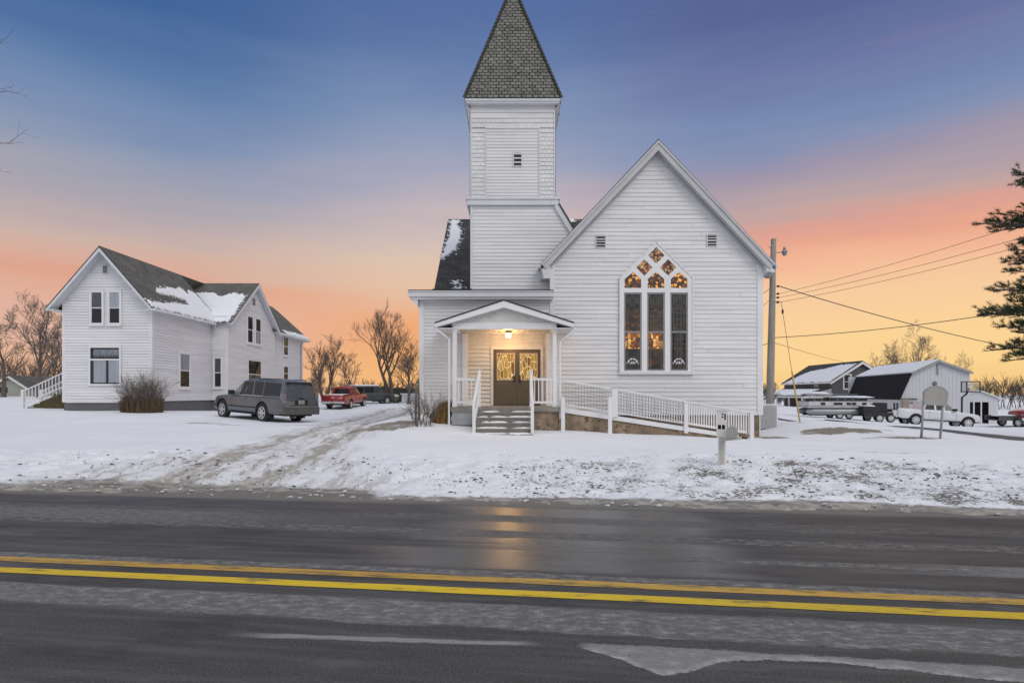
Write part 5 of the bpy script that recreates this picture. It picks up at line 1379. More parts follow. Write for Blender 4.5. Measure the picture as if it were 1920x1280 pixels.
pick = dict(L=5.4, W=1.86, r=.36, ax=(1.72,-1.35), sill=.42, crown=.02,
  top=[(-2.7,1.10),(-.7,1.12),(1.0,1.10),(1.9,1.04),(2.5,.98),(2.7,.86)],
  cabin=[(1.15,1.08,1.10,.82,.80),(.75,1.08,1.45,.84,.70),(.45,1.09,1.66,.85,.67),(.1,1.09,1.70,.85,.67),(-.55,1.09,1.69,.85,.66),(-.80,1.09,1.67,.85,.66),(-.87,1.09,1.58,.845,.68),(-.90,1.09,1.1,.84,.8)],
  wins=[([(.98,1.16),(.0,1.14),(.05,1.60),(.46,1.60)],CARGLASS),([(-.1,1.14),(-.78,1.14),(-.70,1.56),(-.05,1.60)],CARGLASS)],
  ends=[([(-.912,-.64,1.18),(-.912,.64,1.18),(-.892,.56,1.55),(-.892,-.56,1.55)],CARGLASS,'rear_window'),([(1.10,.72,1.12),(1.10,-.72,1.12),(.50,-.62,1.64),(.50,.62,1.64)],CARGLASS,'windscreen')],
  seams=[(.95,.5,1.08),(-.25,.5,1.08),(-.92,.5,1.1)], handles=[(-.1,.98)], spokes=8,
  extra=[('rear_bumper',CHROME,[(-2.86,-2.68,-.88,.88,.50,.66)]),('tail_light',TAILR,[(-2.72,-2.66,.76,.90,.76,1.05),(-2.72,-2.66,-.90,-.76,.76,1.05)]),('license_plate',PLATE,[(-2.872,-2.85,-.15,.15,.5,.62)]),
   ('bed_snow',SNOWR,[(-2.6,-1.0,-.74,.74,1.10,1.15)]),('tailgate_handle',WHT,[(-2.72,-2.69,-.12,.12,.92,.97)]),('bed_rail',BLACKP,[(-2.66,-.95,.78,.88,1.12,1.16),(-2.66,-.95,-.88,-.78,1.12,1.16)]),('mirror',BLACKP,[(.78,.92,.88,1.08,1.1,1.28),(.78,.92,-1.08,-.88,1.1,1.28)])])
# rear-left corner seen at px 602, rear-right at 642, front to the right and away
ar = math.radians(-5); fwr = Vector((-math.sin(ar), math.cos(ar), 0)); rtr = Vector((math.cos(ar), math.sin(ar), 0))
rl = P(602, 0, 46); c = Vector((rl.x, 46, 0))+fwr*2.7+rtr*.93
o = car('pickup_truck', 'red pickup truck with a chrome rear bumper parked behind the suv', 'pickup', (c.x, c.y, 0), math.pi/2+ar, pick, RED); ground_tilt(o)
# covered van-like vehicle with snow on its roof
GRN = M('dark_green_paint', (.045,.055,.058), .4, .25, 2, coat=.2, stain=((.1,.1,.1), .6))
van = dict(L=4.6, W=1.85, r=.33, ax=(1.4,-1.35), sill=.36,
  top=[(-2.3,1.0),(1.0,1.0),(1.7,.95),(2.2,.85),(2.3,.72)],
  cabin=[(1.45,.97,1.0,.82,.8),(.8,.98,1.5,.86,.74),(.5,.98,1.62,.87,.72),(-1.8,.98,1.64,.87,.74),(-2.1,.98,1.5,.87,.76),(-2.25,.98,1.05,.86,.8)],
  wins=[([(1.1,1.04),(.1,1.04),(.1,1.52),(.62,1.52)],CARGLASS),([(0,1.04),(-1.0,1.04),(-1.0,1.53),(0,1.53)],CARGLASS),([(-1.1,1.04),(-2.0,1.04),(-1.9,1.52),(-1.1,1.53)],CARGLASS)],
  ends=[([(-2.235,-.72,1.08),(-2.235,.72,1.08),(-2.09,.66,1.5),(-2.09,-.66,1.5)],CARGLASS,'rear_window')], seams=[(.9,.5,.98),(-.1,.5,.98)],
  extra=[('roof_snow',SNOWR,[(-1.95,.55,-.72,.72,1.64,1.74)]),('rear_bumper',BLACKP,[(-2.42,-2.25,-.85,.85,.4,.62)]),('tail_light',TAILR,[(-2.31,-2.2,.74,.89,.75,1.1),(-2.31,-2.2,-.89,-.74,.75,1.1)])])
rl = P(696, 0, 55); o = car('minivan', 'dark green minivan with snow on its roof, beyond the red pickup', 'minivan', (rl.x, 55, 0), math.pi/2-math.radians(58), van, GRN); ground_tilt(o, 2.7); o.scale = (.86,.92,1)
wpk = dict(L=5.9, W=2.0, r=.42, ax=(2.05,-1.65), sill=.5, crown=.02,
  top=[(-2.95,1.22),(-.9,1.24),(1.3,1.22),(2.2,1.16),(2.75,1.08),(2.95,.95)],
  cabin=[(1.45,1.20,1.22,.90,.88),(1.0,1.2,1.58,.92,.80),(.55,1.21,1.86,.93,.75),(.1,1.21,1.93,.93,.75),(-.95,1.21,1.91,.93,.74),(-1.12,1.21,1.88,.93,.75),(-1.19,1.21,1.75,.925,.77),(-1.25,1.21,1.23,.92,.88)],
  wins=[([(1.22,1.28),(.42,1.28),(.42,1.80),(.62,1.80)],CARGLASS),([(.30,1.28),(-.20,1.28),(-.20,1.80),(.30,1.82)],CARGLASS),([(-.34,1.28),(-1.02,1.28),(-.86,1.80),(-.34,1.82)],CARGLASS)],
  ends=[([(1.42,.80,1.24),(1.42,-.80,1.24),(.58,-.70,1.84),(.58,.70,1.84)],CARGLASS,'windscreen')],
  seams=[(1.2,.6,1.2),(.25,.6,1.2),(-.75,.6,1.2),(-1.28,.6,1.2)], handles=[(.4,1.1),(-.6,1.1)], spokes=8,
  extra=[('bumper',CHROME,[(2.85,3.05,-.92,.92,.50,.72),(-3.08,-2.93,-.9,.9,.55,.72)]),('fender_flare',BLACKP,[]),('bed_snow',SNOWR,[(-2.85,-1.35,-.8,.8,1.22,1.27)]),('mirror',BLACKP,[(1.0,1.15,.95,1.2,1.25,1.45),(1.0,1.15,-1.2,-.95,1.25,1.45)]),('headlight',LIGHTGL,[(2.9,2.97,.68,.9,.85,1.02),(2.9,2.97,-.9,-.68,.85,1.02)]),('mud_flap',BLACKP,[(-2.22,-2.18,-.98,-.72,.2,.6)]),('running_board',BLACKP,[(-1.1,1.5,-1.03,-.92,.42,.48)])])
rl = P(1748, 0, 48.5); o = car('pickup_truck', 'white crew cab pickup truck hitched to the trailer before the barn', 'pickup', (rl.x, 48.5, 0), math.radians(-9), wpk, WHT); ground_tilt(o)
# dark flat trailer and the pontoon boat behind the truck
TP = M('trailer_black', (.02,.02,.022), .5, .3, 3)
b0 = o; rz0 = math.radians(-4)
c = P(1650, 0, 49.2); tr_ = thing('flatbed_trailer', 'black equipment trailer with upright ramps hitched behind the white pickup', 'trailer', (c.x, c.y, G(c.x, c.y)), rz0)
mb = MB(); mb.box(-1.7,1.9,-.95,.95,.62,.74); mb.box(-1.7,1.9,-1.0,-.95,.45,.78); mb.box(-1.7,1.9,.95,1.0,.45,.78); mb.box(1.9,2.7,-.06,.06,.5,.62); part('bed', mb, TP, tr_)
mb = MB(); mb.box(-1.7,-.4,-.9,.9,.745,1.25); mb.box(-.6,.2,-.7,.6,.745,1.55); mb.box(.25,.6,-.6,.6,.745,1.05); part('load', mb, M('black_tarp', (.025,.025,.027), .7, .4, 2, bump=.6, bscale=6), tr_)
mb = MB(); mb.blob((-.9,0,1.27), (.75,.8,.08), 3, 10, 5, .3); mb.blob((.6,0,.78), (.9,.8,.06), 4, 10, 5, .3); part('snow', mb, SNOWR, tr_, True)
for x in (.62,.85): mb = MB(); mb.box(x-.06,x+.06,-.95,-.88,.74,1.55); part('ramp', mb, TP, tr_)
mb = MB(); mb.box(.5,1.75,-1.02,-.96,.5,.98); mb.box(.5,1.75,.96,1.02,.5,.98); part('side_panel', mb, M('white_panel', (.6,.6,.62), .5, .1), tr_)
add_wheels(tr_, (-.55,.30), 1.9, .33, .22, 8)
c = P(1572, 0, 50.5); pb = thing('pontoon_boat', 'snow-covered white pontoon boat on a trailer beside the grey house', 'boat', (c.x, c.y, G(c.x, c.y)), math.radians(-4))
GREYW = M('faded_white', (.50,.50,.51), .5, .2, 3, stain=((.2,.2,.2), .66))
for y in (-.9,.9): mb = MB(); mb.lathe([(.0,-3.0),(.2,-2.8),(.28,-2.4),(.28,2.6),(.2,2.9),(.0,3.2)], (0,y,.62), 'x', 14); part('pontoon', mb, METAL, pb, True)
mb = MB(); mb.box(-2.9,2.9,-1.2,1.2,.92,1.02); part('boat_deck', mb, GREYW, pb)
mb = MB()
for y in (-1.2,1.17): mb.box(-2.8,2.6,y,y+.03,1.06,1.42)
mb.box(-2.83,-2.8,-1.2,1.2,1.06,1.42); mb.box(2.6,2.63,-1.2,1.2,1.06,1.42); part('fence_panel', mb, GREYW, pb)
mb = MB()
for k, x in enumerate((-1.9,-.9,-.55,.1,.5,1.3)): mb.box(x,x+.34,-1.215,-1.201,1.14,1.34)
part('panel_mark', mb, BLACKP, pb)
mb = MB()
for y in (-1.19,1.19):
    mb.path([(-2.8,y,1.44),(2.6,y,1.44)], .02, 5)
    for x in np.arange(-2.4,1.2,.6): mb.path([(x,y,1.4),(x,y,1.98)], .018, 5)
mb.path([(-2.4,-1.19,1.98),(1.0,-1.19,1.98)], .02, 5); mb.path([(-2.4,1.19,1.98),(1.0,1.19,1.98)], .02, 5); part('rail', mb, METAL, pb)
mb = MB(); mb.box(-.9,1.9,-.8,.8,1.02,1.72); mb.box(-2.3,-1.2,-.8,.8,1.02,1.6); part('seats', mb, M('seat_cover', (.06,.06,.065), .8, .4, 2), pb)
mb = MB(); mb.box(-2.6,-.9,-1.1,1.1,2.0,2.06); part('canopy', mb, GREYW, pb)
mb = MB(); mb.blob((-1.75,0,2.07), (.95,1.1,.16), 5, 12, 6, .2); mb.blob((.9,0,1.75), (1.9,1.0,.12), 6, 12, 6, .3); part('snow', mb, SNOWR, pb, True)
mb = MB(); mb.box(-2.6,3.6,-.7,-.6,.28,.38); mb.box(-2.6,3.6,.6,.7,.28,.38); mb.box(-1.2,-1.1,-1,1,.28,.38); mb.box(1.4,1.5,-1,1,.28,.38); part('boat_trailer', mb, TP, pb)
add_wheels(pb, (-.3,.45), 1.7, .3, .2, 8)
# vehicles cut by the right edge
c = P(1986, 0, 46.5); o = car('pickup_truck', 'red pickup truck mostly out of view beside the utility trailer', 'pickup', (c.x, c.y, 0), math.radians(171), dict(wpk, top=[(-2.95,1.3),(2.4,1.3),(2.95,1.2)]), RED); ground_tilt(o)
c = P(1893, 0, 47.5); ut = thing('utility_trailer', 'low grey utility trailer with snow in it beside the red truck', 'trailer', (c.x, c.y, G(c.x, c.y)), math.radians(-6))
mb = MB(); mb.box(-1.3,1.2,-.8,.8,.48,.56); mb.box(-1.3,1.2,-.84,-.80,.48,.86); mb.box(-1.3,1.2,.80,.84,.48,.86); mb.box(1.2,2.0,-.05,.05,.44,.54); part('box', mb, M('trailer_grey', (.07,.07,.075), .5, .3), ut)
mb = MB(); mb.blob((-.05,0,.84), (1.3,.8,.10), 3, 12, 6, .25); part('snow', mb, SNOWR, ut, True)
add_wheels(ut, (0,), 1.75, .33, .2, 8)
# ------------------------------------------------------------------ buildings on the right
GS = M('grey_house_siding', (.10,.103,.107), .7, .12, 1.2)
YG = 74.0
gh_ = thing('grey_house', 'dark grey gabled house with snowy roof and white trimmed porch behind the barn', 'house', (38, YG, -.4), world=True)
q = lambda px, py, Y: P(px, py, Y)
pk = q(1614,676,YG); el = q(1553,713,YG); gx0 = el.x+.35; gxr = 2*pk.x-gx0; zb_ = -1.6; YB = YG*1.172
we = el.z-.05; wpk_ = pk.z-.18
sl2 = (wpk_-we)/(pk.x-gx0)
mb = MB(); siding(mb, front(YG), [(gx0,zb_),(gxr,zb_),(gxr,we),(pk.x,wpk_),(gx0,we)], .16, dB=.02); part('front_wall', mb, GS, gh_)
mb = MB(); siding(mb, PL((gx0,YG,0),(0,1,0),(0,0,1),(-1,0,0)), [(0,zb_),(YB-YG,zb_),(YB-YG,we),(0,we)], .16, dB=.02); part('side_wall', mb, GS, gh_)
mb = MB(); mb.box(gx0+.05, gxr, YB-.1, YB, zb_, we); mb.box(gxr-.1, gxr, YG+.05, YB, zb_, we); part('rear_wall', mb, GS, gh_)
zeL = we-.35*sl2+.1
ra = [(gx0-.35,YG-.4,zeL),(gx0-.35,YB+.3,zeL),(pk.x,YB+.3,pk.z),(pk.x,YG-.4,pk.z)]; rb = [(gxr+.35,YG-.4,zeL),(gxr+.35,YB+.3,zeL),(pk.x,YB+.3,pk.z),(pk.x,YG-.4,pk.z)]
mb = MB(); slab(mb, ra, .08); slab(mb, rb, .08); rf = part('roof', mb, DARKSH, gh_)
ap = roofplane(ra); La = (Vector(ra[1])-Vector(ra[0])).length; Ls = (Vector(ra[3])-Vector(ra[0])).length
mb = MB(); snowpatch(mb, ap, ragged([(.12,.02),(La-1.0,.02),(La-2.6,Ls*.45),(La-3.6,Ls*.62),(La*.5,Ls*.70),(La*.3,Ls*.86),(.3,Ls*.86),(.2,Ls*.5)], .5, .12, 3), [], .004, .06); part('snow', mb, SNOWR, rf)
mb = MB()
for e, sg in ((gx0-.35,1),(gxr+.35,-1)):
    mb.prism([(e,YG-.44,zeL-.09),(pk.x,YG-.44,pk.z-.10),(pk.x,YG-.44,pk.z-.42),(e+sg*.1,YG-.44,zeL-.32)], (0,.05,0))
mb.box(gx0-.40, gx0-.34, YG-.4, YB+.3, zeL-.2, zeL-.02); part('rake_board', mb, WHITE, gh_)
def framed(root, pl, a0, a1, b0, b1, c=.12):
    f = MB(); plate(f, pl, [(a0-c,b0-c),(a1+c,b0-c),(a1+c,b1+c),(a0-c,b1+c)], [[(a0,b0),(a1,b0),(a1,b1),(a0,b1)]], 0, .07); pbox(f, pl, a0, a1, (b0+b1)/2-.03, (b0+b1)/2+.03, .03, .06)
    w = part('window', f, WHITE, root); g = MB(); pbox(g, pl, a0, a1, b0, b1, .026, .032); part('pane', g, M('dim_pane', (.06,.062,.065), .15, .2), w)
framed(gh_, front(YG), *pxr(1582.5,1594,703,728,YG), .14); framed(gh_, front(YG), *pxr(1582.5,1594,748,765,YG), .12)
framed(gh_, PL((gx0,YG,0),(0,1,0),(0,0,1),(-1,0,0)), 3.2, 3.9, we-1.15, we-.5, .1)
mb = MB(); mb.blob(q(1605.5,685.5,YG-.05), (.28,.08,.13), 1, 10, 6, .1); part('gable_lamp', mb, WHITE, gh_, True)
# lean-to porch along the left side
px0 = gx0-3.6; zp1 = q(1552,726,YG).z; zp0 = q(1495,741,YG).z
ra2 = [(px0,YG-.1,zp0),(px0,YB,zp0),(gx0-.02,YB,zp1),(gx0-.02,YG-.1,zp1)]
mb = MB(); slab(mb, ra2, .08); pr2 = part('porch_roof', mb, DARKSH, gh_)
mb = MB(); plate(mb, roofplane(ra2), ragged([(.5,.02),(YB-YG-.1,.02),(YB-YG-.2,3.0),(1.2,2.9)], .5, .1, 4), [], .004, .06); part('snow', mb, SNOWR, pr2)
mb = MB(); siding(mb, front(YG-.05), [(px0+.1,zp0-.15),(gx0,zp0-.15),(gx0,zp1-.12)], .16, dB=.02); part('porch_gable', mb, M('porch_grey', (.4,.4,.41), .7), gh_)
mb = MB(); mb.box(px0+.02, px0+.12, YG-.05, YB, zp0-.3, zp0-.1); mb.box(px0+.121, gx0, YG-.1, YG+.02, zp0-.32, zp0-.152); part('porch_beam', mb, WHITE, gh_)
for x, y in ((px0+.1,YG),(gx0-.15,YG),(px0+.1,YG+3.5),(px0+.1,YG+7),(px0+.1,YB-.2)): mb = MB(); mb.box(x-.08, x+.08, y-.08, y+.08, zb_, zp0-.3); part('porch_post', mb, WHITE, gh_)
mb = MB(); mb.box(px0+.35, gx0-.3, YG+.1, YG+.16, zb_, zp0-.35); part('curtain_screen', mb, M('porch_screen', (.20,.195,.175), .8, .5, 1, stretch=(8,8,.2)), gh_)
mb = MB(); mb.box(px0+.2, px0+.26, YG+3.6, YB-.3, zb_, zb_+.9); part('knee_wall', mb, GS, gh_)
mb = MB(); mb.box(px0+.15, px0+.32, YG+3.6, YB-.3, zb_+.902, zb_+1.15); part('knee_rail', mb, WHITE, gh_)

BR = math.radians(-12); YBN = 55.5
bo = P(1757, 0, YBN); bn = thing('barn', 'white gambrel barn with a steep black metal roof slope and snow on top', 'barn', (bo.x, YBN, G(bo.x, YBN)), BR)
gz0 = bn.location.z; lz_ = lambda py, Y=YBN: CAMZ+(HZ-py)/F*Y-gz0
kz, pz_, bz_ = lz_(698), lz_(675), lz_(748.5); kxl, kxr = -2.08, 2.62; bxl = -3.02
BL = 14.7
bp = PL((0,0,0),(1,0,0),(0,0,1),(0,-1,0))
BW = M('barn_white_metal', (.58,.59,.62), .5, .08, 1, stain=((.42,.42,.43), .68), stretch=(6,6,.3))
mb = MB(); plate(mb, bp, [(bxl,-.6),(kxr,-.6),(kxr,kz-.05),(.05,pz_-.08),(kxl,kz-.08),(bxl+.05,bz_),(bxl,bz_-.1)], [], -.1, 0); part('front_wall', mb, BW, bn)
mb = MB()
for i in range(19):
    x = bxl+.15+i*(kxr-bxl-.3)/18; zt = pz_-.1-(.05-x)*(pz_-kz)/(.05-kxl) if kxl < x < .05 else (pz_-.1-(x-.05)*(pz_-kz)/(kxr-.05) if x >= .05 else bz_-.1+(x-bxl)*(kz-bz_)/(kxl-bxl)-.1)
    mb.box(x-.02, x+.02, -.015, -.001, -.5, zt)
part('wall_rib', mb, BW, bn)
mb = MB(); mb.box(bxl, bxl+.1, .002, BL, -.6, bz_-.02); mb.box(kxr-.1, kxr, .002, BL, -.6, kz-.1); mb.box(bxl+.1, kxr-.1, BL-.1, BL, -.6, kz); part('side_wall', mb, BW, bn)
mb = MB(); slab(mb, [(bxl-.12,-.2,bz_-.02),(bxl-.12,BL,bz_-.02),(kxl-.04,BL,kz),(kxl-.04,-.2,kz)], .06); part('black_roof', mb, M('black_roof_metal', (.024,.025,.028), .85, .15, 2, spec=.08), bn)
ru = [(kxl-.1,-.25,kz+.0),(kxl-.1,BL,kz),(.05,BL,pz_+.02),(.05,-.25,pz_+.02)]
mb = MB(); slab(mb, ru, .06); slab(mb, [(kxr+.15,-.25,kz+.02),(kxr+.15,BL,kz+.02),(.05,BL,pz_+.02),(.05,-.25,pz_+.02)], .06); br_ = part('roof', mb, METAL, bn)
mb = MB(); p_ = roofplane(ru); l1, l2 = BL+.25, (Vector(ru[3])-Vector(ru[0])).length; plate(mb, p_, ragged([(.08,.02),(l1-.05,.02),(l1-.05,l2-.02),(.08,l2-.02)], .5, .03, 6), [], .004, .09); part('snow', mb, SNOWR, br_)
mb = MB(); mb.prism([(kxl-.1,-.29,kz-.03),(.05,-.29,pz_-.03),(.05,-.29,pz_-.2),(kxl,-.29,kz-.2)], (0,.04,0)); mb.prism([(kxr+.15,-.29,kz-.01),(.05,-.29,pz_-.03),(.05,-.29,pz_-.2),(kxr+.1,-.29,kz-.18)], (0,.04,0)); mb.box(-.02,.1,-.1,-.02,pz_-1.3,pz_-.1); part('rake_trim', mb, METAL, bn)
mb = MB(); mb.box(-2.9,-2.35,-.25,-.16,.2,lz_(748)-.0); part('door_panel', mb, M('tan_board', (.33,.28,.21), .8, .2, 3), bn)
mb = MB(); mb.box(-2.9,-1.6,-.12,-.02,lz_(748.5),lz_(747)); mb.box(-2.2,-.9,-.1,-.02,lz_(755.5),lz_(754)); part('door_track', mb, DARK, bn)
so2 = P(1836, 0, 56.5); sh = thing('shed', 'small white gabled shed with dark open bays attached beside the barn', 'shed', (so2.x, 56.5, G(so2.x, 56.5)), BR)
g0 = sh.location.z; lz2 = lambda py: CAMZ+(HZ-py)/F*56.5-g0
sx0_, sx1_ = -2.0, 1.5
mb = MB(); plate(mb, bp, [(sx0_,-.4),(sx1_,-.4),(sx1_,lz2(746)-.05),(0,lz2(732)-.08),(sx0_,lz2(741))], [[(-1.95,-.3),(.78,-.3),(.78,lz2(753.5)),(-1.95,lz2(753.5))]], -.1, 0); part('front_wall', mb, BW, sh)
mb = MB(); mb.box(sx1_-.1, sx1_, .002, 5, -.4, lz2(747)); mb.box(sx0_, sx0_+.1, .002, 5, -.4, lz2(744)); mb.box(sx0_+.1, sx1_-.1, 4.9, 5, -.4, lz2(747)); part('side_wall', mb, BW, sh)
mb = MB(); mb.box(sx0_+.101, sx1_-.101, 1.2, 1.25, -.39, lz2(748)); part('dark_bay', mb, ROOM, sh)
mb = MB(); slab(mb, [(sx1_+.35,-.2,lz2(747)),(sx1_+.35,5.1,lz2(747)),(0,5.1,lz2(731)),(0,-.2,lz2(731))], .1); slab(mb, [(sx0_-.2,-.2,lz2(743)),(sx0_-.2,5.1,lz2(743)),(0,5.1,lz2(731)),(0,-.2,lz2(731))], .1); part('roof', mb, WHITE, sh)
for x in (-1.0,-.45,.15): mb = MB(); mb.box(x-.045, x+.045, -.06, .03, -.4, lz2(753.5)-.001); part('bay_post', mb, WHITE, sh)
hp_ = P(1812, 0, 51.5); bh = thing('basketball_hoop', 'black-framed basketball backboard on a dark pole in front of the shed', 'basketball hoop', (hp_.x, 51.5, G(hp_.x, 51.5)), math.radians(-8))
g0 = bh.location.z; hz_ = lambda py: CAMZ+(HZ-py)/F*51.5-g0
mb = MB(); mb.path([(-.1,.5,0),(-.1,.45,hz_(745)),(.15,.25,hz_(738)),(.2,.04,hz_(728))], .075, 8); mb.box(-.5,.4,.2,1.1,.0,.35); part('pole', mb, DARK, bh)
x0, x1, z0, z1 = -.42, 1.08, hz_(735.5), hz_(714.5)
mb = MB(); fp = PL((0,0,0),(1,0,0),(0,0,1),(0,-1,0)); plate(mb, fp, [(x0,z0),(x1,z0),(x1,z1),(x0,z1)], [[(x0+.07,z0+.07),(x1-.07,z0+.07),(x1-.07,z1-.07),(x0+.07,z1-.07)]], -.03, .03); mb.box(x0+.40,x0+.47,-.03,.03,z0,z1); part('board_frame', mb, DARK, bh)
mb = MB(); mb.box(x0+.07,x1-.07,-.008,.0,z0+.07,z1-.07); part('backboard', mb, glassmat('clear_board', (.75,.77,.8), .12), bh)
mb = MB()
for k in range(9): mb.blob((x0+.72+.13*math.cos(k*2.4), -.02, (z0+z1)/2+.12+.2*math.sin(k*1.7)), (.09,.012,.05), k, 7, 4, .4)
part('board_smudge', mb, WHITE, bh)
mb = MB(); mb.lathe([(.17,0),(.225,0),(.225,.02),(.17,.02)], (.33,-.32,z0+.12), 'z', 14); part('rim', mb, M('hoop_orange', (.3,.07,.02), .5), bh)

# small house and things at the far left and behind the drive
lh = P(22, 0, 68); lhs = thing('cottage', 'low pale green cottage with a snow-edged roof under the big bare tree', 'house', (lh.x, 68, G(lh.x, 68)), 0)
g0 = lhs.location.z; hz2 = lambda py: CAMZ+(HZ-py)/F*68-g0
PG = M('pale_green_siding', (.36,.37,.31), .8, .1, 1)
ex1 = P(53,0,68).x-lh.x; pkx_ = P(20,0,68).x-lh.x; pk_z, e_z = hz2(706), hz2(726)
mb = MB(); siding(mb, PL((0,0,0),*FR), [(pkx_*2-ex1,-.5),(ex1,-.5),(ex1,e_z),(pkx_,pk_z),(pkx_*2-ex1,e_z)], .2, dB=.02); mb.box(ex1-.05,ex1,.02,8,-.5,e_z); part('wall', mb, PG, lhs)
mb = MB(); slab(mb, [(ex1+.3,-.4,e_z-.1),(ex1+.3,8,e_z-.1),(pkx_,8,pk_z+.15),(pkx_,-.4,pk_z+.15)], .12); slab(mb, [(2*pkx_-ex1-.3,-.4,e_z-.1),(2*pkx_-ex1-.3,8,e_z-.1),(pkx_,8,pk_z+.15),(pkx_,-.4,pk_z+.15)], .12); r_ = part('roof', mb, GREYSH, lhs)
mb = MB(); mb.prism([(ex1+.3,-.44,e_z-.1),(pkx_,-.44,pk_z+.15),(pkx_,-.44,pk_z-.1),(ex1+.2,-.44,e_z-.3)], (0,.035,0)); mb.prism([(2*pkx_-ex1-.3,-.44,e_z-.1),(pkx_,-.44,pk_z+.15),(pkx_,-.44,pk_z-.1),(2*pkx_-ex1-.2,-.44,e_z-.3)], (0,.035,0)); part('rake_board', mb, WHITE, lhs)
f = PL((0,0,0),*FR); mb = MB(); a = P(0,0,68).x-lh.x; pbox(mb, f, a-.9, a+.85, hz2(736), hz2(725.5), .02, .06); part('window', mb, ROOM, lhs)
wh = P(766, 0, 56); sd_ = thing('white_outbuilding', 'plain white outbuilding wall at the far end of the driveway', 'outbuilding', (wh.x, 56, G(wh.x, 56)), .1)
mb = MB(); mb.box(-.62,.9,0,3,-.3,.82); part('wall', mb, BW, sd_); mb = MB(); mb.box(-.75,1.05,-.15,3.1,.821,.90); part('roof_snow', mb, SNOWR, sd_)
fc = thing('board_fence', 'dark board fence beside the big bare tree past the driveway', 'fence', GP(P(738,0,60).x, 60), .05)
for i in range(9):
    mb = MB(); x = -1.9+i*.44; mb.box(x-.205, x+.205, -.02, .02, -.2, 1.05+.05*rnd.random()); part('board', mb, M('dark_fence', (.045,.042,.038), .9, .3) if i == 0 else bpy.data.materials['dark_fence'], fc)
mb = MB(); mb.box(-2.1,1.8,.021,.07,.3,.4); mb.box(-2.1,1.8,.021,.07,.75,.85); part('rail', mb, bpy.data.materials['dark_fence'], fc)
rb_ = P(741, 0, 57); mb = MB(); mb.blob((rb_.x,57,G(rb_.x,57)+.36), (.5,.45,.42), 4, 14, 9, .35); sb = solo('leaf_bush', mb, M('pale_leaves', (.23,.21,.15), .9, .5, 6, bump=1, bscale=12), 'small pale rounded bush with a cap of snow by the board fence', 'bush', smooth=True)
mb = MB(); mb.blob((0,0,.72), (.42,.4,.16), 5, 12, 7, .3); part('snow_cap', mb, SNOWR, sb, True)

# ------------------------------------------------------------------ trees
def branch(mb, p, d, L, r, rr, lev, maxlev, sp, wig=.16, up=.12, kids=(6,5,5,4), seg=4, rmin=.012):
    pts = [p]; rs = [r]; q = p.copy(); d = d.normalized(); n = seg if lev < 3 else 3
    dirs = []
    for i in range(n):
        d = (d+Vector((rr.gauss(0,wig), rr.gauss(0,wig), rr.gauss(0,wig)*.7+up))).normalized()
        q = q+d*(L/n); pts.append(q.copy()); dirs.append(d.copy()); rs.append(max(rmin*.7, r*(1-.72*(i+1)/n)))
    mb.path(pts, rs, 6 if lev == 0 else (4 if lev < 2 else 3), cap=False)
    if lev >= maxlev: return
    k = kids[min(lev, len(kids)-1)]
    for j in range(k):
        t = (.25 if lev else .35)+(.75 if lev else .65)*(j+rr.random()*.8)/k; t = min(t, 1)
        i = min(int(t*n), n-1); f = t*n-i; b = pts[i].lerp(pts[i+1], f)
        dd = dirs[i]; a = dd.orthogonal().normalized(); a.rotate(__import__('mathutils').Quaternion(dd, rr.uniform(0, 2*math.pi)))
        ang = rr.uniform(.45, .95)*sp
        nd = dd*math.cos(ang)+a*math.sin(ang)
        branch(mb, b, nd, L*rr.uniform(.42,.70)*(1.05-.35*t), max(rmin, r*(1-.7*t)*.62), rr, lev+1, maxlev, sp, wig, up, kids, seg, rmin)
def bare_tree(name, label, loc, h, seed, sp=1.0, maxlev=4, kids=(7,6,5,4), trunks=1, r=None, lean=(0,0), group=None, forkat=.28, rmin=.012):
    rr = random.Random(seed); root = thing(name, label, 'tree', loc, 0, group); r = r or h*.022
    tb, cb = MB(), MB()
    for t in range(trunks):
        d = Vector((lean[0]+(rr.uniform(-.25,.25) if trunks > 1 else rr.uniform(-.05,.05)), lean[1]+(rr.uniform(-.2,.2) if trunks > 1 else 0), 1)).normalized()
        p = Vector((rr.uniform(-.3,.3)*(trunks > 1), rr.uniform(-.3,.3)*(trunks > 1), -.2)); H = h*rr.uniform(.75,1)*.86
        pts = [p]; rs = [r*1.25/(trunks**.4)]; n = 9; q = p.copy(); dirs = []
        for i in range(n):
            d = (d+Vector((rr.gauss(0,.07), rr.gauss(0,.07), .08))).normalized(); q = q+d*H/n; pts.append(q.copy()); dirs.append(d.copy()); rs.append(max(rmin, rs[0]*.8*(1-(i+1)/n)**.9))
        tb.path(pts, rs, 8, cap=False)
        k = kids[0]
        for j in range(k+2):
            tt = forkat+(1-forkat)*(j+rr.random()*.7)/(k+2); i = min(int(tt*n), n-1); b = pts[i].lerp(pts[i+1], tt*n-i)
            az = j*2.4+rr.uniform(-.5,.5); ang = rr.uniform(.5,.95)*sp*(1.1-.4*tt)
            nd = Vector((math.cos(az)*math.sin(ang), math.sin(az)*math.sin(ang), math.cos(ang)))
            branch(cb, b, nd, h*rr.uniform(.34,.50)*(1.15-.55*tt), max(rmin*1.3, rs[i]*.62), rr, 1, maxlev, sp, kids=kids, rmin=rmin)
    part('trunk', tb, BARK, root, True); part('crown', cb, TWIG, root)
    return root
def at(px, Y): x = P(px,0,Y).x; return GP(x, Y)
def top_h(py, Y, g): return CAMZ+(HZ-py)/F*Y-g
def tree_at(px, Y, py, label, seed, name='bare_tree', **k):
    l = at(px, Y); return bare_tree(name, label, l, top_h(py, Y, l.z), seed, **k)
tree_at(72, 58, 556, 'tall bare tree with a broad twiggy crown between cottage and farmhouse', 21, maxlev=4, kids=(8,7,5,4), r=.26, sp=1.0, rmin=.014)
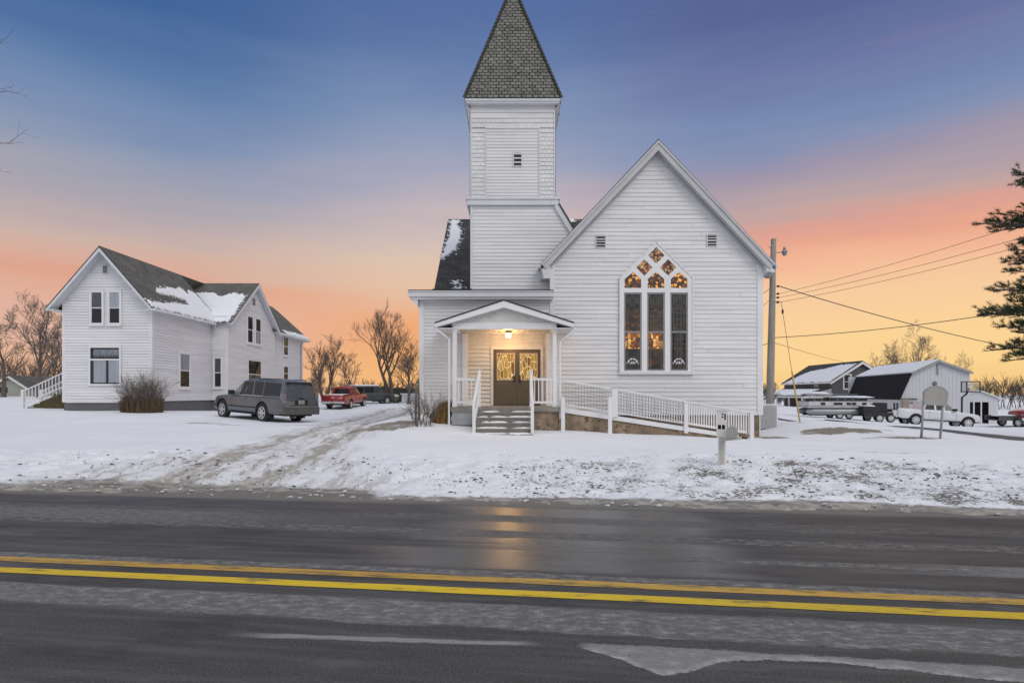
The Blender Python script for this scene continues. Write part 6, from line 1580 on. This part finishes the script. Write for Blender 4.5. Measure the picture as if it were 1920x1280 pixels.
tree_at(6, 62, 600, 'bare tree with spreading low limbs beside the cottage roof', 22, sp=1.2, r=.22, rmin=.014)
tree_at(104, 66, 610, 'dense bare tree half hidden by the corner of the farmhouse', 23, trunks=2, kids=(7,6,5,4), r=.2, rmin=.014)
tree_at(607, 60, 640, 'bare tree with upright bushy limbs rising beyond the suv', 31, trunks=2, sp=.7, r=.2, kids=(8,6,6,5), rmin=.0075)
tree_at(654, 58, 664, 'small leaning bare tree behind the red pickup', 35, sp=.95, r=.13, lean=(.15,0), kids=(6,6,6,5), rmin=.0075)
tree_at(733, 58, 586, 'tallest bare tree, with a forked trunk, beyond the driveway', 41, sp=.75, trunks=2, r=.30, kids=(7,6,6,5), forkat=.38, rmin=.0075)
tree_at(772, 54, 650, 'bare tree with fine twigs partly behind the church vestibule corner', 45, sp=1.0, r=.16, trunks=2, kids=(7,6,6,5), rmin=.0075)
tree_at(590, 72, 690, 'low bare thicket tree against the rear corner of the farmhouse', 46, trunks=3, sp=1.1, r=.1, kids=(6,5,5,4), rmin=.008)
tree_at(1722, 78, 628, 'wide bare tree rising behind the barn roof', 51, sp=1.15, r=.28, kids=(8,7,5,4), trunks=2, rmin=.011)
tree_at(1652, 84, 652, 'bare tree between the grey house and the barn', 52, sp=1.1, r=.2, kids=(7,6,5,4), rmin=.011)
tree_at(1790, 92, 668, 'smaller bare tree rising over the shed side of the barn', 53, sp=1.1, r=.2, kids=(7,6,5,3), rmin=.011)
tree_at(1445, 72, 716, 'low bare tree behind the utility pole', 54, trunks=3, sp=1.1, r=.1, kids=(6,5,5,4), rmin=.008)
# woods far off: one mass, reads as a dark line of bare trees
def wood(name, pxa, pxb, Y, hpy, n, seed, label):
    rr = random.Random(seed); protos = []
    mb = MB()
    for i in range(n):
        px = pxa+(pxb-pxa)*(i+rr.random())/n; y = Y*rr.uniform(.9,1.15); l = at(px, y); h = top_h(hpy+rr.uniform(-8,10), y, l.z)
        tb = MB(); d = Vector((rr.uniform(-.1,.1),0,1)); branch(mb, l-Vector((0,0,.3)), d, h, h*.018, rr, 1, 3, .8, kids=(6,8,6,4), rmin=.03)
    o = part(name, mb, M('wood_'+str(seed), (.075,.062,.055), .95, .3)); tag(o, label, 'woodland', None, 'stuff')
wood('woodland', 1835, 2050, 130, 722, 60, 5, 'dark line of bare woodland beyond the shed')
wood('woodland', 1400, 1480, 105, 735, 26, 6, 'distant bare trees between the church and the grey house')
wood('woodland', 560, 820, 120, 722, 60, 7, 'distant bare trees and scrub along the horizon behind the driveway')
wood('woodland', -120, 120, 110, 690, 46, 8, 'distant bare wood behind the cottage')
mb = MB(); rr = random.Random(9)
for i in range(60): px = 670+140*rr.random(); y = 75*rr.uniform(.95,1.1); l = at(px, y); mb.blob(l+Vector((0,0,.5)), (rr.uniform(.6,1.1), .6, rr.uniform(.5,.95)), i, 8, 5, .7)
o = part('hedge', mb, M('dark_hedge', (.028,.03,.022), .95, .5, 4, bump=1, bscale=6)); tag(o, 'dark clipped hedge along the back of the driveway', 'hedge')
# the near tree whose twig tips reach in at the top left
nt = Vector((-14.6, 14.0, G(-14.6, 14.0)))
rt_ = thing('bare_tree', 'bare roadside tree with only thin twig tips showing against the blue sky', 'tree', nt)
tb, cb = MB(), MB(); rr = random.Random(77)
tb.path([(0,0,-.2),(.05,0,2.5),(-.05,.1,5),(.1,.1,7.5),(0,0,9.5)], [.3,.26,.2,.14,.06], 9)
for z, tip in ((6.8,(3.0,0,8.35)),(6.2,(2.95,.1,7.2)),(7.5,(2.0,1,10)),(7,(-2.5,.5,9)),(6,(-2,-1,8)),(5,(.5,2.5,7.5))):
    a = Vector((0,.05,z)); b = Vector(tip)+Vector((.06,0,0))
    pts = [a.lerp(b, t)+Vector((0,0,.35*math.sin(t*math.pi))) for t in (0,.25,.5,.75,1)]
    cb.path(pts, [.06,.04,.026,.014,.007], 5)
    for t in (.5,.72,.84,.93,1):
        p = a.lerp(b, t)+Vector((0,0,.35*math.sin(t*math.pi))); dd = (b-a).normalized()+Vector((rr.uniform(-.3,.3), rr.uniform(-.5,.5), rr.uniform(-.8,.7)))
        branch(cb, p, dd, rr.uniform(.35,.7), .008, rr, 2, 3, 1.0, kids=(2,2,2), wig=.24, up=.06, rmin=.0035)
for k in range(16):   # the rest of its crown, away from the street
    z = rr.uniform(3.2, 9.2); az = math.radians(rr.uniform(105, 255)); el = rr.uniform(.5, 1.0)
    branch(cb, Vector((0,.05,z)), Vector((math.cos(az)*el, math.sin(az)*el, .7)), rr.uniform(2.2,3.8), .07, rr, 1, 3, .9, kids=(6,6,5), rmin=.006)
branch(cb, Vector((0,0,9.3)), Vector((-.25,0,1)), 3.0, .06, rr, 1, 3, .8, kids=(7,6,5), rmin=.006)
part('trunk', tb, BARK, rt_, True); part('crown', cb, TWIG, rt_)
# white pine whose boughs reach in from the right edge
YPN = 24.0
pn = Vector((P(1996,0,YPN).x, YPN, 0)); pn.z = G(pn.x, pn.y)
pine = thing('pine_tree', 'dark green pine with long layered needle boughs against the sky', 'tree', pn)
tb, lb, nb_ = MB(), MB(), MB(); rr = random.Random(12)
tb.path([(0,0,-.2),(.05,0,4),(0,.05,8),(.03,0,12.2)], [.24,.2,.13,.03], 10)
def bough(z, az, L, droop, curl):
    dirv = Vector((math.cos(az), math.sin(az), 0)); n = 8; pts = []
    for i in range(n+1):
        t = i/n; pts.append(Vector((0,0,z))+dirv*L*t+Vector((0,0,droop*t*L+curl*t*t*L)))
    lb.path(pts, [.045*(1-.8*i/n)+.006 for i in range(n+1)], 5)
    side = Vector((-dirv.y, dirv.x, 0))
    for k in range(int(9+L*7)):
        t = .22+.78*rr.random(); i = min(int(t*n), n-1); b = pts[i].lerp(pts[i+1], t*n-i)
        sl = (.25+.65*rr.random())*(1.15-t)*L*.36+.16
        d = (dirv*rr.uniform(.5,1.1)+side*rr.choice((-1,1))*rr.uniform(.2,1)+Vector((0,0,rr.uniform(-.15,.85)))).normalized()
        e = b+d*sl; lb.path([b, b.lerp(e,.5)-Vector((0,0,.02)), e], [.010,.007,.004], 3, cap=False)
        for q in range(2+int(sl*5)):
            tp_ = b.lerp(e, .35+.65*(q+1)/(2+int(sl*5)))
            tuft(tp_, d)
    tuft(pts[-1], dirv)
def tuft(p, d):
    for _ in range(13):
        v = (d*.75+Vector((rr.gauss(0,.62), rr.gauss(0,.62), rr.gauss(0,.5)+.22))).normalized()*rr.uniform(.10,.17)
        w = v.cross(Vector((rr.gauss(0,1), rr.gauss(0,1), rr.gauss(0,1)))).normalized()*.0065
        nb_.face([p-w, p+w, p+v+w*.35, p+v-w*.35])
zz = lambda py: CAMZ+(HZ-py)/F*YPN-pn.z
for py, L, dr_, cu in ((345,1.9,.12,.18),(365,2.3,.05,.1),(408,2.5,.04,.06),(420,3.4,-.03,.03),(470,2.2,.0,.0),(490,2.0,.02,.04),(545,2.9,.0,.02),(575,2.0,.0,-.02),(590,3.35,.03,.02),(610,2.6,.0,-.03),(645,2.8,-.02,-.03),(668,2.6,-.05,-.02)):
    bough(zz(py), math.pi+rr.uniform(-.22,.22), L, dr_, cu)
    for _ in range(3): bough(zz(py)+rr.uniform(-.25,.25), rr.uniform(0, 2*math.pi), L*rr.uniform(.6,.9) if True else L, dr_, cu)
for k in range(24):
    zq = zz(rr.uniform(335, 690)); bough(zq, math.pi+rr.uniform(-.75,.75), rr.uniform(1.1,2.1)*(1-.25*(zq-5)/6), rr.uniform(-.02,.15), rr.uniform(-.02,.12))
part('trunk', tb, BARK, pine, True); part('branches', lb, BARK, pine)
def needle():
    m, t, b, st = newmat('pine_needles'); co = t.n('TexCoord').outputs['Object']
    st('Base Color', t.mix(t.step(t.noise(co, 2.5, 4, .6), .35, .65), (.024,.045,.022), (.050,.078,.036))); st('Roughness', .6); st('Specular IOR Level', .2); return m
part('needles', nb_, needle(), pine)

# shrubs
def shrub(name, label, cat, loc, n, h, spread, seed, m, kids=(4,4), r=.012, lev=2, sp=.8, wig=.12):
    rr = random.Random(seed); mb = MB()
    for i in range(n):
        a = rr.uniform(0, 2*math.pi); rad = rr.random()**.6*spread*.35; t = rr.uniform(.0,.75)
        d = Vector((math.cos(a)*t*spread/h, math.sin(a)*t*spread/h, 1)); p = Vector((math.cos(a)*rad, math.sin(a)*rad, -.08))
        branch(mb, p, d, h*rr.uniform(.6,1.0), r*rr.uniform(.7,1.2), rr, 0, lev, sp, wig, .06, kids, 4, .005)
    return mb
l = GP(P(266,0,31.6).x, 31.6); root = thing('bare_shrub', 'wide leafless shrub tied with brown matting below the farmhouse corner', 'shrub', l)
part('twigs', shrub('', '', '', l, 90, 1.75, 1.6, 3, None, (5,4), .010), TWIG, root)
mb = MB(); rr = random.Random(8)
for i in range(620):
    a = rr.uniform(0, 2*math.pi); rad = rr.random()**.35; h = rr.triangular(.25, .95, .6); p = Vector((1.0*rad*math.cos(a), .72*rad*math.sin(a), 0))
    q = p*rr.uniform(.95,1.16)+Vector((rr.gauss(0,.06), rr.gauss(0,.06), h)); mb.bar(p-Vector((0,0,.15)), q, rr.uniform(.012,.03), .014)
part('matting', mb, M('brown_reeds', (.13,.09,.055), .95, .45, 5, stretch=(6,6,.6)), root)
l = GP(P(792,0,20.3).x, 20.3); root = thing('bare_shrub', 'leafless upright shrub in the snow at the church vestibule corner', 'shrub', l)
part('twigs', shrub('', '', '', l, 26, 1.05, .85, 14, None, (4,3), .013, 2, .7), TWIG, root)
l = GP(P(829,0,20.95).x, 20.95); mb = MB(); rr = random.Random(6)
for i in range(2600):
    a = rr.uniform(0, 2*math.pi); rad = rr.random()**.5*.30; p = Vector((rad*math.cos(a)-.05, rad*math.sin(a)*.7, -.05)); h = (.95-.9*rad)*rr.uniform(.45,1)*(1+p.x*1.3)
    tip = p+Vector((math.cos(a)*rad*.3+rr.gauss(0,.05)+.02, rr.gauss(0,.05), max(.12, h))); mid = p.lerp(tip,.6)+Vector((0,0,.03)); w = Vector((rr.uniform(-1,1), rr.uniform(-1,1), 0)).normalized()*.008
    mb.face([l+p-w, l+p+w, l+mid+w, l+mid-w]); mb.face([l+mid-w, l+mid+w, l+tip])
solo('dried_grass_clump', mb, M('straw', (.24,.15,.05), .9, .4, 12), 'clump of straw-coloured dried grass against the porch skirt', 'grass clump')
for i, (px, Y, h, lean, lab) in enumerate(((779.5,21.0,1.25,.02,'shorter weathered stake'),(785.5,21.2,1.42,-.015,'taller weathered stake'))):
    b = GP(P(px,0,Y).x, Y); mb = MB(); mb.path([b-Vector((0,0,.2)), b+Vector((lean*.5,0,h*.5)), b+Vector((lean,0,h))], [.04,.038,.034], 7); solo('wooden_stake', mb, WOOD, lab+' in the bare shrub at the church corner', 'stake', 'wooden stakes in the shrub')

# ------------------------------------------------------------------ utility pole and wires
YU = 29.0; pb_ = P(1442.5, 760, YU); pt = P(1450.5, 448, YU); pb_.z = G(pb_.x, YU)-.4
up_ = thing('utility_pole', 'grey wooden utility pole with a lamp arm behind the church gable corner', 'utility pole', (pb_.x, YU, pb_.z+.4), world=True)
dpl = lambda py: pb_.lerp(pt, (CAMZ+(HZ-py)/F*YU-pb_.z)/(pt.z-pb_.z))
mb = MB(); mb.path([pb_, dpl(700), dpl(600), dpl(520), pt], [.185,.175,.155,.135,.12], 14); part('pole', mb, M('pole_wood', (.34,.315,.28), .9, .3, 2.5, bump=.5, stretch=(7,7,.5)), up_, True)
mb = MB(); a = dpl(474); b = P(1467,473,YU-.1); mb.path([a,b], .025, 6); part('lamp_arm', mb, METAL, up_)
mb = MB(); mb.lathe([(.0,.14),(.1,.1),(.14,.02),(.12,-.02)], b+Vector((.1,0,.0)), 'z', 12); mb.lathe([(.0,.25),(.06,.24),(.07,.12),(.0,.1)], b+Vector((.1,0,0)), 'z', 10); part('lamp_head', mb, METAL, up_, True)
mb = MB(); mb.blob(b+Vector((.1,0,-.07)), (.11,.11,.1), 0, 10, 6, 0); part('lamp_lens', mb, LIGHTGL, up_, True)
mb = MB(); mb.path([dpl(460), P(1442,463,YU-.05)], .03, 5); part('step_bracket', mb, METAL, up_)
mb = MB(); c = P(1440.5,511,YU-.2); mb.lathe([(.0,.28),(.15,.25),(.17,.2),(.17,-.25),(.0,-.28)], c, 'z', 14); part('transformer', mb, METAL, up_, True)
mb = MB()
for py in (537,551,558,567): q = dpl(py); mb.lathe([(.03,-.06),(.055,-.03),(.04,0),(.055,.03),(.03,.06)], q+Vector((.24,-.05,0)), 'x', 8); mb.bar(q, q+Vector((.26,-.05,0)), .025, .025)
part('insulator', mb, DARK, up_)
WIREM = M('overhead_wire', (.05,.045,.042), .6)
def wire(label, a, b, sag, r=.016):
    n = 26; pts = [Vector(a).lerp(Vector(b), i/n)-Vector((0,0,sag*4*(i/n)*(1-i/n))) for i in range(n+1)]
    mb = MB(); mb.path(pts, r, 5); return solo('overhead_wire', mb, WIREM, label, 'wire', 'overhead wires at the utility pole')
wire('uppermost of the three thin parallel wires rising from the pole to the pine', dpl(551)+Vector((.3,-.05,0)), P(1990,395,22), .15, .009)
wire('middle one of the three thin parallel wires rising from the pole to the pine', dpl(558)+Vector((.3,-.05,0)), P(1990,424,22), .15, .009)
wire('lowest of the three thin parallel wires rising from the pole to the pine', dpl(567)+Vector((.3,-.05,0)), P(1990,441,22), .15, .009)
wire('thick wire sloping down from the pole across the sky past the barn', dpl(537)+Vector((.3,-.05,0)), P(2030,674,40), .35, .022)
wire('thick wire running nearly level from the pole to the pine', dpl(633)+Vector((.15,-.05,0)), P(2000,566,24), .2, .017)
wire('thin wire sloping down from the pole to the gable of the grey house', dpl(643)+Vector((.15,-.05,0)), P(1608,684,YG-.6), .1, .012)
wire('short wire from the pole top to behind the church gutter', dpl(537), P(1400,565,36), .1, .014)
wire('faint thin wire from mid pole to behind the church wall', dpl(558), P(1395,595,36), .1, .009)
wire('thick low wire from the pole to behind the church wall', dpl(641), P(1395,655,34), .06, .016)
gt, gb = P(1464.5,565,28.2), hit(1500,792)
mb = MB(); mb.path([dpl(565)+Vector((.1,-.05,0)), gt, gb+Vector((0,0,-.1))], .011, 5); gw_ = solo('guy_wire', mb, WIREM, 'slanting guy wire from the pole down to the snow, with a yellow guard', 'guy wire')
off = gw_.location; a = gt.lerp(gb, .60)-off; b2 = gb-off
mb = MB(); mb.path([a, b2], .035, 7); part('guard', mb, M('yellow_guard', (.50,.38,.13), .6, .2, 4), gw_)
mb = MB(); q = gt.lerp(gb,.09)-off; mb.blob(q, (.05,.05,.12), 0, 8, 5, 0); part('strain_insulator', mb, DARK, gw_)

# ------------------------------------------------------------------ lattice screen, marker sign, mailbox
Yl = 26.0; la, lb_ = P(1424,760,Yl), P(1457,760,Yl); zt_ = P(0,757,Yl).z; zb2 = P(0,803,Yl).z
ls = thing('lattice_screen', 'white lattice screen standing in the snow at the foot of the utility pole', 'screen', ((la.x+lb_.x)/2, Yl, zb2), world=True)
mb = MB(); w = lb_.x-la.x; h = zt_-zb2; lp_ = front(Yl); st2 = .085; k = -h
while k < w:
    for sg in (0,1):
        t0 = max(0, -k); t1 = min(h, w-k)
        if t1-t0 > .05:
            xs_ = [la.x+k+t0, la.x+k+t1]
            if sg: xs_ = [la.x+w-(k+t0), la.x+w-(k+t1)]
            mb.bar((xs_[0],Yl-.008+.016*sg,zb2+t0), (xs_[1],Yl-.008+.016*sg,zb2+t1), .013, .036, (0,1,0))
    k += st2
part('lattice', mb, WHITE, ls)
mb = MB(); mb.box(la.x-.02,la.x+.03,Yl-.03,Yl+.03,zb2-.2,zt_); mb.box(lb_.x-.03,lb_.x+.02,Yl-.03,Yl+.03,zb2-.2,zt_+.01); mb.box(la.x+.03,lb_.x-.03,Yl-.03,Yl+.03,zt_-.05,zt_); part('frame', mb, WHITE, ls)
mb = MB(); mb.box(la.x,lb_.x,Yl+.1,Yl+.8,zb2-.1,zt_-.1); part('equipment_case', mb, M('case_grey', (.30,.31,.32), .6), ls)
YS = 20.5; so_ = P(1747, 822, YS)
sg_ = thing('marker_sign', 'grey back of a round-shouldered marker sign on two leaning metal posts in the snow', 'sign', (so_.x, YS, so_.z), world=True)
for b0, t0 in (((1726.5,824),(1733,734)), ((1761.5,826),(1770.5,734))):
    a, b = P(*b0, YS), P(*t0, YS); mb = MB(); mb.path([a-Vector((0,0,.2)), b], .038, 10); part('post', mb, METAL, sg_, True)
sf = front(YS-.04); zz2 = lambda px, py: (P(px,py,YS).x, P(px,py,YS).z)
mb = MB(); A = [zz2(1731.5,758.5),(zz2(1771,760.5)),(zz2(1774,736)),zz2(1768,729),zz2(1761,725.5),zz2(1752,724),zz2(1743,726),zz2(1736,730),zz2(1731,737)]
plate(mb, sf, A, [], -.03, .03); part('panel', mb, M('sign_back', (.31,.30,.28), .6, .12, 3, stain=((.3,.29,.27), .7)), sg_)
mb = MB()
for p, q in zip(A[1:], A[2:]+A[:1]): mb.bar(sf.p(*p,.0), sf.p(*q,.0), .05, .075, (0,1,0))
part('panel_rim', mb, M('sign_rim', (.30,.29,.27), .5), sg_)
mb = MB(); f_ = P(1752.5,719,YS); mb.blob(f_, (.09,.03,.085), 2, 12, 8, .1); part('finial', mb, M('finial_bronze', (.16,.14,.11), .6), sg_, True)

YM = 11.3; mo = P(1353.5, 886, YM); mo.z = G(mo.x, YM)
mx = thing('mailbox', 'grey arched mailbox on a white post with an open paper holder beside the road', 'mailbox', (mo.x, YM, mo.z), world=False, rot=math.radians(-22))
zt3 = P(0,770,YM).z-mo.z; zb3 = P(0,820,YM).z-mo.z; k_ = YM/F
MW = M('aged_white_plastic', (.70,.69,.66), .6, .12, 4, stain=((.4,.37,.3), .66))
MW2 = M('tan_plastic', (.50,.49,.44), .6, .12, 4)
mb = MB(); mb.box(-.062,.062,-.062,.062,-.25,zb3-.061); part('post', mb, MW, mx)
mb = MB(); mb.box(-.04,.04,-.068,-.0625,.02,zb3-.08); part('post_panel', mb, MW2, mx)
hp2 = PL((0,-.14,0),*FR)
mb = MB(); w = .085; z0, z1 = zb3+.02, zt3
holes = [[(-.06,z0+.14),(-.005,z0+.14),(-.005,z0+.22),(-.06,z0+.22)], [(.008,z0+.14),(.06,z0+.14),(.06,z0+.22),(.008,z0+.22)], [(.0,z1-.12),(.035,z1-.12),(.035,z1-.095),(.0,z1-.095)], [(.0,z1-.07),(.035,z1-.07),(.035,z1-.045),(.0,z1-.045)],
 [(.048,z1-.16),(.075,z1-.16),(.075,z1-.06),(.068,z1-.045),(.055,z1-.045),(.048,z1-.06)]]
plate(mb, hp2, [(-w,z0),(w+.01,z0),(w+.01,z1),(-w,z1)], holes, -.02, .0)
mb.box(-w,-w+.015,-.12,.0,z0,z1); mb.box(w-.005,w+.01,-.12,.0,z0,z1); mb.box(-w+.015,w-.005,-.015,.0,z0,z1); mb.box(-w-.01,w+.02,-.15,.01,z1,z1+.025); mb.box(-w,w+.01,-.12,.0,z0-.02,z0-.001); part('paper_holder', mb, MW, mx)
mb = MB(); mb.box(-w+.016,w-.006,-.06,-.05,z0+.01,z1-.01); part('holder_interior', mb, ROOM, mx)
mb = MB(); mb.hexa([(-.05,-.13,zb3-.06),(.34,-.10,zb3-.02),(.34,.10,zb3-.02),(-.05,.13,zb3-.06),(-.05,-.13,zb3-.001),(.34,-.10,zb3+.019),(.34,.10,zb3+.019),(-.05,.13,zb3-.001)]); part('bracket', mb, MW2, mx)
mb = MB(); c0 = .185; r0 = .085; zc = zb3+.02
prof = [(c0-r0,zc)]+[(c0-r0*math.cos(t), zc+.115+.08*math.sin(t)) for t in np.linspace(0, math.pi, 12)]+[(c0+r0,zc)]
plate(mb, PL((0,-.26,0),*FR), prof, [], -.48, 0); bxm = part('box', mb, M('mailbox_grey', (.40,.40,.39), .5, .12, 4, metal=.2), mx)
mb = MB(); plate(mb, PL((0,-.262,0),*FR), [(c0+(a-c0)*1.05, zc-.003+(b-zc)*1.03) for a, b in prof], [], 0, .02); part('mailbox_door', mb, M('mailbox_door_grey', (.33,.33,.32), .5, .12, 5), mx)
